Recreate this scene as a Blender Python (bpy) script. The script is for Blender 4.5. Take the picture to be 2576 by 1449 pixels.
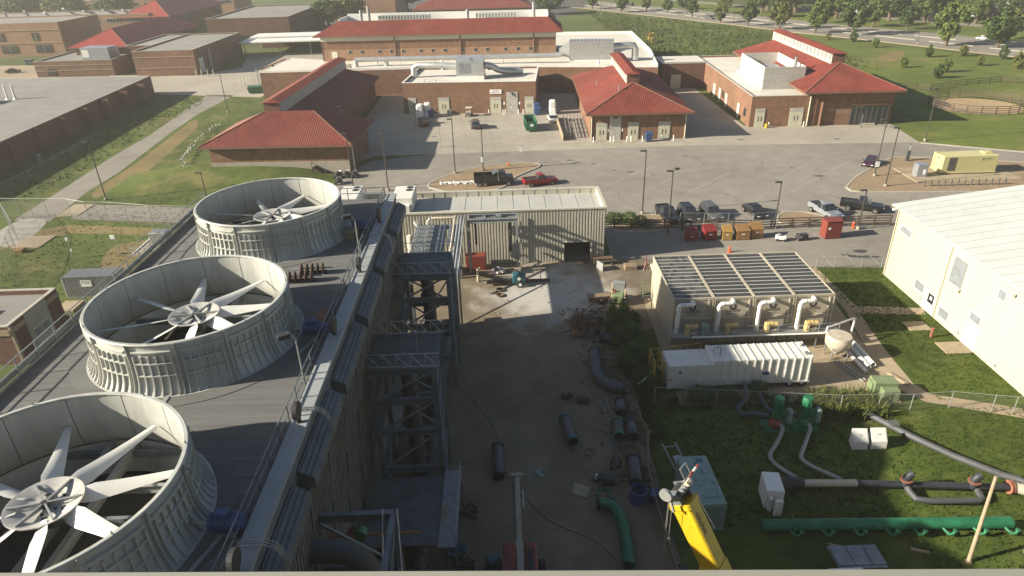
import bpy, math, random
from mathutils import Vector, Matrix
R = math.radians
for o in list(bpy.data.objects): bpy.data.objects.remove(o, do_unlink=True)
scn = bpy.context.scene; COL = scn.collection
rnd = random.Random(7)

# ------------------------------------------------------------------ camera
PITCH, ROLL, YAW = R(27.4), R(1.68), R(0.45)
fw = Vector((math.sin(YAW)*math.cos(PITCH), math.cos(YAW)*math.cos(PITCH), -math.sin(PITCH)))
rt = fw.cross(Vector((0, 0, 1))).normalized(); up = rt.cross(fw)
rt2 = rt*math.cos(ROLL) - up*math.sin(ROLL); up2 = rt2.cross(fw)
cam_d = bpy.data.cameras.new('camera'); cam = bpy.data.objects.new('camera', cam_d); COL.objects.link(cam)
cam.matrix_world = Matrix(((rt2.x, up2.x, -fw.x, 0), (rt2.y, up2.y, -fw.y, 0), (rt2.z, up2.z, -fw.z, 36), (0, 0, 0, 1)))
cam_d.sensor_width = 36; cam_d.lens = 1705/2576*36; cam_d.clip_start = .1; cam_d.clip_end = 6000
scn.camera = cam
# ------------------------------------------------------------------ sky, sun, exposure
AZ, EL = R(10), R(23.6)
sun_to = Vector((-math.cos(EL)*math.cos(AZ), -math.cos(EL)*math.sin(AZ), math.sin(EL)))
w = bpy.data.worlds.new('World'); scn.world = w; w.use_nodes = True
nt = w.node_tree; bg = nt.nodes['Background']
sky = nt.nodes.new('ShaderNodeTexSky'); sky.sky_type = 'NISHITA'; sky.sun_disc = False
sky.sun_elevation = EL; sky.sun_rotation = R(260); sky.altitude = 100; sky.air_density = 1.0; sky.dust_density = 1.5; sky.ozone_density = 1.0
nt.links.new(sky.outputs[0], bg.inputs[0]); bg.inputs[1].default_value = 0.05
sl = bpy.data.lights.new('sun', 'SUN'); sl.energy = 5.0; sl.angle = R(0.55); sl.color = (1.0, .91, .74)
so = bpy.data.objects.new('sun', sl); COL.objects.link(so); so.rotation_euler = (-sun_to).to_track_quat('-Z', 'Y').to_euler()
vs = scn.view_settings; vs.view_transform = 'Standard'; vs.look = 'None'; vs.gamma = 1; vs.use_curve_mapping = False; vs.exposure = 1.3
scn.render.engine = 'CYCLES'; scn.cycles.max_bounces = 4; scn.cycles.diffuse_bounces = 2; scn.cycles.glossy_bounces = 2; scn.cycles.transparent_max_bounces = 8; scn.cycles.volume_bounces = 0

# ------------------------------------------------------------------ materials
M = {}
def mat(n, c, rough=.7, metal=0, var=.12, scale=3.0, bump=0, bscale=None, c2=None, alpha=None, spec=.5, dirt=0, coords='Object', stretch=None, patch=None):
    m = bpy.data.materials.new(n); m.use_nodes = True; t = m.node_tree; N = t.nodes; L = t.links
    b = N['Principled BSDF']; b.inputs['Roughness'].default_value = rough; b.inputs['Metallic'].default_value = metal
    b.inputs['Specular IOR Level'].default_value = spec
    tc = N.new('ShaderNodeTexCoord'); src = tc.outputs[coords]
    if stretch:
        mp = N.new('ShaderNodeMapping'); mp.inputs['Scale'].default_value = stretch; L.new(src, mp.inputs[0]); src = mp.outputs[0]
    nz = N.new('ShaderNodeTexNoise'); nz.inputs['Scale'].default_value = scale; nz.inputs['Detail'].default_value = 5; nz.inputs['Roughness'].default_value = .62
    L.new(src, nz.inputs['Vector'])
    rp = N.new('ShaderNodeValToRGB'); e = rp.color_ramp.elements
    c2 = c2 or tuple(max(0, x*(1-var*2.2)) for x in c)
    e[0].position = .3; e[0].color = (*c2, 1); e[1].position = .68; e[1].color = (*c, 1)
    L.new(nz.outputs['Fac'], rp.inputs[0]); out = rp.outputs[0]
    if dirt:
        n2 = N.new('ShaderNodeTexNoise'); n2.inputs['Scale'].default_value = scale*.13; n2.inputs['Detail'].default_value = 6
        L.new(src, n2.inputs['Vector'])
        r2 = N.new('ShaderNodeMapRange'); r2.inputs[1].default_value = .35; r2.inputs[2].default_value = .7; r2.inputs[3].default_value = 1-dirt; r2.inputs[4].default_value = 1
        L.new(n2.outputs['Fac'], r2.inputs[0])
        mx = N.new('ShaderNodeMix'); mx.data_type = 'RGBA'; mx.blend_type = 'MULTIPLY'; mx.inputs[0].default_value = 1
        L.new(out, mx.inputs[6]); L.new(r2.outputs[0], mx.inputs[7]); out = mx.outputs[2]
    if patch:
        n3 = N.new('ShaderNodeTexNoise'); n3.inputs['Scale'].default_value = patch[1]; n3.inputs['Detail'].default_value = 8; n3.inputs['Roughness'].default_value = .68; L.new(src, n3.inputs['Vector'])
        r3_ = N.new('ShaderNodeMapRange'); r3_.inputs[1].default_value = patch[2]; r3_.inputs[2].default_value = patch[2]+.13; r3_.inputs[4].default_value = patch[3]; L.new(n3.outputs['Fac'], r3_.inputs[0])
        m3 = N.new('ShaderNodeMix'); m3.data_type = 'RGBA'; m3.inputs[7].default_value = (*patch[0], 1); L.new(r3_.outputs[0], m3.inputs[0]); L.new(out, m3.inputs[6]); out = m3.outputs[2]
    L.new(out, b.inputs['Base Color'])
    if bump:
        nb = N.new('ShaderNodeTexNoise'); nb.inputs['Scale'].default_value = bscale or scale*4; nb.inputs['Detail'].default_value = 4
        L.new(src, nb.inputs['Vector'])
        bp = N.new('ShaderNodeBump'); bp.inputs['Strength'].default_value = bump; bp.inputs['Distance'].default_value = .05
        L.new(nb.outputs['Fac'], bp.inputs['Height']); L.new(bp.outputs[0], b.inputs['Normal'])
    if alpha is not None: b.inputs['Alpha'].default_value = alpha
    M[n] = m; return m
mat('grass', (.105, .14, .028), .9, var=.3, scale=.55, bump=.9, bscale=6, c2=(.06, .082, .018), dirt=.35, spec=.2, patch=((.17, .15, .06), .13, .52, .7))
mat('bank_grass', (.13, .165, .03), .9, scale=.3, bump=.9, bscale=4, c2=(.088, .115, .022), dirt=.3, spec=.2, patch=((.17, .155, .055), .06, .52, .7))
mat('lawn', (.09, .122, .021), .9, scale=.9, bump=1, bscale=5, c2=(.045, .072, .012), dirt=.4, spec=.2, patch=((.13, .13, .04), .22, .56, .5))
mat('meadow', (.125, .14, .04), .95, scale=.25, bump=1, bscale=3, c2=(.06, .10, .025), dirt=.4, spec=.2)
mat('weed', (.14, .16, .045), .9, scale=3, c2=(.07, .095, .025), spec=.2)
mat('drygrass', (.24, .17, .085), .95, scale=.8, bump=.8, bscale=6, c2=(.15, .14, .05), dirt=.25, spec=.2)
mat('sand', (.42, .31, .18), .95, scale=1.0, bump=.5, bscale=9, dirt=.2, spec=.2)
mat('asphalt', (.27, .247, .212), .92, var=.1, scale=.35, bump=.25, bscale=25, dirt=.22, spec=.3)
mat('asphalt_worn', (.20, .185, .16), .92, scale=1.5, c2=(.15, .138, .12), spec=.3)
mat('asphalt_dark', (.10, .098, .095), .92, var=.14, scale=.5, bump=.25, bscale=25, dirt=.25, spec=.3)
mat('concrete', (.37, .335, .275), .9, var=.07, scale=.5, bump=.15, bscale=20, dirt=.2, spec=.3)
mat('concrete_tan', (.36, .29, .20), .9, var=.1, scale=.7, bump=.15, bscale=20, dirt=.22, spec=.3)
mat('gravel', (.24, .215, .175), .95, scale=.35, bump=1, bscale=14, c2=(.155, .132, .10), dirt=.35, spec=.2)
mat('gravel_yard_mix', (.26, .215, .155), .95, scale=.35, bump=1, bscale=14, c2=(.17, .135, .092), dirt=.35, spec=.2)
mat('gravel_white', (.40, .385, .35), .95, scale=.8, bump=1, bscale=14, c2=(.26, .24, .21), dirt=.2, spec=.2)
mat('mulch', (.33, .25, .165), .95, scale=6, bump=1, bscale=18, c2=(.22, .16, .10), dirt=.15, spec=.2)
mat('kerb', (.40, .37, .31), .9, scale=2, dirt=.15)
mat('paint_line', (.34, .32, .29), .8, scale=2.5, c2=(.24, .22, .195))
mat('oil', (.06, .058, .055), .6, scale=2)
mat('brick', (.255, .135, .08), .9, var=.18, scale=1.2, dirt=.25, bump=.2, bscale=12)
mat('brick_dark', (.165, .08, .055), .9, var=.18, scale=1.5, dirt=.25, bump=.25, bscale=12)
mat('brick_pale', (.345, .20, .12), .9, var=.14, scale=1.2, dirt=.15, bump=.2, bscale=12)
mat('band', (.40, .33, .25), .9, scale=1)
mat('red_roof', (.215, .042, .026), .6, var=.16, scale=.5, dirt=.25, patch=((.17, .05, .032), .12, .52, .6))
mat('red_roof_bright', (.34, .05, .034), .5, var=.1, scale=.7, dirt=.1)
mat('fascia', (.17, .085, .055), .7, scale=1)
mat('white_roof', (.60, .57, .50), .8, var=.06, scale=.25, dirt=.12)
mat('metal_roof', (.42, .42, .39), .7, var=.06, scale=.3, dirt=.15)
mat('grey_roof', (.25, .24, .225), .9, var=.1, scale=.2, dirt=.25)
mat('flashing', (.42, .39, .33), .6, scale=2)
mat('white_paint', (.74, .73, .69), .5, var=.05, scale=2, dirt=.1)
mat('white_metal', (.70, .69, .63), .45, var=.07, scale=1.2, dirt=.12)
mat('shed_wall', (.50, .46, .345), .6, var=.05, scale=.6, dirt=.14, stretch=(1, 1, .3), patch=((.40, .36, .26), .5, .58, .5))
mat('shed_roof', (.54, .56, .54), .45, var=.05, scale=.5, dirt=.1)
mat('cream_metal', (.50, .475, .39), .5, var=.07, scale=1.0, dirt=.15)
mat('tan_tank', (.46, .41, .32), .55, var=.07, scale=.8, dirt=.18)
mat('tank_cover', (.05, .052, .053), .75, var=.3, scale=.35, c2=(.03, .031, .032), dirt=.3)
mat('tank_cover_worn', (.15, .145, .13), .65, scale=.9, c2=(.055, .057, .06), dirt=.35, stretch=(1.2, .25, 1))
mat('galv', (.42, .43, .42), .42, .75, var=.12, scale=2)
mat('galv_dull', (.33, .34, .335), .55, .35, var=.12, scale=2)
mat('duct', (.52, .53, .52), .38, .6, var=.1, scale=1)
mat('steel', (.20, .23, .25), .55, .2, var=.18, scale=1.2, dirt=.3)
mat('steel_light', (.33, .355, .375), .5, .2, var=.15, scale=1.5, dirt=.25)
mat('grp', (.52, .53, .485), .42, var=.1, scale=1.2, dirt=.3, stretch=(1.6, 1.6, .3), patch=((.30, .29, .24), .8, .6, .6))
mat('grp_in', (.52, .53, .475), .5, var=.1, scale=.9, dirt=.2, stretch=(1.8, 1.8, .25))
mat('blade', (.66, .66, .62), .38, var=.05, scale=1.2, dirt=.06)
mat('hub', (.60, .585, .54), .45, .2, var=.12, scale=2, dirt=.2)
mat('rust', (.15, .09, .06), .85, scale=4, dirt=.25)
mat('rust_red', (.30, .12, .07), .85, scale=3, dirt=.25)
mat('deck_board', (.145, .145, .14), .85, var=.1, scale=1.5, dirt=.25, stretch=(.25, 4, 1), bump=.2, bscale=10)
mat('parapet', (.33, .35, .355), .6, var=.08, scale=.8, dirt=.2)
mat('casing', (.13, .155, .175), .6, .1, var=.15, scale=1, dirt=.3)
mat('louvre', (.19, .168, .15), .8, var=.25, scale=1.5, dirt=.3)
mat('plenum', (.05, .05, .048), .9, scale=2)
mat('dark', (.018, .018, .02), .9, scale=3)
mat('black', (.03, .03, .032), .6, scale=4)
mat('rubber', (.025, .025, .026), .85, scale=6)
mat('window', (.035, .04, .045), .12, var=.2, scale=.6, spec=.8)
mat('window_grey', (.22, .24, .26), .25, scale=1.5, spec=.7)
mat('glass', (.03, .035, .042), .06, scale=2, spec=.9)
mat('door_cream', (.50, .48, .36), .6, var=.05, scale=1.5)
mat('door_white', (.62, .58, .48), .5, var=.03, scale=1.5)
mat('navy_pipe', (.04, .044, .055), .55, .1, scale=2, dirt=.25)
mat('grey_pipe', (.10, .105, .115), .6, .1, scale=2, dirt=.3)
mat('green', (.02, .19, .085), .55, var=.2, scale=2, dirt=.3)
mat('green_dark', (.015, .13, .065), .5, scale=2, dirt=.15)
mat('mint', (.22, .31, .285), .6, var=.08, scale=1.5, dirt=.15)
mat('olive', (.20, .255, .135), .6, scale=2, dirt=.12)
mat('yellow', (.64, .43, .018), .42, var=.1, scale=1.5, dirt=.2)
mat('yellow_dull', (.42, .29, .05), .6, scale=2, dirt=.15)
mat('gen_yellow', (.50, .46, .22), .5, var=.04, scale=1.5, dirt=.06)
mat('ochre', (.36, .22, .06), .6, scale=2, dirt=.25)
mat('motor_cream', (.62, .46, .19), .5, scale=2, dirt=.1)
mat('blue', (.035, .085, .22), .5, scale=2, dirt=.15)
mat('slate_hose', (.05, .07, .10), .6, scale=2, dirt=.2)
mat('teal', (.03, .13, .16), .5, scale=2, dirt=.2)
mat('red', (.24, .028, .025), .5, scale=2, dirt=.25)
mat('maroon', (.22, .045, .03), .55, scale=2, dirt=.15)
mat('orange', (.70, .09, .015), .5, scale=3)
mat('orange_box', (.29, .155, .06), .6, scale=2, dirt=.25)
mat('red_body', (.27, .045, .035), .5, scale=1.5, dirt=.25)
mat('tan_boom', (.40, .365, .27), .55, scale=2, dirt=.2)
mat('cream_pipe', (.56, .50, .39), .6, scale=2, dirt=.2)
mat('timber', (.27, .20, .13), .85, scale=2, dirt=.25, stretch=(3, .5, 1))
mat('timber_pale', (.42, .33, .22), .85, scale=2, dirt=.2)
mat('bronze', (.075, .065, .055), .5, .3, scale=2)
mat('fence_wood', (.12, .085, .06), .9, scale=2, dirt=.2)
mat('trunk', (.13, .095, .065), .9, scale=4)
mat('leaf_a', (.105, .135, .028), .75, scale=.9, c2=(.05, .08, .016), spec=.3)
mat('leaf_b', (.06, .095, .022), .75, scale=.9, c2=(.028, .055, .014), spec=.3)
mat('leaf_c', (.13, .125, .03), .75, scale=.9, c2=(.065, .085, .018), spec=.3)
mat('bush', (.075, .12, .028), .8, scale=2, c2=(.035, .065, .016), spec=.3)
mat('net', (.25, .26, .26), .6, .3, scale=2, alpha=.13)
mat('car_black', (.018, .018, .02), .25, .2, scale=2, spec=.7)
mat('car_red', (.33, .018, .02), .28, .2, scale=2, spec=.7)
mat('car_silver', (.36, .39, .42), .3, .45, scale=2, spec=.6)
mat('car_purple', (.085, .02, .055), .25, .3, scale=2, spec=.7)
mat('car_brown', (.13, .075, .06), .3, .3, scale=2, spec=.6)
mat('car_grey', (.12, .125, .13), .28, .35, scale=2, spec=.6)
mat('car_white', (.66, .66, .64), .3, scale=2, spec=.6)
mat('chrome', (.75, .75, .75), .15, 1, scale=2)
mat('lamp_white', (.85, .85, .82), .3, scale=2)
mat('tail_red', (.45, .02, .02), .3, scale=2)
mat('sign_white', (.80, .80, .77), .6, scale=2, var=.03)
mat('ink', (.03, .03, .04), .7, scale=3)
mat('sill', (.29, .285, .24), .6, var=.06, scale=2, dirt=.12)
mat('siding_grey', (.42, .40, .36), .7, scale=1)
mat('house_white', (.66, .66, .64), .7, scale=1)
mat('house_roof', (.13, .13, .135), .85, scale=1)
mat('earth', (.19, .135, .09), .95, scale=1, bump=.6, bscale=8, dirt=.3)

def whiten(m, centre, rad, c):      # a spread of pale crushed stone over the gravel, with a ragged edge
    t = m.node_tree; N = t.nodes; L = t.links; b = N['Principled BSDF']; old = b.inputs['Base Color'].links[0].from_socket
    tc = N.new('ShaderNodeTexCoord'); mp = N.new('ShaderNodeMapping'); mp.inputs['Location'].default_value = (-centre[0]/rad[0], -centre[1]/rad[1], 0); mp.inputs['Scale'].default_value = (1/rad[0], 1/rad[1], 0)
    L.new(tc.outputs['Object'], mp.inputs[0]); ln = N.new('ShaderNodeVectorMath'); ln.operation = 'LENGTH'; L.new(mp.outputs[0], ln.inputs[0])
    nz = N.new('ShaderNodeTexNoise'); nz.inputs['Scale'].default_value = .45; nz.inputs['Detail'].default_value = 7; L.new(tc.outputs['Object'], nz.inputs['Vector'])
    ad = N.new('ShaderNodeMath'); ad.operation = 'MULTIPLY_ADD'; ad.inputs[1].default_value = 1.6; L.new(nz.outputs['Fac'], ad.inputs[0]); L.new(ln.outputs['Value'], ad.inputs[2])
    mr = N.new('ShaderNodeMapRange'); mr.inputs[1].default_value = 1.2; mr.inputs[2].default_value = 1.95; mr.inputs[3].default_value = 1; mr.inputs[4].default_value = 0; L.new(ad.outputs[0], mr.inputs[0])
    mx = N.new('ShaderNodeMix'); mx.data_type = 'RGBA'; mx.inputs[7].default_value = (*c, 1); L.new(mr.outputs[0], mx.inputs[0]); L.new(old, mx.inputs[6]); L.new(mx.outputs[2], b.inputs['Base Color'])
whiten(M['gravel_yard_mix'], (5, 68), (8, 8), (.40, .385, .35))
# ------------------------------------------------------------------ mesh helpers
class MB:
    def __init__(s): s.v = []; s.f = []
    def add(s, vs_, fs):
        o = len(s.v); s.v += [tuple(p) for p in vs_]; s.f += [tuple(i+o for i in f) for f in fs]; return s
    def box(s, x0, y0, z0, x1, y1, z1):
        return s.add([(x0,y0,z0),(x1,y0,z0),(x1,y1,z0),(x0,y1,z0),(x0,y0,z1),(x1,y0,z1),(x1,y1,z1),(x0,y1,z1)],
                     [(3,2,1,0),(4,5,6,7),(0,1,5,4),(1,2,6,5),(2,3,7,6),(3,0,4,7)])
    def cbox(s, c, sz, rz=0):
        a, b, d = sz[0]/2, sz[1]/2, sz[2]/2; cs, sn = math.cos(rz), math.sin(rz)
        P = [(c[0]+x*cs-y*sn, c[1]+x*sn+y*cs, c[2]+z) for z in (-d, d) for x, y in ((-a,-b),(a,-b),(a,b),(-a,b))]
        return s.add(P, [(3,2,1,0),(4,5,6,7),(0,1,5,4),(1,2,6,5),(2,3,7,6),(3,0,4,7)])
    def bbox(s, x0, y0, z0, x1, y1, z1, e=.05):   # box with chamfered top and vertical edges
        P = []
        def ring(x0, y0, x1, y1, z, c): return [(x0+c,y0,z),(x1-c,y0,z),(x1,y0+c,z),(x1,y1-c,z),(x1-c,y1,z),(x0+c,y1,z),(x0,y1-c,z),(x0,y0+c,z)]
        return s.loft([ring(x0,y0,x1,y1,z0,e), ring(x0,y0,x1,y1,z1-e,e), ring(x0+e,y0+e,x1-e,y1-e,z1,e*.5)])
    def loft(s, rings, cap=True, closed=True):
        n = len(rings[0]); P = [p for r in rings for p in r]; F = []
        for k in range(len(rings)-1):
            for i in range(n if closed else n-1):
                j = (i+1) % n; F.append((k*n+i, k*n+j, (k+1)*n+j, (k+1)*n+i))
        if cap: F.append(tuple(range(n-1, -1, -1))); F.append(tuple((len(rings)-1)*n+i for i in range(n)))
        return s.add(P, F)
    def beam(s, a, b, wd, ht=None, upv=(0,0,1)):
        a, b = Vector(a), Vector(b); d = (b-a).normalized(); u = Vector(upv)
        if abs(d.dot(u)) > .98: u = Vector((0,1,0))
        x = d.cross(u).normalized()*(wd/2); y = x.cross(d).normalized()*((ht or wd)/2)
        r = lambda p: [p-x-y, p+x-y, p+x+y, p-x+y]
        return s.loft([r(a), r(b)])
    def ibeam(s, a, b, wd, ht, t=.03):
        a, b = Vector(a), Vector(b); d = (b-a).normalized(); u = Vector((0,0,1))
        if abs(d.dot(u)) > .98: u = Vector((0,1,0))
        x = d.cross(u).normalized(); y = x.cross(d).normalized()
        s.beam(a, b, t, ht, u); s.beam(a+y*ht/2, b+y*ht/2, wd, t*1.4, u); return s.beam(a-y*ht/2, b-y*ht/2, wd, t*1.4, u)
    def cyl(s, a, b, r, n=12, r2=None, cap=True):
        return s.tube([a, b], r, n, cap, [r, r if r2 is None else r2])
    def tube(s, path, r, n=10, cap=True, rad=None):
        P = [Vector(p) for p in path]; rings = []; prev = None
        for i, p in enumerate(P):
            d = ((P[min(i+1, len(P)-1)]-P[max(i-1, 0)])).normalized()
            if prev is None:
                u = Vector((0,0,1)) if abs(d.z) < .9 else Vector((1,0,0)); x = d.cross(u).normalized()
            else: x = (prev - d*prev.dot(d)).normalized()
            y = d.cross(x); prev = x; q = rad[i] if rad else r
            rings.append([p+x*(q*math.cos(2*math.pi*k/n))+y*(q*math.sin(2*math.pi*k/n)) for k in range(n)])
        return s.loft(rings, cap)
    def pipe(s, path, r, wall=.06, n=14, rad=None):   # open-ended hollow pipe
        P = [Vector(p) for p in path]; A = MB().tube(P, r, n, False); B = MB().tube(P, r-wall, n, False); m = len(A.v)
        s.add(A.v, A.f); s.add(B.v, [f[::-1] for f in B.f]); o = len(s.v)-2*m
        for k in (0, m-n):
            for i in range(n):
                j = (i+1) % n; f = (o+k+i, o+k+j, o+m+k+j, o+m+k+i); s.f.append(f if k else f[::-1])
        return s
    def lathe(s, prof, n=32, c=(0,0,0), cap=True, a0=0, a1=None):
        full = a1 is None; a1 = a0+2*math.pi if full else a1; m = n if full else n+1
        rings = [[(c[0]+r*math.cos(a0+(a1-a0)*k/n), c[1]+r*math.sin(a0+(a1-a0)*k/n), c[2]+z) for k in range(m)] for r, z in prof]
        return s.loft(rings, cap and full, full)
    def prism(s, pts, z0, z1):
        n = len(pts); return s.loft([[(x,y,z0) for x,y in pts], [(x,y,z1) for x,y in pts]])
    def sheet(s, pts, z): return s.add([(x,y,z) for x,y in pts], [tuple(range(len(pts)))])
    def xprism(s, prof, x0, x1): return s.loft([[(x0,y,z) for y,z in prof], [(x1,y,z) for y,z in prof]])
    def yprism(s, prof, y0, y1): return s.loft([[(x,y0,z) for x,z in prof], [(x,y1,z) for x,z in prof]])
    def quad(s, *p): return s.add(p, [tuple(range(len(p)))])
    def mesh(s, name, m, smooth=False, fix=True):
        me = bpy.data.meshes.new(name); me.from_pydata(s.v, [], s.f)
        if fix:
            import bmesh
            b = bmesh.new(); b.from_mesh(me); bmesh.ops.recalc_face_normals(b, faces=b.faces); b.to_mesh(me); b.free()
        if isinstance(m, str): m = M[m]
        me.materials.append(m)
        if smooth:
            me.polygons.foreach_set('use_smooth', [True]*len(me.polygons))
            try: me.set_sharp_from_angle(angle=R(38))
            except Exception: pass
        me.update(); return me
    def build(s, name, m, parent=None, loc=None, rz=0, smooth=False, fix=True):
        return put(name, s.mesh(name, m, smooth, fix), parent, loc, rz)
def put(name, me, parent=None, loc=None, rz=0, scale=None, rot=None):
    o = bpy.data.objects.new(name, me); COL.objects.link(o)
    if parent is not None: o.parent = parent
    if loc is not None: o.location = loc
    if rot is not None: o.rotation_euler = rot
    elif rz: o.rotation_euler = (0, 0, rz)
    if scale is not None: o.scale = scale if hasattr(scale, '__len__') else (scale,)*3
    return o
def tag(o, label, cat, group=None):
    o['label'] = label; o['category'] = cat
    if group: o['group'] = group
    return o
def thing(name, label, cat, loc=(0,0,0), rz=0, group=None):
    o = put(name, None, None, loc, rz); o.empty_display_size = .3; return tag(o, label, cat, group)
def struct(name, mb, m, smooth=False, parent=None):
    o = mb.build(name, m, parent, smooth=smooth)
    if parent is None: o['kind'] = 'structure'
    return o
def kids(o): return [c for c in bpy.data.objects if c.parent == o]
CH = {}
def copy_tree(root, loc, rz=0, label=None, group=None, scale=None):
    if root.name not in CH:
        CH[root.name] = [(c, kids(c)) for c in kids(root)]
    r = root.copy(); COL.objects.link(r); r.location = loc; r.rotation_euler = (0,0,rz)
    if scale is not None: r.scale = scale if hasattr(scale, '__len__') else (scale,)*3
    if label: r['label'] = label
    if group: r['group'] = group
    for c, gs in CH[root.name]:
        k = c.copy(); COL.objects.link(k); k.parent = r
        for g in gs:
            h = g.copy(); COL.objects.link(h); h.parent = k
    return r
ORD = ['first', 'second', 'third', 'fourth', 'fifth', 'sixth', 'seventh', 'eighth', 'ninth', 'tenth', 'eleventh', 'twelfth', 'thirteenth', 'fourteenth', 'fifteenth', 'sixteenth', 'seventeenth', 'eighteenth', 'nineteenth', 'twentieth']
def text_part(body, size, m, parent, loc, rot, name='lettering', extr=.004, align='CENTER'):
    cu = bpy.data.curves.new(name, 'FONT'); cu.body = body; cu.size = size; cu.extrude = extr; cu.align_x = align; cu.align_y = 'CENTER'; cu.resolution_u = 2
    t = bpy.data.objects.new('tmp', cu); COL.objects.link(t); bpy.context.view_layer.update()
    me = bpy.data.meshes.new_from_object(t.evaluated_get(bpy.context.evaluated_depsgraph_get())); bpy.data.objects.remove(t)
    me.materials.clear(); me.materials.append(M[m]); return put(name, me, parent, loc, rot=rot)
# ================================================================== the setting
def offs(pts, d, closed=False):
    out = []; n = len(pts)
    for i in range(n):
        a = Vector(pts[i-1] if (i or closed) else pts[i]); b = Vector(pts[(i+1) % n] if (i < n-1 or closed) else pts[i])
        t = (b-a).normalized(); out.append((pts[i][0]-t.y*d, pts[i][1]+t.x*d))
    return out
def strip_mb(pts, wd, z0, z1, closed=False, mb=None):
    mb = mb or MB(); a = offs(pts, wd/2, closed); b = offs(pts, -wd/2, closed); n = len(pts)
    for i in range(n if closed else n-1):
        j = (i+1) % n; mb.prism([a[i], b[i], b[j], a[j]], z0, z1)
    return mb
def smooth_pts(pts, k=5, closed=False):
    out = []; n = len(pts)
    for i in range(n if closed else n-1):
        g = lambda q: Vector((*pts[q % n],)) if closed else Vector((*pts[max(0, min(n-1, q))],))
        p0, p1, p2, p3 = g(i-1), g(i), g(i+1), g(i+2)
        for t in [q/k for q in range(k)]:
            v = .5*((2*p1)+(-p0+p2)*t+(2*p0-5*p1+4*p2-p3)*t*t+(-p0+3*p1-3*p2+p3)*t**3); out.append(tuple(v))
    if not closed: out.append(tuple(pts[-1]))
    return out
struct('ground', MB().quad((-700,-60,0),(700,-60,0),(700,1400,0),(-700,1400,0)), 'meadow')
struct('lawn', MB().sheet([(14,10),(60,10),(60,72),(37,72),(36,62),(16,60),(11.5,58),(10.8,42),(10.2,10)], .004), 'lawn')
struct('grass_verge', MB().sheet([(-66,76),(-27,60),(-28,125),(-58,128),(-64,185),(-90,190),(-90,100)], .004), 'grass')
struct('side_lawn', MB().sheet([(79,136),(77.6,122.6),(82.8,119.6),(91.5,114.9),(140,101),(190,150),(150,206),(112,280),(88,230),(84,180)], .004), 'bank_grass')
struct('parking_lot', MB().sheet([(-30,86.5),(54,85.5),(140,75),(140,99),(110,108),(91.5,114.7),(82.8,119.4),(77.5,122.4),(75.6,123.1),(34,125.6),(-13,125.6),(-24,122),(-30,112)], .008), 'asphalt')
court = struct('concrete_court', MB().sheet([(-31,117),(-24,125.2),(34,125.6),(75.6,123.1),(77.6,122.5),(79.4,137),(50,139),(50,182),(8,182),(-31,182)], .012), 'concrete')
jm = MB()
for k in range(12): jm.sheet([(-22+k*5.2,126),(-21.97+k*5.2,126),(-22.03+k*5.2-3,157),(-22.07+k*5.2-3,157)], .0165)
for k in range(6): jm.sheet([(-24,130+k*5),(16,129.4+k*5),(16,129.46+k*5),(-24,130.06+k*5)], .0165)
jm.build('slab_joints', 'asphalt_dark', court)
struct('gravel_yard', MB().sheet([(-12,5),(10,5),(10.8,42),(11.5,58),(16,60),(34,60),(36,64.5),(36.8,72.2),(13.4,77),(-12,77)], .012), 'gravel_yard_mix')
struct('service_yard', MB().sheet([(13,76.8),(36.8,72.3),(44.6,71.6),(44.6,69.9),(56,69.9),(56,85.3),(13.6,86.4)], .016), 'asphalt')
struct('concrete_path', MB().sheet([(36.9,72),(37.2,62.6),(43.9,61.7),(43.4,60.4),(36.8,61),(35.9,53.9),(35.6,48.5),(36.2,47),(42.5,44.6),(42.2,43.2),(35.2,45.9),(33.2,48.8),(34.1,54),(35.7,62),(35.9,72)], .016), 'concrete_tan')
struct('tank_pad', MB().sheet([(14.5,46.5),(33,46.5),(35,60),(35.5,66.5),(15,66.5)], .02), 'concrete_tan')
for n, (x0, y0, x1, y1) in enumerate(((40.1,57.3,42.3,59),(41.2,53.0,43.7,55))):
    struct('door_slab', MB().bbox(x0,y0,0,x1,y1,.08,.03), 'concrete_tan')
# left of the towers
struct('campus_road', MB().sheet([(-79.6,188.5),(-76,146.7),(-76,130.7),(-74.6,109.8),(-74,97),(-68,96),(-69.6,109.2),(-69.5,120),(-72.2,148.4),(-73,166),(-72,187.4)], .012), 'asphalt')
struct('dirt_strip', MB().sheet(smooth_pts([(-71.6,160),(-71,148),(-69,125),(-68.6,110),(-66,106),(-62.5,109),(-64.5,122),(-66,136),(-68,152)], 3, True), .008), 'drygrass')
struct('service_path', MB().sheet([(-68,103.4),(-48,100),(-28,98),(-28,91),(-46,93.4),(-65,96.6)], .013), 'asphalt')
struct('inspection_slab', MB().bbox(-68.2,97.8,0,-64.9,103,.09,.02), 'concrete_tan')
struct('dirt_path', MB().sheet([(-67,93),(-64,94.4),(-46,91),(-38,89.5),(-38,87),(-46,88.6),(-62,91),(-66.5,88),(-70,84),(-72,86)], .012), 'drygrass')
struct('bare_earth', MB().sheet(smooth_pts([(-53,86),(-44,88),(-38,85),(-37,78),(-44,74),(-51,78)], 4, True), .016), 'drygrass')
struct('gravel_heap_base', MB().sheet(smooth_pts([(-73,91),(-73,97),(-68.8,96.4),(-67.2,90),(-69,86.5)], 4, True), .016), 'gravel_white')
struct('cover_slab', MB().bbox(-67.6,85.9,0,-63.6,90.1,.1,.03), 'concrete_tan')
struct('loading_court', MB().sheet([(-99,195),(-79.5,187.8),(-63.7,183.7),(-58,215),(-62,262),(-93,266),(-85,233),(-95,220.5),(-125,226)], .012), 'concrete')
struct('car_park', MB().sheet([(-230,262),(-150,250),(-148,228),(-140,200),(-230,205)], .012), 'concrete_tan')
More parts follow.
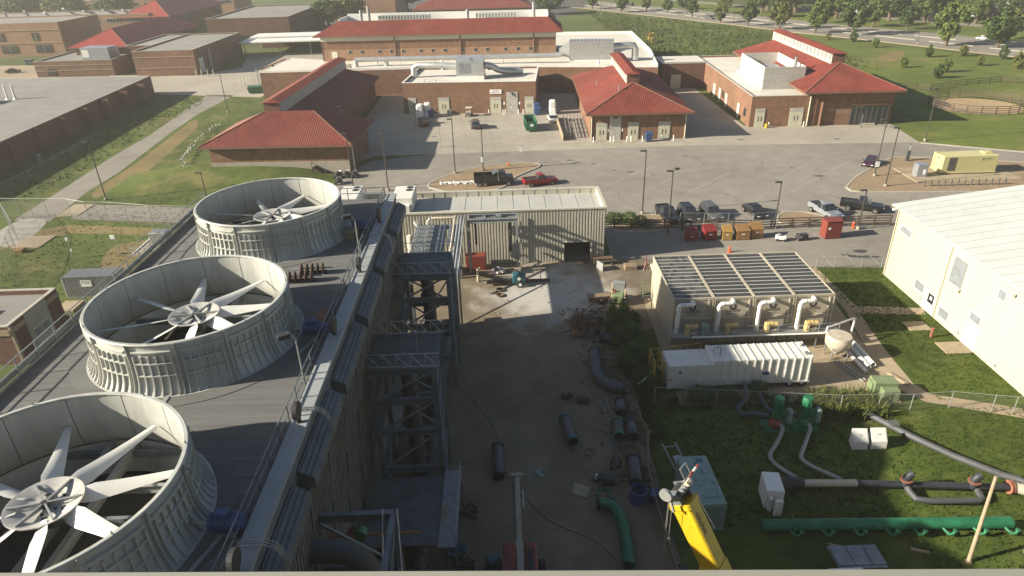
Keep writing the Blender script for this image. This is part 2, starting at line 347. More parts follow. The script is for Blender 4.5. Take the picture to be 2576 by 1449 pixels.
# the berm by the left barn
bm_ = MB(); nx, ny = 26, 14; P = []
for j in range(ny):
    for i in range(nx):
        x = -66+i*40/(nx-1); y = 103+j*14.5/(ny-1)
        fx = max(0, 1-abs((x+48)/19)**3); fy = min(1, max(0, (y-104)/10)); P.append((x, y, .006+1.55*fx*fy*fy*(3-2*fy)))
bm_.add(P, [(j*nx+i, j*nx+i+1, (j+1)*nx+i+1, (j+1)*nx+i) for j in range(ny-1) for i in range(nx-1)])
struct('grass_berm', bm_, 'grass', True)
rk = MB()
for k in range(90):
    t = k/89; q_ = smooth_pts([(-54.1,116.2),(-56.3,118.7),(-59.5,123.5),(-60.5,127.3),(-61.5,132),(-62.4,139),(-63.5,148.5),(-63.4,152)],8); p_ = q_[int(t*(len(q_)-1))]; x = p_[0]+rnd.gauss(0, .3); y = p_[1]+rnd.gauss(0, .6); s = rnd.uniform(.12, .34)
    rk.cbox((x, y, .1+.9*max(0, 1-abs((x+48)/19)**3)*min(1, max(0, (y-104)/10))), (s*1.3, s, s*.8), rnd.uniform(0, 3))
o = rk.build('rock_edging', 'gravel_white'); o['kind'] = 'stuff'; tag(o, 'scattered white edging rocks on the grass beside the left barn', 'rocks')
# ---- kerbed beds
def bed(name, pts, m, label, k=4):
    pts = smooth_pts(pts, k, True)
    o = struct(name, MB().sheet(pts, .1), m); strip_mb(pts, .32, 0, .15, True).build('kerb', 'kerb', o); return o
bed('gravel_island', [(-12,105.7),(-11.3,109.6),(-6.3,115),(.7,117.4),(5.4,117.3),(6.4,115.4),(3.5,111.9),(1.5,109),(-.5,104.5),(-6,102.5)], 'mulch', '')
bed('generator_island', [(53.2,98.8),(54.2,101),(58.7,106.1),(66.2,112.6),(69,114),(74.3,113),(87.4,109),(96,104),(96,93),(78,95.2),(56,97.2)], 'mulch', '')
bed('fence_bed', [(15,85.3),(24,85),(25,88.4),(21.5,90.6),(17,90)], 'mulch', '')
bed('fence_bed', [(38,86),(43.5,85.8),(44.6,88),(42,90),(39,89.4)], 'mulch', '')
rk = MB()
for k in range(150):
    s = rnd.uniform(.1, .28); rk.cbox((-10.5+rnd.uniform(0, 6.2), 107.6+rnd.gauss(0, .35), .16), (s*1.4, s, s*.8), rnd.uniform(0, 3))
o = rk.build('rock_edging', 'white_paint'); o['kind'] = 'stuff'; tag(o, 'line of white rocks on the gravel island by the dump truck', 'rocks')
kb = MB(); strip_mb([(77.5,122.5),(82.8,119.5),(91.5,114.8),(110,108.2),(140,99.2)], .35, 0, .15, mb=kb); struct('road_kerb', kb, 'kerb')
# ---- painted stall lines
def line(pts, wd=.13, z=.013): return strip_mb(pts, wd, z, z+.003)
for i, (a, b) in enumerate((((43.9,98.3),(60.1,113.1)),((45.7,106),(55,114.8)),((38,96),(41,99)),((28,99),(38,109)),((20,99),(31,110.5)),((12,99),(24,112)))):
    struct('parking_line', line([a, b]), 'paint_line')
for a, b in (((39.2,76.4),(38.95,72.4)),((42,76.2),(41.8,71.8)),((44.7,75),(44.6,71.8))): struct('parking_line', line([a, b], z=.021), 'paint_line')
for x in (23.9,26.4,30,33,36.2,39,46.5,49): struct('parking_line', line([(x,86.6),(x+.9,91)]), 'paint_line')
for x, y, r in ((51.5,105.6,.75),(49,110.5,.4),(33,119,.5),(64,127,.6),(46,128.5,.5),(12,118.6,.6),(16,116,.5),(21.5,110.8,.6),(19,112,.5),(-14,138,.5),(-1,143,.5),(9.5,141,.5)):
    mb = MB().sheet([(x+r*math.cos(a)*1.2, y+r*.55*math.sin(a)) for a in [k*math.pi/5 for k in range(10)]], .019); struct('drain_cover', mb, 'asphalt_dark')
mb = MB()
for k, (x, y, r) in enumerate(((41.9,75.4,.5),(42.6,74.9,.6),(43.5,74.6,.65),(44.4,74.6,.7),(45.2,74.5,.5),(44.2,76.3,.85))):
    mb.sheet([(x+r*math.cos(a)*(1+.15*math.sin(3*a)), y+r*.62*math.sin(a)) for a in [q*math.pi/8 for q in range(16)]], .021+.0005*k)
struct('oil_stain', mb, 'oil')
# ---- street and car park on the far right
near = [(30,427),(43.1,405.5),(76,350),(100.2,307.5),(112.5,281.5),(129,255.2),(142.4,231.1),(155.6,206.9),(190,147)]
far = offs(near, 33)
struct('street_car_park', MB().sheet(near+far[::-1], .01), 'asphalt')
struct('street_kerb', strip_mb(near, .9, 0, .15), 'concrete_tan')
med = offs(near, 12); med2 = offs(near, 22)
def along(line_, s0, s1):
    L = [0]; 
    for a, b in zip(line_, line_[1:]): L.append(L[-1]+(Vector(b)-Vector(a)).length)
    def at(s):
        for i in range(len(L)-1):
            if s <= L[i+1]: return tuple(Vector(line_[i]).lerp(Vector(line_[i+1]), (s-L[i])/(L[i+1]-L[i])))
        return line_[-1]
    return [at(s0), at((s0+s1)/2), at(s1)]
for k in range(14):
    for ln, sh in ((med, 0), (med2, 9)):
        s = 18+k*20+sh; struct('kerb_island', strip_mb(along(ln, s, s+15), .7, 0, .16), 'kerb')
struct('street_lawn', MB().sheet(offs(near, 33.2)+offs(near, 62)[::-1], .007), 'bank_grass')
struct('residential_street', MB().sheet(offs(near, 62)+offs(near, 70)[::-1], .011), 'asphalt')
struct('sand_bank', MB().sheet(smooth_pts([(113.3,206.8),(119,209.3),(123.5,215),(129.6,225),(126,226),(121.5,221.5),(117.8,218.6),(115.8,212)], 4, True), .01), 'drygrass')
struct('round_pen_floor', MB().sheet([(105+9.2*math.cos(a), 149.5+8.2*math.sin(a)) for a in [k*math.pi/16 for k in range(32)]], .012), 'sand')
struct('footpath', strip_mb([(21,330),(24,300),(28,270)], 2.2, 0, .012), 'concrete')
struct('far_roadway', MB().sheet([(-90,340),(20,330),(60,440),(60,520),(-90,520)], .011), 'asphalt_dark')
# ================================================================== cooling tower
def corr(mb, a, b, z0, z1, n_out, pitch=.5, depth=.1, cap=False):
    """trapezoidal corrugated sheet standing between plan points a and b; n_out = outward normal (x,y)"""
    a, b = Vector(a), Vector(b); L = (b-a).length; t = (b-a)/L; n = Vector(n_out); k = max(1, round(L/pitch)); p = L/k; row = []
    for i in range(k):
        for u, d in ((0, 0), (.3, 0), (.42, 1), (.88, 1)):
            q = a+t*(i+u)*p+n*d*depth; row.append(q)
    row.append(b); m = len(row)
    return mb.add([(q.x, q.y, z0) for q in row]+[(q.x, q.y, z1) for q in row], [(i, i+1, m+i+1, m+i) for i in range(m-1)])
ZD = 15.65; XL, XR, Y0, Y1 = -26.5, -9.6, 8.0, 57.3
CEN = [(-17.95, 19.6), (-18.0, 34.2), (-18.1, 49.8)]
tw = thing('cooling_tower', 'long three cell cooling tower with board deck, grey parapet and brown louvred side', 'cooling tower')
def tp(n, mb, m, sm=False): return mb.build(n, m, tw, smooth=sm)
tp('wall', corr(MB(), (XL,Y1), (XL,Y0), 0, ZD-.1, (-1,0), .6, .07), 'casing')
tp('wall', corr(MB(), (XR-.3,Y1), (XL,Y1), 0, ZD-.1, (0,1), .6, .07), 'casing')
tp('basin', MB().box(XL-.4,Y0,0,-9.2,Y1+.4,1.3), 'concrete')
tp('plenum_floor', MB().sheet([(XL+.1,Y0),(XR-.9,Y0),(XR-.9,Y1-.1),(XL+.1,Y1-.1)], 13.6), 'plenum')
for y in [Y0+.1+(Y1-Y0-.2)*k/12 for k in range(13)]:
    tp('deck_beam', MB().box(XL+.1,y-.09,ZD-.4,XR-.6,y+.09,ZD-.06), 'steel')
for (cx, cy) in CEN:
    for dx in (-.55, .55): tp('fan_beam', MB().ibeam((cx+dx,cy-7,15.5),(cx+dx,cy+7,15.5),.25,.4), 'galv_dull')
    for dy in (-2.6, 2.6): tp('fan_beam', MB().ibeam((cx-6,cy+dy,15.4),(cx+8,cy+dy,15.4),.2,.35), 'galv_dull')
nb = 96; bw = (Y1-Y0)/nb
for k in range(nb):
    y0 = Y0+k*bw; ym = y0+bw/2; segs = [(XL+.02, -10.36)]
    for (cx, cy) in CEN:
        d = 0 if y0 < cy < y0+bw else min(abs(y0-cy), abs(y0+bw-cy))
        if d < 5.6:
            h = math.sqrt(5.6**2-d*d); segs = [(XL+.02, cx-h), (cx+h, -10.36)]
    for (a, b) in segs:
        tp('deck_board', MB().box(a, y0+.006, ZD-.055+rnd.uniform(-.008,.004), b, y0+bw-.006, ZD+rnd.uniform(-.004,.004)), 'deck_board')
tp('parapet_cap', MB().box(-10.35,Y0,15.86,-9.55,Y1+.1,16.08), 'parapet')
tp('parapet_wall', MB().box(-10.3,Y0,14.2,-9.62,Y1+.06,15.86), 'casing')
tp('kick_board', MB().box(XL-.06,Y0,15.8,XL+.02,Y1,16.12), 'steel')
for k in range(7):                                                    # basin covers hung on the yard side
    ya = Y0+1+k*7.05; mb = MB().yprism([(-9.55,15.25),(-8.85,14.85),(-8.85,14.25),(-9.55,14.25)], ya, ya+6.2)
    for q in range(3): mb.beam((-9.42+.22*q,ya+.05,15.2-.126*q),(-9.42+.22*q,ya+6.15,15.2-.126*q),.05,.06)
    tp('basin_cover', mb, 'casing')
nbay = 13
for k in range(nbay):                                                 # louvre bays, leaning inwards
    ya = Y0+.2+k*(Y1-Y0-.4)/nbay; yb = ya+(Y1-Y0-.4)/nbay-.24
    for (za, zb) in ((10.4,14.15),(6.6,10.35),(2.8,6.55)):
        mb = MB(); corr(mb, (0,yb), (0,ya), za, zb, (1,0), .34, .1)
        mb.v = [(x-9.35-(14.2-z)*.085+(.12 if abs(z-za) < .01 else 0), y, z) for x, y, z in mb.v]; tp('louvre_panel', mb, 'louvre')
    tp('louvre_post', MB().beam((-9.25,yb+.12,14.2),(-10.3,yb+.12,1.2),.18,.25), 'casing')
for za in (14.15,10.38,6.58): tp('louvre_rail', MB().box(-9.36-(14.2-za)*.085,Y0,za-.07,-9.1-(14.2-za)*.085,Y1,za+.07), 'casing')
for (y, r) in ((17,.45),(25.5,.45),(33.4,.5),(41.5,.45),(50.5,.55)):   # valve discs standing on the parapet
    mb = MB().cyl((-9.95,y,16.08),(-9.95,y,16.4),.12,10); mb.cyl((-10.05,y,16.75),(-9.85,y,16.75),r,18); tp('valve_disc', mb, 'black')
for y in (18.2,26.3,47.9):                                       # small hooped pipes over the parapet
    for q in range(3): tp('conduit', MB().tube([(-10.4,y+q*.13,16.15),(-9.4,y+q*.13,16.15),(-9.0,y+q*.13,15.95),(-8.8,y+q*.13,15.5),(-8.75,y+q*.13,14.5)],.022,6), 'galv')
# fittings on the far end wall; their shadows fall on the yard gravel
ef = thing('end_pipework', 'pipe and two boxes fixed to the far end wall of the cooling tower', 'pipework')
MB().box(-10.4,Y1+.12,3.5,-9.9,61.2,4.1).build('box','steel',ef); MB().box(-10.4,Y1+.12,4.8,-9.9,60.4,5.5).build('box','steel',ef); MB().cyl((-10.15,60.2,1.4),(-10.15,60.2,7.4),.09,8).build('pipe','galv_dull',ef); MB().beam((-10.15,Y1+.1,2.0),(-10.15,60.2,2.2),.1).build('bracket','steel',ef); MB().beam((-10.15,59.9,1.6),(-10.15,60.5,4.6),.06).build('brace','steel',ef)

# ------------------------------------------------------------------ fan stacks
PROF = [(r*.957, z*1.14) for r, z in [(5.96,0.0),(5.93,.06),(5.80,.22),(5.68,.45),(5.60,.75),(5.55,1.1),(5.52,1.5),(5.51,1.9),(5.52,2.3),(5.54,2.5)]]
NP = 14; a1 = 2*math.pi/NP
pm = MB(); n = 8
pm.lathe([(r-.0, z) for r, z in PROF], n, cap=False, a0=.003, a1=a1-.003)
pm.lathe([(r-.05, z) for r, z in PROF][::-1], n, cap=False, a0=.003, a1=a1-.003)
def rib(mb, ang, wd, dp, prof):
    c, s = math.cos(ang), math.sin(ang); rings = []
    for r, z in prof:
        q = []
        for rr, t in ((r-.02,-wd),(r+dp,-wd*.6),(r+dp,wd*.6),(r-.02,wd)): q.append((rr*c-t*s, rr*s+t*c, z))
        rings.append(q)
    return mb.loft(rings)
for k in range(6): rib(pm, .045+(a1-.09)*k/5, .038, .13 if k in (0,5) else .115, [p for p in PROF if p[1] < 2.4])
for zc in (1.05,1.75,2.42):
    rr = 5.32 if zc < 1.2 else 5.28
    pm.lathe([(rr-.02,zc-.05),(rr+.13,zc-.03),(rr+.13,zc+.03),(rr-.02,zc+.05)], n, cap=False, a0=.04, a1=a1-.04)
pm.lathe([(5.7,0),(5.86,0),(5.86,.05),(5.65,.05)], n, cap=False, a0=.003, a1=a1-.003)
PANEL = pm.mesh('panel', 'grp', True)
RIM = MB().lathe([(5.22,2.79),(5.38,2.79),(5.40,2.85),(5.36,2.9),(5.22,2.9),(5.20,2.85)], 72, cap=False).add([], []).mesh('rim', 'grp', True)
SEAM = MB()
rib(SEAM, 0, .02, .155, PROF); SEAM = SEAM.mesh('seam_flange', 'grp')
SEAM_IN = MB()
for q in range(len(PROF)-1):
    (ra, za), (rb, zb) = PROF[q], PROF[q+1]
    SEAM_IN.add([(ra-.06,-.012,za),(ra-.06,.012,za),(rb-.06,.012,zb),(rb-.06,-.012,zb)], [(0,1,2,3)])
SEAM_IN = SEAM_IN.mesh('inner_joint', 'asphalt_dark')
sl_ = ['nearest fan stack, cut by the lower left edge of the picture', 'middle fan stack of the cooling tower, between the other two', 'farthest fan stack, at the far end of the tower deck']
fl_ = ['white eight bladed fan inside the nearest stack', 'white eight bladed fan inside the middle stack', 'white eight bladed fan inside the farthest stack']
bl = MB(); NS = 12
rings = []
for k in range(NS):
    t = k/(NS-1); r = .95+t*4.18; ch = .68*(.6+.62*math.sin(min(1,t*4.5)*math.pi/2))*(1-.66*max(0, t-.14)**.8/.88); tw_ = R(38-29*t**.7); off = .12*(1-t)
    q = []
    for u, th in ((-.5,0),(-.25,.045),(0,.06),(.3,.04),(.5,0),(.3,-.02),(0,-.03),(-.25,-.02)):
        y = (u+off)*ch; z = th*(1.15-.6*t); q.append((r, y*math.cos(tw_)-z*math.sin(tw_), y*math.sin(tw_)+z*math.cos(tw_)))
    rings.append(q)
BLADE = bl.loft(rings).mesh('blade', 'blade', True)
HUBM = MB().lathe([(0.01,-.02),(.8,-.02),(.84,.0),(1.32,.2),(1.38,.21),(1.38,.16),(.88,-.1),(0.01,-.1)], 40, cap=False).mesh('hub_dish', 'hub', True)
SPK = MB().add([(.12,-.035,.0),(.12,.035,.0),(1.28,.035,.16),(1.28,-.035,.16),(.12,-.035,.2),(.12,.035,.2),(1.28,.035,.24),(1.28,-.035,.24)], [(3,2,1,0),(4,5,6,7),(0,1,5,4),(1,2,6,5),(2,3,7,6),(3,0,4,7)]).mesh('spoke', 'galv_dull')
HOLE = MB().cyl((0,0,-.015),(0,0,-.004),.065,12).mesh('bolt_hole', 'dark')
SLOT = MB().cbox((0,0,-.009),(.08,.2,.012)).mesh('slot', 'dark')
BOSS = MB().cyl((0,0,-.02),(0,0,.18),.17,16).mesh('boss', 'black', True)
for i, (cx, cy) in enumerate(CEN):
    st = thing('fan_stack', sl_[i], 'fan stack', (cx,cy,ZD), [.09,.02,.05][i], 'fan stacks on the cooling tower deck')
    for k in range(NP):
        put('panel', PANEL, st, (0,0,0), k*a1); put('seam_flange', SEAM, st, (0,0,0), k*a1); put('inner_joint', SEAM_IN, st, (0,0,0), k*a1)
    put('rim', RIM, st); MB().lathe([(5.55,.006),(6.7,.006),(6.7,.03),(5.55,.03)],64,cap=False).build('base_ring','deck_board',st); MB().lathe([(5.62,.0),(5.42,-.5),(5.3,-1.0),(5.25,-1.6)],64,cap=False).build('inlet_ring','grp',st,smooth=True)
    for k in range(NP//2): MB().cbox((5.3*math.cos((2*k+.5)*a1),5.3*math.sin((2*k+.5)*a1),2.95),(.05,.05,.16)).build('lug','galv',st)
    fa = thing('cooling_fan', fl_[i], 'fan', (cx,cy,ZD+1.45), [R(14),R(8),R(24)][i], 'fans in the stacks')
    put('hub_dish', HUBM, fa); put('boss', BOSS, fa)
    for k in range(6): put('spoke', SPK, fa, (0,0,0), k*math.pi/3)
    for k in range(6):
        a = (k+.5)*math.pi/3
        put('bolt_hole', HOLE, fa, (.46*math.cos(a),.46*math.sin(a),0)); put('slot', SLOT, fa, (.69*math.cos(a+.2),.69*math.sin(a+.2),0), a+.2)
    for k in range(8): put('blade', BLADE, fa, (0,0,-.02), k*math.pi/4+.12)
    MB().cyl((0,0,-.9),(0,0,-.1),.3,14).build('gearbox','black',fa)
    # drive motor beside the stack
    mo = thing('fan_motor', ['blue drive motor beside the nearest fan stack','blue drive motor beside the middle fan stack','blue drive motor in shade beside the farthest fan stack'][i], 'motor', (cx+6.3,cy-.3,ZD), 0, 'fan drive motors on the deck')
    MB().cyl((-.1,0,.62),(1.0,0,.62),.36,16).build('casing','blue',mo,smooth=True)
    MB().cyl((1.0,0,.62),(1.18,0,.62),.30,16).build('cowl','blue',mo,smooth=True)
    for k in range(9): MB().lathe([(.36,0),(.40,0),(.40,.03),(.36,.03)],16,cap=False).build('cooling_fin','blue',mo); 
    for k, c in enumerate([c for c in kids(mo) if c.name.startswith('cooling_fin')]): c.rotation_euler = (0,R(90),0); c.location = (.05+k*.1,0,.62)
    MB().box(.1,-.3,.02,.9,.3,.28).build('base','steel',mo); MB().bbox(.2,-.2,.95,.7,.2,1.2).build('terminal_box','blue',mo)
    MB().cyl((-1.0,0,.62),(-.1,0,.62),.07,8).build('shaft','galv',mo)
# ------------------------------------------------------------------ deck railings
def railing(name, label, pts, h=1.07, step=1.6, m='steel', rr=.028, group=None, mids=(.55,), kick=False, cat='railing', pr=.03):
    r = thing(name, label, cat, (0,0,0), 0, group); P = [Vector(p) for p in pts]
    post = MB().cyl((0,0,0),(0,0,h),pr,6).mesh('post', m)
    for a, b in zip(P, P[1:]):
        L = (b-a).length; k = max(1, round(L/step))
        for i in range(k): put('post', post, r, tuple(a.lerp(b, i/k)))
        for zz in (h, *[h*q for q in mids]): MB().cyl(a+Vector((0,0,zz)), b+Vector((0,0,zz)), rr, 6).build('rail', m, r)
        if kick: MB().beam(a+Vector((0,0,.07)), b+Vector((0,0,.07)), .02, .14).build('toe_board', m, r)
    put('post', post, r, tuple(P[-1])); return r
railing('railing', 'dark steel railing along the left edge of the tower deck', [(XL+.12,Y0,ZD),(XL+.12,Y1-.1,ZD)], 1.1, 1.75, 'steel_light', .035, kick=True, pr=.04)
railing('railing', 'dark steel railing along the right side of the tower deck by the parapet', [(-10.55,Y0,ZD),(-10.55,Y1-.1,ZD)], 1.1, 1.5, 'steel', .035, kick=True, pr=.04)
railing('railing', 'short end railing across the far end of the tower deck', [(-17,Y1-.1,ZD),(-10.6,Y1-.1,ZD)], 1.1, 1.6, 'steel', .035, pr=.04)
# deck lamps
def deck_lamp(loc, label, rz):
    l = thing('deck_lamp', label, 'lamp post', loc, rz, 'floodlights along the tower deck')
    MB().tube([(0,0,0),(0,0,2.6),(-.25,0,2.95)],.05,8).build('pole','galv_dull',l,smooth=True)
    MB().cbox((-.55,0,2.98),(.62,.42,.24),0).build('lamp_head','black',l); MB().cbox((0,0,.05),(.25,.25,.1)).build('base','galv',l)
deck_lamp((-10.75,29.4,ZD), 'lamp post with dark head at the deck rail between the nearest and middle stacks', .5)
deck_lamp((-10.75,45.6,ZD), 'lamp post at the deck rail between the middle and farthest stacks', .4)
# spare shafts on the deck
for i, (x, y) in enumerate(((-13.4,42.4),(-13.9,41.2))):
    s = thing('spare_shaft', ['rusty wheeled shaft lying on the deck, the farther of two', 'rusty wheeled shaft lying on the deck, the nearer of two'][i], 'shaft', (x,y,ZD), .05, 'spare shafts on the deck')
    MB().cyl((-1.6,0,.42),(1.6,0,.42),.05,8).build('axle','galv_dull',s)
    for k in range(5): MB().cyl((-.75+k*.36,0,.42),(-.68+k*.36,0,.42),.36,18).build('wheel','rust',s,smooth=True)
    MB().box(-.9,-.25,0,.9,.25,.14).build('cradle','black',s)
tag(MB().bbox(-11.6,35.2,ZD,-10.9,36.6,ZD+.35,.03).build('crate','rust_red'), 'flat rust coloured crate on the shaded deck by the railing', 'crate')
tag(MB().bbox(-12.2,48.0,ZD,-11.4,49.2,ZD+.7,.04).build('crate','timber'), 'brown crate on the deck behind the farthest motor', 'crate')
tag(MB().add([(-11.6,13.9,ZD),(-11.1,13.9,ZD),(-11.35,14.1,ZD+.62)],[(0,1,2)]).add([(-11.6,14.3,ZD),(-11.1,14.3,ZD),(-11.35,14.1,ZD+.62)],[(0,1,2)]).build('wet_floor_sign','yellow'), 'small yellow folding caution sign standing on the deck', 'sign')
for i, (x, y) in enumerate(((-11.6,18.3),(-11.3,33.1))):
    tag(MB().beam((x-.3,y-1,ZD+.1),(x+.4,y+1.1,ZD+.1),.16,.16).build('steel_channel','galv_dull'), ['light steel channel lying on the deck by the nearest motor','steel channel lying on the deck by the middle motor'][i], 'channel')

# ================================================================== riser steelwork
def steel_tower(label, ya, yb, lev, x0=-9.0, x1=-4.9, plat=True, rails=True):
    t = thing('riser_tower', label, 'steel frame', (0,0,0), 0, 'riser frames along the cooling tower')
    top = lev[-1]
    for x in (x0, x1):
        for y in (ya, yb): MB().ibeam((x,y,0),(x,y,top),.3,.3,.04).build('column','steel',t)
    prev = 0
    for z in lev:
        for y in (ya, yb): MB().ibeam((x0,y,z),(x1,y,z),.28,.42).build('beam','steel',t)
        for x in (x0, x1): MB().ibeam((x,ya,z),(x,yb,z),.26,.36).build('beam','steel',t)
        MB().beam((x0,ya,prev),(x1,ya,z),.13).build('brace','steel_light',t)
        MB().beam((x1,yb,prev),(x0,yb,z),.13).build('brace','steel',t)
        MB().beam((x1,ya,prev),(x1,yb,z),.13).build('brace','steel_light',t); prev = z
    if plat:
        g = MB()
        for k in range(26): g.box(x0-.2,ya+(yb-ya)*k/26,top+.2,x1+.2,ya+(yb-ya)*(k+.45)/26,top+.24)
        o = g.build('grating','steel',t); o['kind'] = 'stuff'
    if rails:
        for y in (ya, yb):
            for zz in (.3,1.25): MB().cyl((x0-1.0,y,top+zz),(x1+.4,y,top+zz),.035,6).build('rail','galv',t)
            k = 6
            for i in range(k+1):
                x = x0-1+(x1-x0+1.4)*i/k; MB().cyl((x,y,top+.2),(x,y,top+1.25),.025,6).build('post','galv',t)
                if i < k: MB().cyl((x,y,top+1.22),(x+(x1-x0+1.4)/k*.8,y,top+.3),.022,6).build('brace','galv',t)
        MB().cyl((x1-.9,ya,top+1.25),(x1-.9,ya,top+2.9),.035,6).build('mast','galv',t)
    return t
nf = steel_tower('blue grey steel riser frame nearest the camera, cut by the window ledge', 19.6, 24.0, [4.2,8.0,11.5], x0=-9.9, x1=-5.8, plat=False, rails=False)
for a, b in (((-6.3,24,11.9),(-6.0,20.6,10.0)),((-5.62,24,11.9),(-5.05,20.6,10.0))): MB().cyl(a,b,.035,6).build('stay','galv',nf)
steel_tower('tall steel riser frame with braced white railings opposite the middle fan stack', 36.4, 40.6, [3.2,6.4,9.0,11.4])
steel_tower('steel riser frame opposite the farthest fan stack', 50.4, 54.6, [3.2,6.4,9.0,11.2])
lo = steel_tower('low steel platform at the far end beside the corrugated building', 60.6, 72.4, [6.6], x0=-9.6, x1=-5.4, plat=False, rails=False)
MB().box(-9.8,60.4,6.8,-6.6,72.6,6.86).build('floor_plate','steel',lo); MB().box(-6.4,66.5,6.8,-5.2,72.6,6.86).build('floor_plate','steel',lo)
for x in (-9.7,-8.5): 
    for k in range(11): MB().cyl((x,60.5+k*1.2,6.86),(x,60.5+k*1.2,8.0),.07,6).build('post','galv_dull',lo)
    for z in (7.25,7.65,8.0): MB().cyl((x,60.5,z),(x,72.5,z),.06,6).build('rail','galv_dull',lo)
# extra near posts leaning cables
for i, (y, lab) in enumerate(((22.4,'large grey riser pipe at the nearest steel frame'),(38.5,'large grey riser pipe bending into the tower at the middle steel frame'),(52.5,'large grey riser pipe at the steel frame opposite the farthest stack'))):
    rp_ = thing('riser_pipe', lab, 'pipe', (0,0,0), 0, 'riser pipes feeding the tower')
    path = [(-6.9,y,1.2),(-6.9,y,9.4)]+[(-6.9-1.6*(1-math.cos(a)),y,9.4+1.6*math.sin(a)) for a in [k*math.pi/12 for k in range(1,7)]]+[(-9.6,y,11.0)]
    MB().tube(path,.55,20).build('pipe','grey_pipe',rp_,smooth=True)
    for z in (2.6,5.4,8.4): MB().lathe([(.55,-.06),(.7,-.06),(.7,.06),(.55,.06)],20,(-6.9,y,z),False).build('flange','grey_pipe',rp_)
hd = thing('header_pipe', 'big dark ribbed header pipe lying along the foot of the tower', 'pipe')
MB().cyl((-6.3,6,.85),(-6.3,60,.85),.75,22).build('pipe','navy_pipe',hd,smooth=True)
for k in range(48): MB().lathe([(.75,0),(.79,.02),(.79,.08),(.75,.1)],22,(0,0,0),False).build('rib','navy_pipe',hd).matrix_basis = Matrix.Translation((-6.3,12+k*.62,.85)) @ Matrix.Rotation(R(90),4,'X')
tag(MB().cyl((-10.2,25.6,8.5),(-4.9,25.6,8.6),.09,10).build('brown_pipe','ochre'), 'thin brown pipe crossing the nearest riser frame', 'pipe')
va = thing('green_valve', 'green valve wheel with dark bonnet on the brown pipe in the nearest frame', 'valve', (-8.1,25.5,8.6))
MB().cyl((0,-.1,0),(0,.35,0),.38,16).build('wheel','green',va,smooth=True); MB().cyl((-.55,-.1,-.1),(-.2,.3,.1),.3,14).build('bonnet','maroon',va,smooth=True)
sg = thing('side_gangway', 'grey plate gangway beside the middle steel frame', 'gangway')
MB().box(-4.75,29.5,3.0,-3.6,36.2,3.08).build('deck','steel_light',sg); MB().box(-9.4,29.8,2.9,-4.8,35.8,2.98).build('deck','steel',sg)
for x, y in ((-4.2,29.6),(-4.2,36.0),(-3.7,29.6),(-3.7,36.0)): MB().beam((x,y,0),(x,y,3.0),.12).build('post','steel',sg)
for y in (29.6,36.1): MB().cyl((-3.65,y,3.05),(-3.65,y,4.1),.03,6).build('rail_post','galv_dull',sg)
for zz in (3.6,4.1): MB().cyl((-3.65,29.6,zz),(-3.65,36.1,zz),.028,6).build('rail','galv_dull',sg)
tag(MB().tube([(-4.6,31.2,3.15),(-4.3,31.8,3.35),(-4.5,32.3,3.2),(-4.2,32.6,3.4),(-4.4,33.1,3.15),(-4.7,32.4,3.3),(-4.5,31.5,3.3)],.035,6).build('yellow_strap','yellow_dull'), 'tangled yellow strap on the gangway', 'strap')
# ================================================================== pipe rack + corrugated metal building
WY = 76.2; WX0, WX1 = -32.0, 12.05
wb = thing('corrugated_building', 'cream corrugated metal building with white flat roof and open doorway behind the yard', 'building')
f = MB(); corr(f, (WX0,WY), (7.17,WY), 0, 6.84, (0,-1), .36, .085); f.build('front_wall','cream_metal',wb)
f = MB(); corr(f, (10.4,WY), (WX1,WY), 0, 6.84, (0,-1), .36, .085); f.build('front_wall','cream_metal',wb)
f = MB(); corr(f, (7.17,WY), (10.4,WY), 2.6, 6.84, (0,-1), .36, .085); f.build('door_head','cream_metal',wb)
f = MB(); corr(f, (WX1,WY), (WX1,83.6), 0, 6.84, (1,0), .36, .085); f.build('side_wall','cream_metal',wb)
f = MB(); corr(f, (WX1,83.6), (WX0,83.6), 0, 6.55, (0,1), .52, .11); f.build('back_wall','cream_metal',wb)
f = MB(); corr(f, (WX0,83.6), (WX0,WY), 0, 6.55, (-1,0), .52, .11); f.build('side_wall','cream_metal',wb)
for a in ((WX0-.1,WY+.03,WX1-.03,WY+.25),(WX0-.1,83.4,WX1-.03,83.57)): MB().box(a[0],a[1],6.2,a[2],a[3],6.84).build('parapet','cream_metal',wb)
for a in ((WX0-.15,WY-.16,WX1+.2,WY+.27),(WX0-.15,83.38,WX1+.2,83.8)): MB().box(a[0],a[1],6.84,a[2],a[3],7.02).build('parapet_cap','cream_metal',wb)
for a in ((WX0-.15,WY+.27,WX0+.25,83.38),(WX1-.2,WY+.27,WX1+.2,83.38)): MB().box(a[0],a[1],6.2,a[2],a[3],7.015).build('parapet','cream_metal',wb)
rf = MB().sheet([(WX0,WY),(WX1,WY),(WX1,83.6),(WX0,83.6)], 6.28).build('roof','metal_roof',wb)
for k in range(22): MB().box(WX0+1+k*2,WY+.3,6.284,WX0+1.05+k*2,83.3,6.31).build('roof_seam','metal_roof',rf)
for k in range(30): MB().box(WX0+1+k*1.45,83.36,6.3,WX0+1.06+k*1.45,83.398,7.0).build('parapet_joint','cream_metal',wb)
MB().box(7.2,WY+.5,0,10.38,WY+6,.02).build('floor','concrete',wb)
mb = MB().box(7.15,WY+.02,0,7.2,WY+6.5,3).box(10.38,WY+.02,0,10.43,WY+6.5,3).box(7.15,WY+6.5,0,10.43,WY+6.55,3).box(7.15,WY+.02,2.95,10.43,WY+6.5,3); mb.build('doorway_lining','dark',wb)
mb = MB().box(7.02,WY-.2,0,7.17,WY+.1,2.72).box(10.4,WY-.2,0,10.55,WY+.1,2.72).box(7.17,WY-.2,2.6,10.4,WY+.1,2.72); mb.build('door_frame','cream_metal',wb)
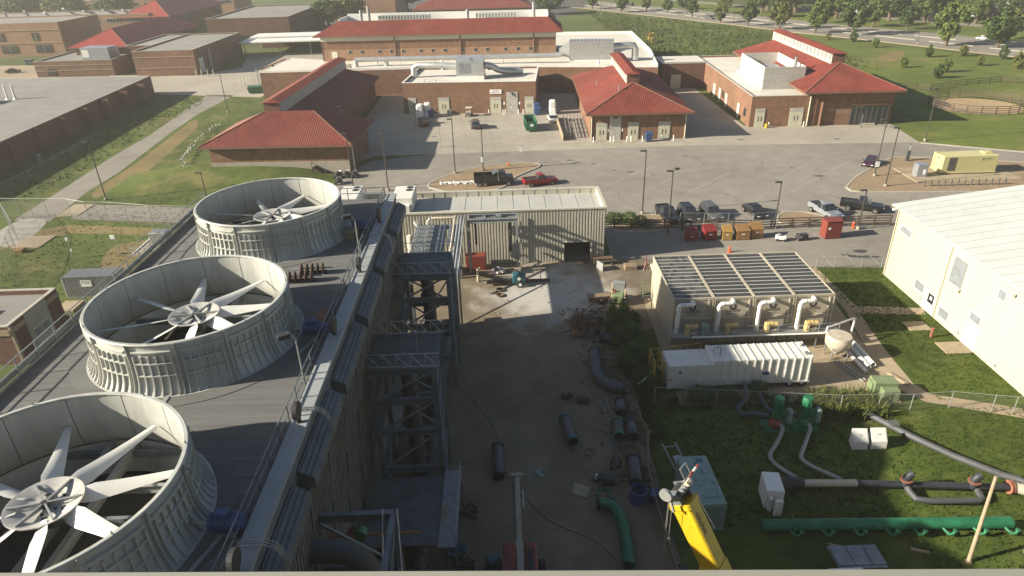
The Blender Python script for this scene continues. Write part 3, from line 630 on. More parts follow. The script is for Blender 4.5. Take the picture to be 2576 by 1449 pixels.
MB().cyl((1.9,WY-.3,0),(1.9,WY-.3,6.3),.07,8).build('downpipe','galv_dull',wb); MB().cyl((11.5,WY-.28,0),(11.5,WY-.28,2.4),.05,8).build('conduit','galv',wb)
def ac_unit(loc, label):
    a = thing('rooftop_unit', label, 'air conditioner', loc, 0, 'air conditioners on the corrugated building roof')
    MB().bbox(-1.25,-2.2,.35,1.25,2.4,2.0,.05).build('casing','white_metal',a); MB().box(-1.2,-2.9,.3,.9,-2.2,1.2).build('hood','white_metal',a)
    MB().box(-1.1,-2.0,0,1.1,2.2,.35).build('kerb_frame','galv_dull',a)
    for y in (1.75,.75): MB().cyl((.6,y,2.0),(.6,y,2.03),.44,20).build('fan_grille','black',a)
    MB().box(-1.27,-1.6,.5,-1.25,1.6,1.7).build('louvre','galv_dull',a)
ac_unit((-12.4,80.2,6.28), 'white rooftop air conditioner with two round fans, right of the tower end')
ac_unit((-19.2,80.8,6.28), 'white rooftop air conditioner with two fans seen behind the deck end railing')
# gantry and pipe rack
ga = thing('pipe_gantry', 'steel gantry frame standing in front of the corrugated wall', 'gantry')
for x in (1.35,-4.3): MB().ibeam((x,73.6,0),(x,73.6,6.75),.3,.3,.04).build('column','steel_light',ga)
MB().bbox(.95,73.2,0,1.75,74,.7).build('footing','concrete',ga)
for y in (73.6,75.2): MB().ibeam((-4.4,y,6.75),(1.5,y,6.75),.25,.4).build('beam','steel_light',ga)
for x in (-4.3,-2.4,-.5,1.35): MB().ibeam((x,73.6,6.7),(x,75.2,6.7),.2,.25).build('beam','steel_light',ga)
MB().beam((-2.8,73.7,6.9),(-.5,75.1,6.9),.08).build('brace','galv',ga); MB().cbox((-.8,74.3,7.0),(.5,.4,.35)).build('junction_box','galv_dull',ga)
for x, z0 in ((-3.5,3.6),(.55,2.6)): MB().cyl((x,74,z0),(x,74,6.6),.14,10).build('hanger','black',ga)
pr_ = thing('pipe_bundle', 'bundle of pale pipes running from the gantry towards the camera', 'pipes')
for k, (x, m, r) in enumerate(((-5.85,'cream_pipe',.13),(-5.45,'galv_dull',.12),(-5.1,'steel_light',.14),(-4.75,'galv_dull',.1))):
    MB().tube([(x,75,6.9),(x,61,6.9),(x,60.4,6.6),(x,60.3,6),(x,60.3,.2)],r,10).build('pipe',m,pr_,smooth=True)
MB().tube([(-9.1,74.3,5.2),(-9.1,74.3,6.6),(-8.8,74.3,6.95),(-8.4,74.3,7.0),(-5.95,74.3,7.0)],.14,10).build('pipe','cream_pipe',pr_,smooth=True)
MB().ibeam((-10.6,74,6.8),(-7.6,70,3.5),.2,.2).build('strut','white_paint',pr_)
MB().ibeam((-7.3,74,6.6),(-7.6,67,2.6),.2,.2).build('strut','steel_light',pr_)
tkn = thing('small_tank', 'slim cream tank standing against the corrugated wall', 'tank', (-11.2,73.8,0)); MB().lathe([(.01,5.3),(.35,5.15),(.45,4.9),(.45,0),(.01,0)],18,cap=False).build('shell','cream_metal',tkn,smooth=True); MB().lathe([(.45,2.5),(.5,2.5),(.5,2.6),(.45,2.6)],18,cap=False).build('band','galv',tkn)
railing('railing', 'white pipe railing on the low platform before the corrugated wall', [(-9.7,60.4,6.86),(-6.6,60.4,6.86)], 1.1, 1.2, 'galv', .04)
for i, (x0, y0, x1, y1, h, m) in enumerate(((-4.9,74.4,-2.5,75.6,1.9,'maroon'),(-8.6,72.6,-6.9,73.8,1.5,'orange_box'))):
    tag(MB().bbox(x0,y0,.02,x1,y1,h,.05).build('steel_bin',m), ['maroon steel bin against the corrugated wall behind the gantry','orange brown steel bin under the low platform'][i], 'bin')
st_ = thing('access_stairs', 'pale steel stairs under the low platform', 'stairs')
for x in (-6.6,-5.7): MB().beam((x,75.4,.1),(x,69.2,3.2),.06,.25).build('stringer','galv',st_)
for k in range(14): MB().box(-6.6,75.3-k*.44,.15+k*.22,-5.7,75.55-k*.44,.19+k*.22).build('tread','galv',st_)
bp_ = thing('bent_vent', 'short white bent vent pipe standing in the gravel', 'pipe'); MB().tube([(-3.4,71.4,0),(-3.4,71.4,1.5),(-3.3,71.3,1.75),(-3.1,71.2,1.8)],.14,10).build('pipe','cream_pipe',bp_,smooth=True)
hr = thing('low_barrier', 'low rusty steel barrier on the gravel left of the trencher', 'barrier')
for x in (-3.2,-1.8,-.9): MB().cyl((x,72.2,0),(x,72.2,1.0),.05,6).build('post','rust',hr)
for z in (.5,.95): MB().cyl((-3.2,72.2,z),(-.9,72.2,z),.04,6).build('rail','rust',hr)
# ================================================================== filter tanks
def marks(parent, origin, ux, n, wd, ht, m, out, name='lettering', seed=1):
    """row of small worn letter strokes, too faint in the photograph to read; ux = run direction, out = outward normal"""
    rr_ = random.Random(seed); o = Vector(origin); u = Vector(ux); nn = Vector(out); mb = MB(); z = Vector((0,0,1)); cw = wd/n
    if abs(nn.z) > .5: z = nn.cross(u)
    def bar(x0, x1, z0, z1):
        p = o+nn*.012; q = [p+u*x0+z*z0, p+u*x1+z*z0, p+u*x1+z*z1, p+u*x0+z*z1]; mb.quad(*[tuple(v) for v in q])
    for i in range(n):
        x = i*cw; t = cw*.2; k = rr_.randrange(4)
        bar(x, x+t, 0, ht)
        if k != 1: bar(x+t, x+cw*.72, ht*.8, ht)
        if k != 3: bar(x+t, x+cw*.72, 0, ht*.2)
        if k in (0, 2): bar(x+cw*.52, x+cw*.72, ht*.2, ht*.8)
        if k in (1, 3): bar(x+t, x+cw*.65, ht*.4, ht*.6)
    return mb.build(name, m, parent, fix=False)
TY0, TY1, TZ = 56.4, 66.1, 5.0; TXS = [15.8+3.86*k for k in range(5)]
for i in range(4):
    x0, x1 = TXS[i]+.05, TXS[i+1]-.05
    t = thing('filter_tank', ['leftmost filter tank, its cover worn and patchy', 'second filter tank from the left', 'third filter tank from the left', 'rightmost filter tank, next to the lawn'][i], 'tank', (0,0,0), 0, 'row of four covered filter tanks')
    MB().box(x0,TY0,.02,x1,TY1,TZ-.12).build('shell','tan_tank',t)
    for (a, b, c, d) in ((x0-.03,TY0-.05,x1+.03,TY0+.1),(x0-.03,TY1-.1,x1+.03,TY1+.05),(x0-.03,TY0+.1,x0+.07,TY1-.1),(x1-.07,TY0+.1,x1+.03,TY1-.1)):
        MB().box(a,b,TZ-.2,c,d,TZ+.03).build('rim','tan_tank',t)
    for k in range(12):
        ya = TY0+.1+k*(TY1-TY0-.2)/12; yb = ya+(TY1-TY0-.2)/12
        if i == 0:
            nsub = 9
            for q in range(nsub):
                xa = x0+.08+(x1-x0-.16)*q/nsub; xb = x0+.08+(x1-x0-.16)*(q+1)/nsub
                MB().box(xa+.008,ya+.05,TZ-.11,xb-.008,yb-.02,TZ-.06+rnd.uniform(0,.02)).build('cover_panel', rnd.choice(['tank_cover','tank_cover_worn','tank_cover_worn']), t)
        else: MB().box(x0+.08,ya+.03,TZ-.11,x1-.08,yb-.02,TZ-.06+rnd.uniform(0,.02)).build('cover_panel','tank_cover',t)
        MB().box(x0+.08,ya-.022,TZ-.1,x1-.08,ya+.022,TZ+.0).build('cover_bar','white_metal',t)
    for x in (x0+.06, x1-.4, x1-.02): MB().box(x-.05,TY0-.12,.5,x+.05,TY0-.003,TZ-.25).build('stiffener','tan_tank',t)
    MB().box(x0,TY0-.14,2.75,x1,TY0-.003,2.9).build('stiffener','tan_tank',t)
    em = MB().lathe([(.18,0),(.34,0),(.34,.01),(.18,.01)],18,cap=False); em.v = [(x, -z, y) for x, y, z in em.v]; em.build('emblem','ink',t,(x0+1.83,TY0-.014,4.02))
    marks(t, (x0+1.2,TY0-.002,3.38), (1,0,0), 8, 1.4, .3, 'ink', (0,-1,0), seed=3); marks(t, (x0+1.35,TY0-.002,3.16), (1,0,0), 8, .95, .1, 'ink', (0,-1,0), seed=5)
    xp = x0+.3
    pth = [(xp,55.7,1.4),(xp,55.7,4.35)]+[(xp+.35*(1-math.cos(a)),55.7,4.35+.35*math.sin(a)) for a in (R(30),R(60),R(90))]+[(xp+1.15,55.7,4.7)]+[(xp+1.15+.28*math.sin(a),55.7+.28*(1-math.cos(a)),4.7) for a in (R(30),R(60),R(90))]+[(xp+1.43,56.45,4.7)]
    p = thing('overflow_pipe', 'white bent overflow pipe on the front of the %s filter tank' % ['leftmost','second','third','rightmost'][i], 'pipe', (0,0,0), 0, 'white overflow pipes on the filter tanks')
    MB().tube(pth,.2,14).build('pipe','white_paint',p,smooth=True)
    for z in (1.75,4.2): MB().lathe([(.2,-.06),(.23,-.06),(.23,.06),(.2,.06)],14,(xp,55.7,z),False).build('collar','white_paint',p)
    MB().cyl((xp+.48,55.7,4.7),(xp+.54,55.7,4.7),.2,14).build('collar','galv',p)
    if i != 9:
        g = thing('gear_motor', ['cream gear motor in shade before the leftmost filter tank','cream gear motor in shade before the second filter tank','cream gear motor in sun before the third filter tank','cream gear motor in sun before the rightmost filter tank'][i], 'motor', (x0+.95+(.1 if i < 2 else 0),55.35,1.72), 0, 'gear motors on the tank gangway')
        MB().bbox(0,-.3,0,.38,.3,.95,.06).build('gearbox','motor_cream',g); MB().cyl((.3,.05,.72),(1.15,.05,.72),.27,14).build('casing','motor_cream',g,smooth=True)
        MB().cyl((.62,.05,.72),(.66,.05,.72),.31,14).build('flange','motor_cream',g); MB().bbox(.45,-.25,.02,1.1,.3,.35,.04).build('base','cream_pipe',g); MB().cyl((.2,-.34,.55),(.2,-.3,.55),.06,8).build('cap','lamp_white',g)
MB_ = tag(MB().bbox(18.4,55.1,1.72,19.1,55.6,2.75,.03).build('control_box','mint'), 'pale green control box on the shaded tank gangway', 'control box')
gw = thing('tank_gangway', 'steel gangway with railing and white pipe along the front of the tanks', 'gangway')
MB().box(15.6,54.7,1.62,31.6,56.3,1.7).build('deck','galv_dull',gw)
for k in range(9): MB().beam((15.8+k*1.95,54.8,.02),(15.8+k*1.95,54.8,1.62),.1).build('leg','steel',gw)
for k in range(9): MB().cyl((15.8+k*1.95,54.75,1.7),(15.8+k*1.95,54.75,2.75),.028,6).build('post','galv_dull',gw)
for z in (2.2,2.75): MB().cyl((15.7,54.75,z),(31.5,54.75,z),.022,6).build('rail','galv_dull',gw)
MB().tube([(17.4,54.6,1.75),(29.9,54.6,1.75),(30.15,54.6,1.85),(30.2,54.6,2.5)],.09,10).build('pipe','white_paint',gw,smooth=True)
sp = thing('standpipe', 'white standpipe with an overhead branch right of the filter tanks', 'pipe')
MB().tube([(30.3,54.7,2.3),(33.4,56.1,2.4),(33.55,56.15,2.3),(33.5,56.1,1.9),(33.4,56.1,.02)],.1,10).build('pipe','white_paint',sp,smooth=True); MB().cyl((33.4,56.1,.25),(33.4,56.1,.5),.16,10).build('valve','black',sp)
for i, x in enumerate((16.8,18.6,20.7,23.0,25.2)):
    v = thing('valve_stack', 'pale valve under the tank gangway, %s from the left' % ORD[i], 'valve', (x,53.6,.02), 0, 'valves under the tank gangway')
    MB().cyl((0,0,0),(0,0,.9),.12,10).build('pipe','grey_pipe',v); MB().cyl((0,0,.9),(0,0,1.05),.22,12).build('flange','galv_dull',v); MB().cyl((0,-.5,.5),(0,.9,.5),.14,10).build('branch','navy_pipe',v)
ct = thing('hopper_tank', 'off white conical hopper tank on a steel frame beside the trailer', 'tank', (30.6,53.0,0))
MB().lathe([(.01,.45),(.2,.45),(1.15,1.6),(1.18,2.3),(1.05,2.5),(.01,2.55)],22,cap=False).build('shell','cream_pipe',ct,smooth=True)
for a in range(4): MB().beam((1.05*math.cos(a*1.57+.78),1.05*math.sin(a*1.57+.78),0.02),(1.05*math.cos(a*1.57+.78),1.05*math.sin(a*1.57+.78),1.7),.08).build('leg','galv_dull',ct)
for i, (a, b, r) in enumerate((((32.0,54.6,.25),(32.2,50.2,.25),.17),((32.7,54.8,.25),(32.75,50.9,.25),.22),((33.2,55,.3),(33.3,51.2,.3),.27))):
    tag(MB().pipe([a,b],r,.04,14).build('plastic_pipe','white_paint',smooth=True), 'white plastic pipe lying by the hopper tank, ' + ['leftmost of three','middle of three','rightmost and widest of three'][i], 'pipe', 'white pipes on the ground')
for i, (a, b) in enumerate((((30.2,52.4,.1),(31.4,49.0,.1)),((30.6,52.3,.1),(31.7,49.2,.1)))): tag(MB().beam(a,b,.12,.1).build('pallet_rail','galv_dull'), ['long grey rail on the ground left of the white pipes','second grey rail lying beside the long one'][i], 'rail')
tag(MB().beam((34.2,50.2,.1),(35.0,48.3,.1),.3,.14).build('timber_block','timber_pale'), 'pale timber block at the edge of the concrete path', 'timber')
# ================================================================== trailer
tr = thing('box_trailer', 'long white ribbed box trailer parked in front of the filter tanks', 'trailer', (13.7,48.4,0), R(.8))
MB().box(3.9,0,.6,12.45,2.55,3.12).build('body','white_metal',tr); MB().box(0,0,.45,3.9,2.55,2.78).build('front_body','white_metal',tr)
for k in range(13): x = 4.0+k*.69; MB().box(x,-.07,.65,x+.1,-.002,3.1).build('rib','white_metal',tr); 
for k in range(13): x = 4.0+k*.69; MB().box(x,0.02,3.122,x+.1,2.53,3.18).build('roof_rib','white_metal',tr)
for k in range(8): x = .1+k*.5; MB().box(x,-.05,.5,x+.06,-.002,2.76).build('rib','white_metal',tr); MB().box(x,.02,2.782,x+.06,2.53,2.82).build('roof_rib','white_metal',tr)
MB().box(3.85,-.04,.55,4.0,2.6,3.16).build('bulkhead','white_paint',tr); MB().box(10.9,-.08,.62,12.5,-.003,.76).build('side_rail','white_paint',tr); MB().box(12.45,.02,.5,12.52,2.53,3.2).build('rear_frame','white_paint',tr)
for x in (10.9,12.0):
    for y in (.28,2.27): wh = MB().cyl((x,y-.14,.42),(x,y+.14,.42),.42,18).build('wheel','rubber',tr,smooth=True); MB().cyl((x,y-.15,.42),(x,y+.15,.42),.2,12).build('rim','lamp_white',wh)
MB().box(.3,.3,.35,12.3,2.2,.6).build('chassis','black',tr)
MB().box(8.2,-.02,1.5,8.95,-.012,1.85).build('placard','blue',tr); MB().box(.9,-.06,2.05,1.15,-.052,2.25).build('placard','blue',tr); MB().box(.12,-.06,1.3,.3,-.052,1.5).build('placard','tail_red',tr)
MB().lathe([(.01,.35),(.2,.3),(.26,.2),(.26,.15),(.12,.13),(.12,0),(.01,0)],14,cap=False).build('vent','white_paint',tr,(12.0,1.9,3.15)); MB().cbox((12.1,.5,3.25),(.3,.3,.25)).build('roof_box','galv',tr)
MB().tube([(4.2,1.4,3.22),(4.5,1.9,3.3),(5.1,2.1,3.25),(4.9,1.5,3.25),(4.6,.8,3.22)],.03,6).build('roof_cable','black',tr)
fr = thing('railed_platform', 'dull yellow railed steel platform standing at the left end of the trailer', 'platform', (12.6,48.9,0))
for x, y in ((0,0),(.8,.1),(0,2.2),(.8,2.2)): MB().beam((x,y,.02),(x,y,2.9),.16).build('post','yellow_dull',fr)
for z in (1.6,2.3,2.9):
    MB().beam((0,0,z),(0,2.2,z),.07).build('rail','yellow_dull',fr); MB().beam((.8,.1,z),(.8,2.2,z),.07).build('rail','yellow_dull',fr)
    MB().beam((0,2.2,z),(4.8,2.9,z),.06).build('rail','yellow_dull',fr)
for x in (2.2,4.8): MB().beam((x,2.5+.1*x,.02),(x,2.5+.1*x,2.9),.07).build('post','yellow_dull',fr)
MB().box(-.1,0,1.0,.95,2.3,1.08).build('tread','yellow_dull',fr); MB().beam((-1.4,-.3,.9),(.2,.6,1.7),.08).build('arm','white_paint',fr)
# ================================================================== white shed on the right
SX = 43.8
sh = thing('metal_shed', 'big white metal clad shed with pale grey roof at the right edge', 'shed')
MB().box(SX,20,0,78,69.9,8.4).build('wall','shed_wall',sh)
mb = MB()
for k in range(38): mb.box(SX-.025,20,.35+k*.21,SX-.001,69.88,.36+k*.21+.03)
o = mb.build('siding_laps','shed_wall',sh); o['kind'] = 'stuff'
MB().add([(SX-.6,70.3,8.55),(61,70.3,10.75),(61,19,10.75),(SX-.6,19,8.55),(SX-.6,70.3,8.43),(61,70.3,10.63),(61,19,10.63),(SX-.6,19,8.43)],[(0,1,2,3),(7,6,5,4),(0,4,5,1),(3,2,6,7),(0,3,7,4)]).build('roof','shed_roof',sh)
MB().add([(61,70.3,10.75),(78.6,70.3,8.55),(78.6,19,8.55),(61,19,10.75),(61,70.3,10.63),(78.6,70.3,8.43),(78.6,19,8.43),(61,19,10.63)],[(0,1,2,3),(7,6,5,4),(0,4,5,1),(3,2,6,7)]).build('roof','shed_roof',sh)
MB().add([(SX,69.9,8.38),(78,69.9,8.38),(61,69.9,10.6)],[(0,1,2)]).build('gable','shed_wall',sh)
mb = MB()
for k in range(36): y = 20+k*1.4; mb.add([(SX-.58,y,8.555),(SX-.58,y+.07,8.555),(61,y+.07,10.755),(61,y,10.755),(SX-.58,y,8.6),(SX-.58,y+.07,8.6),(61,y+.07,10.8),(61,y,10.8)],[(4,5,6,7),(0,4,7,3),(1,2,6,5)])
o = mb.build('roof_seams','shed_roof',sh); o['kind'] = 'stuff'
MB().cyl((SX-.66,19,8.42),(SX-.66,70.3,8.42),.09,8).build('gutter','shed_wall',sh)
for y in (69.7,59.8,46.0): MB().box(SX-.14,y-.07,.1,SX-.02,y+.07,8.35).build('downspout','shed_wall',sh)
def swin(y0, y1, z0, z1, m='window_grey', fr_='door_white'):
    w_ = MB().box(SX-.05,y0,z0,SX-.012,y1,z1).build('window',fr_,sh); MB().box(SX-.062,y0+.1,z0+.1,SX-.052,y1-.1,z1-.1).build('pane',m,w_)
swin(66.6,68.8,5.85,6.75); swin(62.2,64.0,1.35,2.5); swin(57.6,59.3,.6,1.75); swin(53.4,55.0,2.6,3.55); swin(51.5,52.6,6.2,7.2)
MB().box(SX-.05,57.2,4.6,SX-.015,59.1,7.3).build('panel','window_grey',sh)
d = MB().box(SX-.06,59.9,.05,SX-.012,62.1,2.25).build('door','door_white',sh); MB().box(SX-.07,60.3,1.1,SX-.062,61.3,2.1).build('pane','window',d); MB().box(SX-.076,60.6,1.5,SX-.072,60.95,1.85).build('notice','sign_white',d)
d = MB().box(SX-.06,53.05,.05,SX-.012,55.1,2.25).build('door','door_white',sh); MB().box(SX-.1,53.3,1.0,SX-.062,53.4,1.15).build('handle','galv',d)
for y, z, s in ((55.6,.55,.3),(50,.5,.3),(62.3,.8,.18)): MB().box(SX-.06,y,z-s/2,SX-.012,y+s,z+s/2).build('vent','galv_dull',sh)
for y, z in ((57.2,4.5),(70.2,7.9),(50.6,7.5)): fl2 = MB().cbox((SX-.35,y,z),(.35,.3,.2)).build('floodlight','white_paint',sh)
# ================================================================== lower right plant
def pump(loc, label, red):
    p = thing('pump_set', label, 'pump', loc, 0, 'green vertical pumps on the grass')
    MB().add([(-1.0,-.8,.03),(1.0,-.8,.03),(1.0,.8,.03),(-1.0,.8,.03),(-1.0,-.8,.28),(1.0,-.8,.28),(1.0,.8,.28),(-1.0,.8,.28)],[(3,2,1,0),(4,5,6,7),(0,1,5,4),(1,2,6,5),(2,3,7,6),(3,0,4,7)]).build('skid','green',p)
    MB().lathe([(.01,.28),(.5,.28),(.55,.45),(.42,.8),(.3,.95),(.3,1.2),(.01,1.2)],18,cap=False).build('volute','maroon' if red else 'green',p,smooth=True)
    MB().lathe([(.01,1.2),(.36,1.2),(.36,1.4),(.32,1.42),(.32,1.9),(.36,1.92),(.4,2.0),(.4,2.95),(.36,3.02),(.01,3.02)],20,cap=False).build('motor','green',p,smooth=True)
    for k in range(10): a = k*.628; MB().cbox((.41*math.cos(a),.41*math.sin(a),2.3),(.05,.04,.7),a).build('fin','green_dark',p)
    MB().cyl((.3,0,1.5),(.85,-.05,1.4),.3,14).build('branch','green',p,smooth=True)
    MB().bbox(.75,-.45,.75,1.15,.15,2.0,.1).build('control_box','mint',p); MB().box(.8,-.3,.28,1.05,0,.75).build('stand','green_dark',p)
    MB().add([(-1.05,-.85,.03),(-.65,-.75,.03),(-.7,-.8,.95),(-1.25,-.75,.95)],[(0,1,2,3)]).add([(-1.05,-.82,.03),(-.65,-.72,.03),(-.7,-.77,.95),(-1.25,-.72,.95)],[(3,2,1,0)]).build('guard_plate','green',p)
pump((21.3,43.2,0), 'green vertical pump with a maroon casing, left of the pair', True)
pump((23.6,43.2,0), 'green vertical pump in front of the weeds, right of the pair', False)
def hose(name, pts, r, m, label, n=10, group=None):
    P = [Vector(p) for p in pts]; out = []
    for i in range(len(P)-1):
        p0, p1, p2, p3 = P[max(0,i-1)], P[i], P[i+1], P[min(len(P)-1,i+2)]
        for t in [q/6 for q in range(6)]: out.append(.5*((2*p1)+(-p0+p2)*t+(2*p0-5*p1+4*p2-p3)*t*t+(-p0+3*p1-3*p2+p3)*t**3))
    out.append(P[-1]); return tag(MB().tube(out,r,n).build(name,m,smooth=True), label, name.split('_')[-1], group)
hose('suction_hose', [(21.6,42.9,.6),(21.6,42.4,.4),(20.6,41.0,.25),(19.7,39.8,.22),(19.75,38.8,.22),(20.5,37.4,.3),(20.8,36.7,.5)], .16, 'galv_dull', 'pale hose from the left green pump down to the header pipe', group='pale hoses below the pumps')
hose('suction_hose', [(23.8,42.9,.6),(23.8,42.4,.4),(22.5,40.4,.25),(21.95,39.4,.22),(22.3,38.5,.22),(23.4,37.3,.3),(23.7,36.7,.5)], .16, 'galv_dull', 'pale hose from the right green pump down to the header pipe', group='pale hoses below the pumps')
hose('discharge_hose', [(20.9,43.6,.9),(20.0,44.4,.6),(19.2,44.6,.4),(19.0,45.4,.4),(20.0,46.6,.5),(20.4,48.2,1.0)], .2, 'slate_hose', 'blue grey hose from the left pump up to the trailer')
hose('discharge_hose', [(23.2,43.6,.9),(22.6,44.3,.7),(21.8,44.6,.5),(21.4,45.6,.4),(21.2,48.2,1.0)], .18, 'slate_hose', 'blue grey hose from the right pump behind the left one')
for i, x in enumerate((26.3,27.75)):
    b = thing('white_cabinet', ['white cabinet lying on the grass, left of the pair','white cabinet lying on the grass, right of the pair'][i], 'cabinet', (x,40.3,0), R(-3), 'white cabinets on the grass')
    MB().add([(-.05,0,.02),(1.15,0,.02),(1.3,.95,.02),(.1,.95,.02),(-.02,.02,.75),(1.12,.02,.75),(1.28,.95,1.35),(.12,.95,1.35)],[(3,2,1,0),(4,5,6,7),(0,1,5,4),(1,2,6,5),(2,3,7,6),(3,0,4,7)]).build('body','white_paint',b)
    MB().add([(.03,.06,.79),(1.08,.06,.79),(1.22,.9,1.34),(.16,.9,1.34)],[(0,1,2,3)]).build('lid','white_metal',b)
    marks(b, (.5,.45,1.07), (1,0,0), 4, .3, .06, 'ink', (0,-.53,.85))
cb = thing('utility_cabinet', 'tall white utility cabinet with opened doors left of the header pipe', 'cabinet', (17.4,34.6,0), R(-8))
MB().bbox(0,0,.05,1.2,1.9,1.75,.04).build('body','white_paint',cb); MB().box(.15,-.42,.25,.4,-.02,1.35).build('door','white_metal',cb); MB().cbox((.75,-.6,.8),(.5,.25,1.3),.3).build('door','white_metal',cb)
hp = thing('flanged_header', 'dark flanged pipe line on the grass with two risers and a pale middle length', 'pipe')
MB().cyl((19.2,36.5,.5),(20.8,36.45,.5),.46,20).build('end_section','black',hp,smooth=True); MB().cyl((19.05,36.5,.5),(19.2,36.5,.5),.36,16).build('end_ring','mint',hp)
MB().cyl((20.8,36.45,.5),(24.6,36.25,.5),.27,18).build('pale_section','cream_pipe',hp,smooth=True); MB().cyl((24.6,36.25,.5),(35.2,35.35,.5),.25,18).build('dark_section','navy_pipe',hp,smooth=True)
MB().tube([(28.0,35.9,.5),(28.0,35.3,.4),(28.1,34.7,.35),(28.8,34.5,.35),(32.2,34.3,.35),(32.6,34.5,.4),(32.7,35.2,.45)],.22,14).build('loop','grey_pipe',hp,smooth=True)
for x, y in ((27.9,35.9),(32.5,35.5)):
    e = MB().tube([(x,y,.5),(x,y,1.2),(x+.15,y,1.45),(x+.35,y,1.55)],.27,14).build('riser','navy_pipe',hp,smooth=True); MB().lathe([(.27,-.04),(.42,-.04),(.42,.04),(.27,.04)],18,(x,y,1.05),False).build('flange','rust_red',e)
for t in (0,.12): MB().lathe([(.3,-.04),(.5,-.04),(.5,.04),(.3,.04)],20,(0,0,0),False).build('flange','rust_red',hp).matrix_basis = Matrix.Translation((35.0+t*1.6,35.38,.5)) @ Matrix.Rotation(R(90),4,'Y')
MB().tube([(35.3,35.35,.5),(36.1,35.0,.5),(36.6,34.4,.5)],.4,16).build('elbow','cream_pipe',hp,smooth=True)
dp = thing('black_pipeline', 'thick dark pipe running diagonally over the sunny grass to the flanges', 'pipe')
MB().tube([(28.6,44.8,.35),(29.6,43.8,.35),(31.2,41.4,.35),(33.2,38.9,.35),(35.4,36.7,.4),(36.3,36.1,.45),(36.9,35.0,.5)],.25,14).build('pipe','grey_pipe',dp,smooth=True)
for p_ in ((29.3,44.15,.5),(30.5,42.5,.62)):
    g = MB()
    for k in range(6): g.cyl((p_[0]-.4+k*.15,p_[1]-.3,p_[2]),(p_[0]-.3+k*.15,p_[1]+.4,p_[2]+.1),.018,5).cyl((p_[0]-.4,p_[1]-.3+k*.13,p_[2]+.02),(p_[0]+.45,p_[1]-.25+k*.13,p_[2]+.02),.018,5)
    g.build('wire_basket','galv',dp)
gh = thing('green_manifold', 'long bright green manifold pipe with a row of branch nozzles', 'pipe', (0,0,0))
MB().cyl((16.6,32.7,.5),(33.0,32.2,.5),.4,24).build('pipe','green',gh,smooth=True); MB().cyl((16.5,32.7,.5),(16.6,32.7,.5),.43,24).build('end_cap','green_dark',gh); MB().lathe([(.01,.22),(.22,.17),(.4,0)],20,cap=False).build('dome','green',gh).matrix_basis = Matrix.Translation((33.0,32.2,.5)) @ Matrix.Rotation(R(90),4,'Y')
for k, x in enumerate((18.4,20.5,22.6,24.7,26.5,28.45,30.45,32.5)):
    y = 32.7-(x-16.6)*.0305; q = MB().tube([(x-.1,y-.25,.45),(x,y-.6,.4),(x+.1,y-.8,.34),(x+.32,y-.85,.42),(x+.42,y-.8,.6)],.1,12).build('nozzle','green',gh,smooth=True); MB().cyl((x+.42,y-.8,.6),(x+.44,y-.8,.7),.15,14).build('flange','green',q)
MB().tube([(18.6,33.4,.2),(18.55,32.9,1.2),(18.5,32.2,1.15),(18.5,31.8,.2)],.05,6).build('strap','green_dark',gh)
for i, (x, y) in enumerate(((20.5,31.3),(25.6,30.7))): tag(MB().beam((x,y,.08),(x+1.0,y-.35,.08),.16,.12).build('timber_block','timber_pale'), ['pale timber lying below the left of the green manifold','pale timber lying below the middle of the green manifold'][i], 'timber')
ps = thing('pipe_stack', 'stack of pale blue grey conduit pipes in front of the green manifold', 'pipes', (20.3,29.3,0))
for k in range(9):
    MB().cyl((-.02,.1+k*.2,.12),(3.1,.1+k*.2,.12),.1,8).build('pipe','car_silver',ps,smooth=True)
    if k < 7: MB().cyl((0,.2+k*.2,.3),(3.0,.2+k*.2,.3),.1,8).build('pipe','car_silver',ps,smooth=True)
for x in (1.0,2.1): MB().box(x,0,.39,x+.04,1.7,.41).build('strap','black',ps)
tag(MB().bbox(19.4,28.4,.02,21.6,29.1,.5,.05).build('white_box','white_paint'), 'white box by the window ledge in front of the conduit stack', 'box')
up_ = thing('leaning_pole', 'tall bare wooden pole standing on the lower right grass', 'pole', (28.7,29.6,0)); MB().cyl((0,0,0),(.55,1.0,6.2),.13,10,.1).build('shaft','timber_pale',up_,smooth=True); MB().cyl((0,0,0),(0,0,.1),.2,8).build('foot','earth',up_)
wc = thing('blue_white_vessel', 'pale blue and white vessel end cut by the lower right corner', 'tank', (33.0,29.4,0)); MB().cyl((-.6,0,.6),(1.6,.2,.6),.6,18).build('shell','car_silver',wc,smooth=True); MB().cyl((-.75,0,.5),(-.6,0,.5),.3,14).build('port','lamp_white',wc)
gt = thing('green_transformer', 'olive green pad transformer with hooded front by the weeds', 'transformer', (31.0,46.1,0), R(-4))
MB().bbox(0,.7,.1,2.0,1.9,1.5,.05).build('tank','olive',gt); MB().bbox(.5,0,.1,1.9,.72,1.15,.05).build('hood','olive',gt); MB().box(.6,-.04,.2,1.2,-.005,1.0).build('door','olive',gt); MB().box(-.1,-.1,0,2.1,2.0,.1).build('pad','concrete_tan',gt); MB().box(-.12,.9,.3,-.005,1.7,1.3).build('fin','olive',gt)
mc = thing('mint_container', 'pale mint green container behind the crane boom tip', 'container', (11.9,32.7,0), R(1.5))
MB().bbox(0,0,.15,2.1,4.7,2.55,.04).build('body','mint',mc); MB().box(-.03,-.05,0,2.13,4.75,.15).build('skid','green_dark',mc)
for k in range(12): MB().box(.1+k*.165,-.04,.5,.18+k*.165,-.003,2.2).build('front_rib','mint',mc)
MB().box(1.2,4.0,2.552,1.7,4.4,2.58).build('roof_hatch','teal',mc); marks(mc, (.8,.5,2.556), (1,0,0), 6, 1.0, .16, 'teal', (0,0,1))
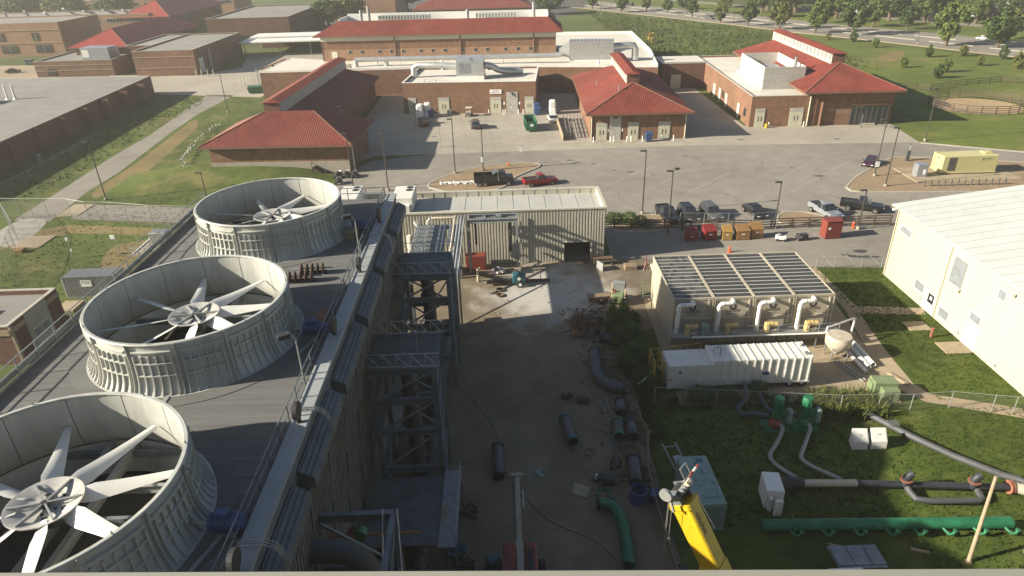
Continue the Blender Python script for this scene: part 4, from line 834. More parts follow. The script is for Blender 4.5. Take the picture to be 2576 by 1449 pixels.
for k in range(14): MB().cbox((.3+rnd.uniform(0,1.6),.8+rnd.uniform(0,3.2),2.556),(rnd.uniform(.05,.2),rnd.uniform(.05,.15),.006),rnd.uniform(0,3)).build('paint_chip','teal',mc)
rd = thing('red_hydrant_post', 'slim red marker post on the lawn by the shed doors', 'post', (41.4,56.0,0), 0); MB().cyl((0,0,0),(0,0,.9),.14,12).build('post','rust_red',rd,smooth=True); MB().cyl((0,0,.9),(0,0,1.05),.17,12).build('cap','rust_red',rd)
# ================================================================== yard
def gpipe(a, b, r, m, label, flange=True, mf='navy_pipe', cat='pipe', group='loose pipe lengths in the yard'):
    p = thing('pipe_length', label, cat, (0,0,0), 0, group); a, b = Vector(a), Vector(b)
    MB().pipe([a, b], r, .05, 20).build('pipe', m, p, smooth=True)
    if flange:
        d = (b-a).normalized(); MB().pipe([a, a+d*.22], r+.1, .14, 20).build('flange', mf, p, smooth=True); MB().pipe([b-d*.5, b], r+.05, .1, 20).build('flange', mf, p, smooth=True)
    return p
gpipe((-1.15,41.6,.5),(-1.1,38.2,.5),.4,'grey_pipe','dark flanged pipe length lying alone in the middle of the yard')
gpipe((4.35,44.9,.5),(4.8,41.8,.5),.4,'grey_pipe','dark flanged pipe length with a teal end, right of the middle of the yard', mf='teal')
gpipe((9.35,47.0,.45),(9.2,45.2,.45),.4,'grey_pipe','short grey pipe by the fence, farthest of the fence row')
gpipe((8.7,44.3,.45),(8.5,42.2,.45),.42,'grey_pipe','grey pipe with pale green lining by the fence', mf='green_dark')
gpipe((9.75,44.2,.45),(9.6,42.2,.45),.38,'grey_pipe','grey pipe standing against the fence boards beside the green lined one')
gpipe((9.15,39.7,.5),(8.9,37.0,.5),.45,'grey_pipe','wide grey pipe nearest the blue drum')
gpipe((9.2,57.3,.5),(11.0,56.2,.5),.55,'navy_pipe','thick dark pipe at the rubbish pile by the bush')
eb = thing('pipe_elbow', 'large dark grey bent pipe lying at the edge of the bush', 'pipe', (0,0,0))
MB().pipe([(8.1,54.6,.55),(8.0,52.5,.55),(7.95,51.0,.55),(8.1,50.0,.55),(8.5,49.3,.55),(9.1,48.8,.55),(9.9,48.6,.55)],.52,.06,20).build('pipe','grey_pipe',eb,smooth=True); MB().pipe([(8.1,54.75,.55),(8.1,54.5,.55)],.6,.1,20).build('flange','navy_pipe',eb,smooth=True); MB().pipe([(9.8,48.62,.55),(10.05,48.58,.55)],.6,.1,20).build('flange','navy_pipe',eb,smooth=True)
ge = thing('green_elbow', 'bright green bent pipe lying in the shaded foreground yard', 'pipe', (0,0,0))
MB().pipe([(5.9,35.2,.5),(6.4,35.15,.5),(6.9,34.85,.5),(7.2,34.2,.5),(7.3,33.3,.5),(7.25,31.5,.5),(7.1,29.8,.5)],.4,.05,20).build('pipe','green',ge,smooth=True); MB().pipe([(5.8,35.2,.5),(5.98,35.2,.5)],.48,.1,20).build('flange','black',ge)
bd = thing('blue_drum', 'open blue drum beside the fence boards in the yard', 'drum', (8.85,35.8,0))
MB().pipe([(0,0,.02),(0,0,1.15)],.62,.05,24).build('shell','blue',bd,smooth=True); MB().cyl((0,0,.02),(0,0,.1),.56,20).build('base','black',bd)
for z in (.4,.8,1.12): MB().lathe([(.62,-.03),(.65,0),(.62,.03)],24,(0,0,z),False).build('hoop','blue',bd,smooth=True)
tag(MB().pipe([(10.1,36.2,.4),(9.8,35.4,.4)],.36,.05,16).build('blue_ring','blue',smooth=True), 'short blue pipe ring leaning on the fence by the drum', 'pipe')
fb = thing('timber_fence', 'low rough timber board fence along the right side of the yard', 'fence')
fpts = [(10.45,46.0),(10.9,42.4),(10.75,42.1),(10.1,38.6),(9.95,35.5),(9.95,33.0),(10.05,29.6),(10.1,26)]
for a, b in zip(fpts, fpts[1:]):
    MB().beam((a[0],a[1],.62),(b[0],b[1],.62),.09,.26).build('board','timber',fb); MB().beam((a[0],a[1],.28),(b[0],b[1],.28),.08,.24).build('board','timber',fb)
    MB().beam((a[0]+.1,a[1],0),(a[0]+.1,a[1],.85),.14).build('post','timber',fb)
for k in range(7): tag(MB().beam((9.9+.12*k,42.0-.25*k,.05+.03*k),(9.95+.1*k,39.2-.2*k,.05+.03*k),.1,.06).build('loose_plank','timber'), '%s loose plank from the left beside the yard fence' % ORD[k], 'plank', 'loose planks by the yard fence')
tag(MB().add([(4.15,36.7,.03),(4.5,37.8,.03),(5.6,37.2,.03),(5.2,36.15,.03),(4.15,36.7,.09),(4.5,37.8,.09),(5.6,37.2,.09),(5.2,36.15,.09)],[(3,2,1,0),(4,5,6,7),(0,1,5,4),(1,2,6,5),(2,3,7,6),(3,0,4,7)]).build('plywood_sheet','timber_pale'), 'square plywood sheet lying flat on the yard', 'board')
cp = thing('compressor', 'small black compressor with a white end in the yard', 'compressor', (6.2,37.9,0), R(-20)); MB().bbox(0,-.3,.15,1.3,.3,.7,.08).build('casing','black',cp); MB().cyl((-.12,0,.45),(.0,0,.45),.22,14).build('end_cap','lamp_white',cp); MB().cyl((.65,-.3,.15),(.65,-.4,.15),.15,12).build('wheel','rubber',cp)
def cable(pts, label, r=.025): return hose('yard_cable', [(x,y,.03) for x,y in pts], r, 'black', label, 6)
cable([(-.97,42),(-1.3,43.6),(-1.84,45.4),(-2.9,47.4),(-3.76,49.6)], 'thin dark cable running from the lone pipe towards the steel frames')
cable([(-.58,39.1),(.08,37.4),(.9,36.2),(2.64,34),(5.18,32.4),(6.3,30.9)], 'thin dark cable snaking across the foreground yard to the green bend')
hose('coil_hose', [(6.0+.42*math.cos(a),41.0+.42*math.sin(a),.05) for a in [k*math.pi/6 for k in range(13)]], .03, 'black', 'coiled black hose ring on the yard', 6)
ld = thing('ladder', 'short grey ladder lying flat near the bent grey pipe', 'ladder', (7.8,46.6,.08), R(8))
for x in (0,.55): MB().beam((x,-1.3,0),(x,1.2,0),.05,.08).build('stile','galv_dull',ld)
for k in range(8): MB().beam((0,-1.1+k*.3,0),(.55,-1.1+k*.3,0),.04).build('rung','galv_dull',ld)
pst = thing('pipe_stand', 'thin steel pipe trestle standing in the yard', 'trestle', (7.3,38.9,0))
for x, y in ((0,0),(.9,.1),(.1,.8),(1.0,.85)): MB().beam((x,y,0),((x-.45)*.4+.45,(y-.4)*.4+.4,.9),.06).build('leg','navy_pipe',pst)
MB().cyl((.45,-.6,.92),(.55,3.0,.92),.13,10).build('pipe','navy_pipe',pst,smooth=True)
for i, (x, y, s) in enumerate(((4.9,48.2,.7),(6.2,47.5,.9))):
    mb = MB()
    for k in range(46): a = rnd.uniform(0,6.28); mb.beam((x+rnd.gauss(0,.15),y+rnd.gauss(0,.15),.08),(x+s*math.cos(a)*rnd.uniform(.4,1),y+s*.8*math.sin(a)*rnd.uniform(.4,1),rnd.uniform(.05,.5)),.07,.03)
    tag(mb.build('scrap_heap','black'), ['dark heap of scrap left of the ladder','dark spiky heap of scrap beside the ladder'][i], 'scrap')
for i, (x, y, m) in enumerate(((-3.0,35.3,'rust'),(-3.4,30.6,'black'),(-3.9,31.6,'teal'),(2.0,38.9,'mint'),(6.6,36.6,'green_dark'))):
    mb = MB()
    for k in range(22 if i < 3 else 5): mb.cbox((x+rnd.gauss(0,.35),y+rnd.gauss(0,.35),.12+abs(rnd.gauss(0,.12)) if i < 3 else .06),(rnd.uniform(.15,.6),rnd.uniform(.08,.3),rnd.uniform(.08,.25)),rnd.uniform(0,3))
    tag(mb.build('scrap_heap',m), ['rusty scrap heap below the gangway','dark scrap heap in the lower yard by the ledge','teal scrap heap beside the dark one in the lower yard','pale green scraps near the plywood sheet','dark green scraps by the green bend'][i], 'scrap')
# wheel machine in lower yard
wm = thing('tool_cart', 'small dark tool cart with a round teal tank in the lower yard', 'cart', (-1.5,30.4,0)); MB().lathe([(.01,1.0),(.3,.95),(.42,.8),(.42,.4),(.01,.35)],16,cap=False).build('tank','teal',wm,smooth=True); MB().box(-.5,-.6,.25,.5,.6,.35).build('frame','black',wm)
for x in (-.5,.5): MB().cyl((x,-.3,.25),(x+.1,-.3,.25),.25,12).build('wheel','rubber',wm)
# telehandler
th = thing('telehandler', 'red telehandler with a long tan boom pointing up the yard', 'telehandler', (.25,27.6,0))
MB().bbox(-1.05,-2.6,.7,-.28,3.1,2.0,.08).build('body','red_body',th); MB().bbox(.28,-2.6,.7,1.05,3.1,2.0,.08).build('body','red_body',th); MB().bbox(-.28,-2.6,.6,.28,3.3,1.3,.05).build('chassis','black',th)
MB().bbox(-1.05,-1.2,2.0,-.32,.8,2.75,.06).build('cab','glass',th); MB().box(-1.07,-1.25,2.75,-.3,.85,2.83).build('cab_roof','red_body',th); MB().box(.45,.9,2.002,.8,2.4,2.03).build('vent','black',th)
MB().beam((0,-2.4,2.6),(0,2.2,3.0),.42,.5).build('boom_base','tan_boom',th); MB().beam((0,2.2,3.0),(0,7.0,3.75),.3,.36).build('boom_inner','tan_boom',th); MB().beam((.28,-1.5,2.7),(.28,4.6,3.3),.05).build('hose_rail','red_body',th)
MB().beam((-.3,3.3,3.1),(-.3,6.7,3.62),.06).build('hose_rail','black',th); MB().box(-.42,6.9,3.5,.42,7.15,4.0).build('boom_head','tan_boom',th); MB().beam((.34,4.6,3.3),(.34,6.0,3.52),.08).build('ram','cream_pipe',th)
for x in (-1.35,1.35):
    for y in (-1.7,2.0): wq = MB().cyl((x-.2,y,.65),(x+.2,y,.65),.65,20).build('wheel','rubber',th,smooth=True); MB().cyl((x-.21,y,.65),(x+.21,y,.65),.28,12).build('rim','cream_pipe',wq)
# crane
cr = thing('mobile_crane', 'yellow telescopic crane boom with a dark sheave head, rising from the lower edge', 'crane')
TIP = Vector((8.21,24.65,11.5)); BASE = Vector((11.77,21.76,4.0)); d = (BASE-TIP).normalized()
def boom_sec(a, b, wd, ht, m, nm):
    d_ = (b-a).normalized(); x = d_.cross(Vector((0,0,1))).normalized(); y = x.cross(d_).normalized()
    if y.z < 0: y = -y
    pr2 = [(-.5,-.5),(-.42,-.62),(0,-.7),(.42,-.62),(.5,-.5),(.5,.42),(.42,.5),(-.42,.5),(-.5,.42)]
    return MB().loft([[p+x*(u*wd)+y*(v*ht) for u, v in pr2] for p in (a, b)]).build(nm, m, cr)
boom_sec(TIP+d*.35, TIP+d*4.6, .95, .95, 'yellow', 'boom_section'); boom_sec(TIP+d*3.9, TIP+d*8.0, 1.06, 1.06, 'yellow', 'boom_section'); boom_sec(TIP+d*7.6, BASE+d*3, 1.2, 1.2, 'yellow', 'boom_section')
boom_sec(TIP+d*.28, TIP+d*.55, 1.1, 1.1, 'yellow', 'boom_collar')
X = d.cross(Vector((0,0,1))).normalized(); Yv = X.cross(d).normalized()
if Yv.z < 0: Yv = -Yv
if X.x < 0: X = -X
def cp_(u, v, s): return TIP+X*u+Yv*v+d*s
for u in (-.3,-.1,.1,.3): MB().cyl(cp_(u-.07,-.1,-.15), cp_(u+.07,-.1,-.15), .33, 18).build('sheave','black',cr,smooth=True)
for u in (-.42,.42): MB().beam(cp_(u,-.15,-.5), cp_(u,-.1,.4), .05, .7).build('head_plate','steel',cr)
for u in (-.25,0,.25): MB().cyl(cp_(u-.06,.3,-.35), cp_(u+.06,.3,-.35), .17, 14).build('sheave','galv_dull',cr)
MB().cyl(cp_(.3,.45,-.6), cp_(.3,.45,-.4), .22, 14).build('lamp','cream_pipe',cr)
MB().beam(cp_(-.45,.1,-.1), cp_(-1.05,.05,-.5), .16, .24).build('side_arm','steel',cr); MB().cyl(cp_(-1.2,.05,-.75), cp_(-1.05,.05,-.75), .32, 16).build('side_sheave','galv_dull',cr); MB().beam(cp_(-.9,0,-.4), cp_(-.95,-.1,.3), .1).build('side_arm','galv_dull',cr)
for a, b in (((.1,.5,-.75),(.1,.5,-1.35)),((.7,.5,-.75),(.7,.5,-1.35)),((.1,.5,-1.35),(.7,.5,-1.35)),((-.2,.5,-.72),(.55,.5,-.72))): MB().cyl(cp_(*a), cp_(*b), .035, 6).build('guard_rail','galv',cr)
MB().cyl(cp_(.55,.5,-.68), cp_(1.5,.5,-.68), .05, 8).build('beacon_arm','orange',cr); MB().cyl(cp_(.95,.5,-.68), cp_(1.25,.5,-.68), .07, 8).build('beacon','lamp_white',cr)
MB().cyl(cp_(.45,.45,.5), cp_(.62,.45,2.2), .035, 6).build('strut','galv',cr); MB().cbox(cp_(.62,.45,2.3),(.1,.1,.12)).build('strut_end','galv',cr)
ang = math.atan2(d.y, d.x); rotm = Matrix((tuple(d), tuple(Yv.cross(d)), tuple(Yv))).transposed().to_4x4()
tx = text_part('GROVE', .36, 'ink', cr, (0,0,0), (0,0,0)); tx.matrix_basis = Matrix.Translation(cp_(-.15,.482,1.5)) @ rotm
for s in (3.4,4.4): MB().cyl(cp_(.41,.1,s), cp_(.46,.1,s), .06, 8).build('pin','galv',cr)
for u, v, h in ((-.62,-.4,6.2),(-.5,-.4,6.2),(-.95,0,2.2)): MB().cyl(cp_(u,v,-.1), cp_(u,v,-.1)-Vector((0,0,h)), .013, 5).build('hoist_rope','galv_dull',cr)
MB().lathe([(.01,.12),(.09,.06),(.09,-.06),(.01,-.14)],10,tuple(cp_(-.95,0,-.1)-Vector((0,0,2.3))),False).build('ball_weight','galv',cr)
MB().bbox(11.6,13.0,.9,15.4,24.6,2.1,.15).build('carrier','yellow',cr); MB().bbox(12.2,17.5,2.1,14.9,22.5,3.4,.1).build('superstructure','yellow',cr)
for x in (11.9,15.1):
    for y in (14.5,16.2,21.2,22.9): MB().cyl((x-.25,y,.7),(x+.25,y,.7),.7,18).build('wheel','rubber',cr,smooth=True)
lr = thing('rail_rack', 'pale steel rack of rails lying behind the crane boom tip', 'rack', (12.0,38.6,0), R(6))
for x in (0,1.0): MB().beam((x,-2,.5),(x,2.6,.5),.09,.12).build('rail','galv_dull',lr)
for y in (-1.6,.3,2.2): MB().beam((0,y,.48),(1.0,y,.48),.07).build('cross_bar','galv_dull',lr); MB().beam((0,y,0),(0,y,.5),.07).build('leg','galv_dull',lr); MB().beam((1,y,0),(1,y,.5),.07).build('leg','galv_dull',lr)
MB().box(.2,-.8,.55,.8,.9,.75).build('load','car_silver',lr)
hz = thing('striped_barrel', 'black barrel with red and white stripes by the ledge right of the yard', 'barrel', (10.4,29.2,0)); MB().lathe([(.01,.9),(.25,.9),(.3,.8),(.3,.1),(.26,0),(.01,0)],16,cap=False).build('shell','black',hz,smooth=True)
for z, m in ((.3,'sign_white'),(.42,'red'),(.54,'sign_white')): MB().lathe([(.302,-.05),(.306,-.05),(.306,.05),(.302,.05)],16,(0,0,z),False).build('stripe',m,hz)
# trencher (teal engine between two long chains)
tn = thing('trencher', 'teal engine trailer with long toothed chain booms left and right', 'trencher', (1.4,70.2,0))
MB().bbox(-.75,-.5,.45,.75,.5,1.5,.08).build('engine_box','teal',tn); MB().box(-3.8,-.16,.35,-.75,.16,.65).build('boom','rust',tn); MB().box(.75,-.16,.35,3.6,.16,.65).build('boom','black',tn)
for k in range(13): MB().box(-3.7+k*.23,-.26,.3,-3.58+k*.23,.26,.7).build('tooth','black',tn)
for y in (-.7,.7): MB().cyl((.1,y-.12,.4),(.1,y+.12,.4),.4,16).build('wheel','rubber',tn,smooth=True); 
MB().cyl((.1,-.84,.4),(.1,-.82,.4),.2,12).build('rim','lamp_white',tn); MB().tube([(.4,.2,1.4),(.9,.2,1.5),(1.7,.3,1.45)],.13,8).build('exhaust','galv_dull',tn); MB().cyl((2.5,.1,.6),(2.5,.1,1.3),.07,8).build('post','lamp_white',tn); MB().cyl((0,-.52,1.0),(0,-.505,1.0),.2,12).build('gauge','sign_white',tn)
for i, (x, y) in enumerate(((-.8,68.9),(-.85,67.6))): tag(MB().pipe([(x,y,.06),(x+.01,y+.01,.2)],.48,.14,18).build('steel_ring','rust',smooth=True), ['rusty ring on the gravel nearer the trencher','rusty ring on the gravel in front of the other'][i], 'ring')
mb = MB()
for k in range(26): mb.cbox((-.9+rnd.gauss(0,.3),73.4+rnd.gauss(0,.25),.2+abs(rnd.gauss(0,.25))),(rnd.uniform(.2,.6),rnd.uniform(.15,.4),rnd.uniform(.1,.3)),rnd.uniform(0,3))
tb = mb.build('tarp_bundle','white_paint'); tag(tb, 'crumpled white and dark blue tarp bundle by the corrugated wall', 'tarp')
MB().cbox((-1.25,73.2,.5),(.35,.3,.7),.4).build('blue_fold','blue',tb)
# rubbish pile and stuff beside the bush
for i, (x, y, r_, m) in enumerate(((6.4,61.6,.55,'cream_pipe'),(7.2,61.2,.5,'rust'),(6.9,58.2,.6,'rust_red'),(7.6,59.7,.5,'rust'),(8.6,58.6,.55,'navy_pipe'),(9.4,60.9,.45,'black'))):
    tag(MB().pipe([(x,y,.05),(x+.15,y+.3,.5)],r_,.1,18).build('flange_ring',m,smooth=True), ['pale ring leaning at the near left of the scrap pile','rusty ring behind the pale one on the scrap pile','rust red ring at the foot of the scrap pile','rusty ring in the middle of the scrap pile','dark blue ring in front of the thick dark pipe','black ring at the back of the scrap pile'][i], 'ring', 'rings on the scrap pile')
mb = MB()
for k in range(70): mb.beam((8+rnd.gauss(0,1.0),60.3+rnd.gauss(0,1.3),rnd.uniform(.05,.3)),(8+rnd.gauss(0,1.1),60.3+rnd.gauss(0,1.4),rnd.uniform(.1,.8)),.1,.06)
tag(mb.build('scrap_pile','rust'), 'tangled rusty scrap pile at the sunlit edge of the yard', 'scrap')
fl_r = thing('flatbed_trailer', 'low plank bed trailer with a red lamp standing by the bush', 'trailer', (9.8,65.6,0), R(6))
MB().box(-1.0,-.7,.5,2.9,.7,.62).build('bed','timber',fl_r); MB().box(-1.0,-.72,.62,2.9,-.66,.9).build('side','rust',fl_r)
for x in (.5,1.4):
    for y in (-.8,.8): MB().cyl((x,y-.1,.32),(x,y+.1,.32),.32,14).build('wheel','rubber',fl_r)
MB().cyl((1.9,-.6,.9),(1.9,-.6,1.5),.2,10,.12).build('lamp','red',fl_r)
sk = thing('skid_loader', 'small green and tan loader frame parked behind the bush', 'loader', (12.1,65.2,0), R(-12)); MB().bbox(-.6,-.9,.4,.6,.9,1.3,.08).build('body','olive',sk); MB().box(-.65,.2,1.3,.65,.95,2.2).build('cage','galv_dull',sk)
for x in (-.72,.72): MB().beam((x,-.9,1.0),(x,1.0,1.9),.14).build('arm','timber_pale',sk)
for x in (-.8,.8):
    for y in (-.5,.6): MB().cyl((x-.12,y,.4),(x+.12,y,.4),.4,14).build('wheel','rubber',sk)
gf = thing('green_rack', 'thin green pipe rack frame left of the filter tanks', 'rack', (14.8,65.2,0))
for x in (0,1.1):
    for y in (0,.8): MB().cyl((x,y,0),(x,y,1.9),.035,6).build('post','olive',gf)
for z in (.7,1.4,1.9): MB().cyl((0,0,z),(1.1,0,z),.03,6).build('rail','olive',gf); MB().cyl((0,.8,z),(1.1,.8,z),.03,6).build('rail','olive',gf)
tag(MB().cyl((15.3,63.1,0),(15.4,63.1,2.2),.05,8).build('marker_post','galv'), 'single galvanised post left of the filter tanks', 'post')
rs = thing('red_stand', 'red pipe stand beside pallets of white blocks left of the filter tanks', 'stand', (16.4,72.9,0)); 
for x, y in ((0,0),(.7,.2),(.3,.7)): MB().beam((x,y,0),(.35,.3,1.0),.07).build('leg','red',rs)
MB().cyl((.35,.3,.9),(.35,.3,1.9),.05,8).build('mast','red',rs); MB().beam((-.2,.1,.5),(.9,.5,.5),.08).build('bar','red',rs)
for i in range(3): tag(MB().bbox(17.4+.02*i,72.4+i*.55,.02,19.3,72.85+i*.55,.38,.03).build('block_pallet','white_metal'), '%s row of white blocks behind the red stand' % ['front','middle','back'][i], 'blocks', 'white blocks by the filter tanks')
tag(MB().bbox(14.2,73.0,.02,15.7,74.1,.55,.04).build('wood_pallet','timber'), 'low stack of wood left of the red stand', 'pallet')
sa = thing('sandwich_bench', 'orange brown steel bench by the doorway of the corrugated building', 'bench', (11.4,75.0,0)); MB().box(-.8,-.4,.85,1.6,.4,.95).build('top','rust',sa)
for x in (-.7,1.4): MB().box(x,-.35,0,x+.08,.35,.85).build('leg','rust',sa)
tag(MB().add([(10.9,74.0,.02),(11.5,72.9,.02),(11.55,72.95,1.0),(10.95,74.05,1.0),(11.0,74.05,.02),(11.6,72.95,.02),(11.65,73,1.0),(11.05,74.1,1.0)],[(0,1,2,3),(7,6,5,4),(0,4,5,1),(3,2,6,7)]).build('sheet_metal_board','galv_dull'), 'grey panel leaning beside the doorway', 'panel')
# ================================================================== service yard boxes, fence, cars
def skip_bin(loc, label, m, w_=1.5, h=1.75, dpt=1.3, rz=0, slope=True):
    b = thing('metal_bin', label, 'bin', loc, rz, 'bins along the wooden fence')
    t = h*.72 if slope else h
    MB().add([(0,0,.1),(w_,0,.1),(w_,dpt,.1),(0,dpt,.1),(0,0,t),(w_,0,t),(w_,dpt,h),(0,dpt,h)],[(3,2,1,0),(4,5,6,7),(0,1,5,4),(1,2,6,5),(2,3,7,6),(3,0,4,7)]).build('body',m,b)
    MB().add([(-.04,-.05,t+.01),(w_+.04,-.05,t+.01),(w_+.04,dpt+.03,h+.01),(-.04,dpt+.03,h+.01),(-.04,-.05,t+.06),(w_+.04,-.05,t+.06),(w_+.04,dpt+.03,h+.06),(-.04,dpt+.03,h+.06)],[(3,2,1,0),(4,5,6,7),(0,1,5,4),(1,2,6,5),(2,3,7,6),(3,0,4,7)]).build('lid',m,b)
    for x in (.1,w_-.25): MB().box(x,0,0,x+.15,dpt,.1).build('foot','black',b)
    MB().box(w_*.35,-.02,t*.62,w_*.6,-.008,t*.72).build('label_plate','sign_white',b)
skip_bin((23.6,81.0,0),'dark red bin in the shade, leftmost by the fence','red',1.5,1.4)
skip_bin((26.0,80.9,0),'bright red bin catching the sun by the fence','red',1.6,1.8,1.3,R(8))
skip_bin((28.3,80.9,0),'ochre bin directly right of the red ones','ochre',1.2,1.7,1.2,R(-4))
skip_bin((30.1,80.8,0),'orange brown bin, middle of the brown three','orange_box',1.7,1.75)
skip_bin((32.1,81.1,0),'orange brown bin, rightmost of the brown three','orange_box',1.5,1.85)
rb = thing('tall_red_box', 'tall maroon steel cabinet with a small white sign in the service yard', 'cabinet', (41.4,80.2,0), R(3))
MB().bbox(0,0,.12,2.1,1.5,2.4,.03).build('body','maroon',rb); MB().box(-.05,-.05,2.4,2.15,1.55,2.47).build('lid','maroon',rb); MB().box(.25,-.02,1.35,.6,-.01,1.65).build('notice','sign_white',rb)
for x in (.05,1.9): MB().box(x,.1,0,x+.15,1.4,.12).build('foot','black',rb)
we = thing('welder_cart', 'white welding set on a small cart left of the black one', 'welder', (35.0,80.2,0), R(-15)); MB().bbox(0,0,.25,1.3,.7,.7,.06).build('casing','white_paint',we); MB().bbox(.2,.1,.7,.6,.6,.95,.04).build('top_box','galv_dull',we)
for x, y in ((.2,0),(1.1,0),(.2,.7),(1.1,.7)): MB().cyl((x,y-.06,.18),(x,y+.06,.18),.18,12).build('wheel','rubber',we)
we = thing('welder_cart', 'black welding set on a small cart in the service yard', 'welder', (37.8,79.9,0), R(6)); MB().bbox(0,0,.25,1.4,.8,.85,.06).build('casing','black',we); MB().box(.1,-.02,.4,.6,-.005,.7).build('panel','galv_dull',we); MB().tube([(.1,.1,.85),(.1,.1,1.05),(1.3,.1,1.05),(1.3,.1,.85)],.03,6).build('handle','galv',we); MB().cbox((1.45,.4,.6),(.15,.2,.3)).build('cap','red',we)
for x, y in ((.2,0),(1.2,0),(.2,.8),(1.2,.8)): MB().cyl((x,y-.06,.18),(x,y+.06,.18),.18,12).build('wheel','rubber',we)
def cone(x, y, label):
    c = thing('traffic_cone', label, 'cone', (x,y,.02), 0, 'orange cones'); MB().lathe([(.01,.9),(.05,.9),(.2,.05),(.01,.05)],14,cap=False).build('cone','orange',c,smooth=True); MB().cbox((0,0,.025),(.5,.5,.05)).build('base','orange',c)
cone(28.1,77.3,'orange cone standing on the asphalt at the shadow edge'); cone(.9,116.2,'orange cone on the gravel island')
hy = thing('fire_hydrant', 'red fire hydrant beside the wooden fence', 'hydrant', (46.7,83.6,0)); MB().lathe([(.01,.95),(.08,.92),(.16,.78),(.18,.72),(.14,.7),(.14,.1),(.2,.08),(.2,0),(.01,0)],16,cap=False).build('body','orange',hy,smooth=True); MB().cyl((-.26,0,.55),(.26,0,.55),.08,10).build('outlet','orange',hy)
tag(MB().cbox((27.3,78.6,.03),(.1,.1,.02)).build('ground_plate','galv'), 'tiny metal plate on the asphalt', 'plate') if False else None
def wood_fence(name, label, pts, h=1.5, rails=4, step=2.4, m='fence_wood'):
    f_ = thing(name, label, 'fence'); pm_ = MB().box(-.09,-.09,0,.09,.09,h).mesh('post', m)
    for a, b in zip(pts, pts[1:]):
        a, b = Vector((*a,0)), Vector((*b,0)); L = (b-a).length; k = max(1, round(L/step))
        for i in range(k): put('post', pm_, f_, tuple(a.lerp(b, i/k)), math.atan2(b.y-a.y,b.x-a.x))
        for r in range(rails):
            z = h*(.25+.7*r/(rails-1)); MB().beam(a+Vector((0,0,z)), b+Vector((0,0,z)), .05, .14).build('board', m, f_)
    put('post', pm_, f_, (*pts[-1],0)); return f_
wood_fence('plank_fence','brown four rail plank fence between the service yard and the parked cars',[(12.6,86.2),(24,84.95),(33,84.1),(38.7,84.4),(52,84.3)])
wood_fence('pen_fence','brown round pen fence on the right lawn',[(105+9.6*math.cos(a),149.5+8.6*math.sin(a)) for a in [k*math.pi/11 for k in range(23)]],1.9,4,2.8)
wood_fence('paddock_fence','brown paddock fence behind the round pen',[(96,169.5),(102.8,168.4),(104.3,166.6),(108.1,167.8),(113,170.7),(126.6,173.6),(140,168)],1.5,3,3.2)
def chain_fence(label, pts, h=2.2, step=3, m='galv_dull', top=True):
    f_ = thing('chain_link_fence', label, 'fence'); pm_ = MB().cyl((0,0,0),(0,0,h),.04,6).mesh('post', m)
    for a, b in zip(pts, pts[1:]):
        a, b = Vector((*a,0)), Vector((*b,0)); k = max(1, round((b-a).length/step))
        for i in range(k): put('post', pm_, f_, tuple(a.lerp(b, i/k)))
        if top: MB().cyl(a+Vector((0,0,h)), b+Vector((0,0,h)), .025, 6).build('top_rail', m, f_)
        MB().quad(tuple(a), tuple(b), tuple(b+Vector((0,0,h))), tuple(a+Vector((0,0,h)))).build('netting','net',f_,fix=False)
    put('post', pm_, f_, (*pts[-1],0)); return f_
chain_fence('tall chain link fence above the plank fence by the parked cars',[(23.5,84.6),(33,83.7),(36.4,84.0)],2.6,3.2)
chain_fence('chain link fence along the lower lawn by the weeds',[(12.3,47.0),(20,46.0),(27.4,45.0),(30.6,45.0),(33.2,44.8),(36.6,45.0),(39.7,44.3),(41.3,44.0),(43.6,43.6)],1.7,2.6)
chain_fence('chain link fence between the service yard stalls and the lawn',[(36.8,72),(38.9,71.9),(42,71.7),(44.4,71.6)],1.3,2.2)
chain_fence('tall chain link fence beyond the tower on the left lawn',[(-76,98),(-73.1,97.6),(-71.2,97.5),(-68.8,97.3),(-65,96.7),(-61.5,95.1),(-58.6,94.8),(-55.2,94),(-51.1,92.7),(-46,92),(-38,91)],3.2,3.6)
chain_fence('chain link fence running toward the camera at the far left',[(-76,98),(-68,88.5),(-63.8,80),(-62.2,76),(-60,68),(-58,60)],3.0,3.4)
chain_fence('fence of pale posts beside the dark left building',[(-86,145.2),(-85,137.4),(-84.5,133),(-84.3,125.6),(-83.9,117.7),(-83.9,108)],1.6,4)
chain_fence('tall wire fence beside the shed corner',[(54,84.2),(53.8,78),(46,71.2)],2.6,3)
# ------------------------------------------------------------------ lamps
lamp_p = [(-8.3,112.9,9.4),(-3.5,114,7.6),(21.45,82.4,9.2),(19.8,91.3,9.3),(59.2,99.5,9.2),(60.0,104.5,9.2),(79.1,123.8,9.6),(-64.2,105,9.5),(-66.1,166.5,10.5),(-47.6,104,4.3),(36.45,84.6,6.5),(47.2,83.2,5.5),(-18.7,105,9.3),(-24.5,106,9.3),(51.9,368.7,12),(59.5,383.9,12),(100.4,307.5,10),(142.2,240.1,10),(-29.5,127,9)]
lamp_l = ['grey lamp post at the left tip of the gravel island','shorter lamp post with a sign at the middle of the gravel island','twin headed lamp post standing in the bed by the plank fence','lamp post at the near edge of the parking lot right of the corrugated building','lamp post on the generator island, nearer of two','lamp post with a white sign on the generator island','lamp post on the lawn kerb right of the clinic entrance','lamp post beside the campus road on the left','tall lamp post by the loading court','small lamp on the grass left of the farthest fan stack','short lamp post with a hooded head by the plank fence','short lamp post beside the red hydrant','lamp post in the parking lot above the corrugated building','lamp post by the left barn corner seen over the tower end','far street lamp post, left of two close together','far street lamp post, right of two close together','far lamp post on the street kerb by the meadow','far lamp post on the street kerb right of the clinic','lamp post in the shade beside the left barn']
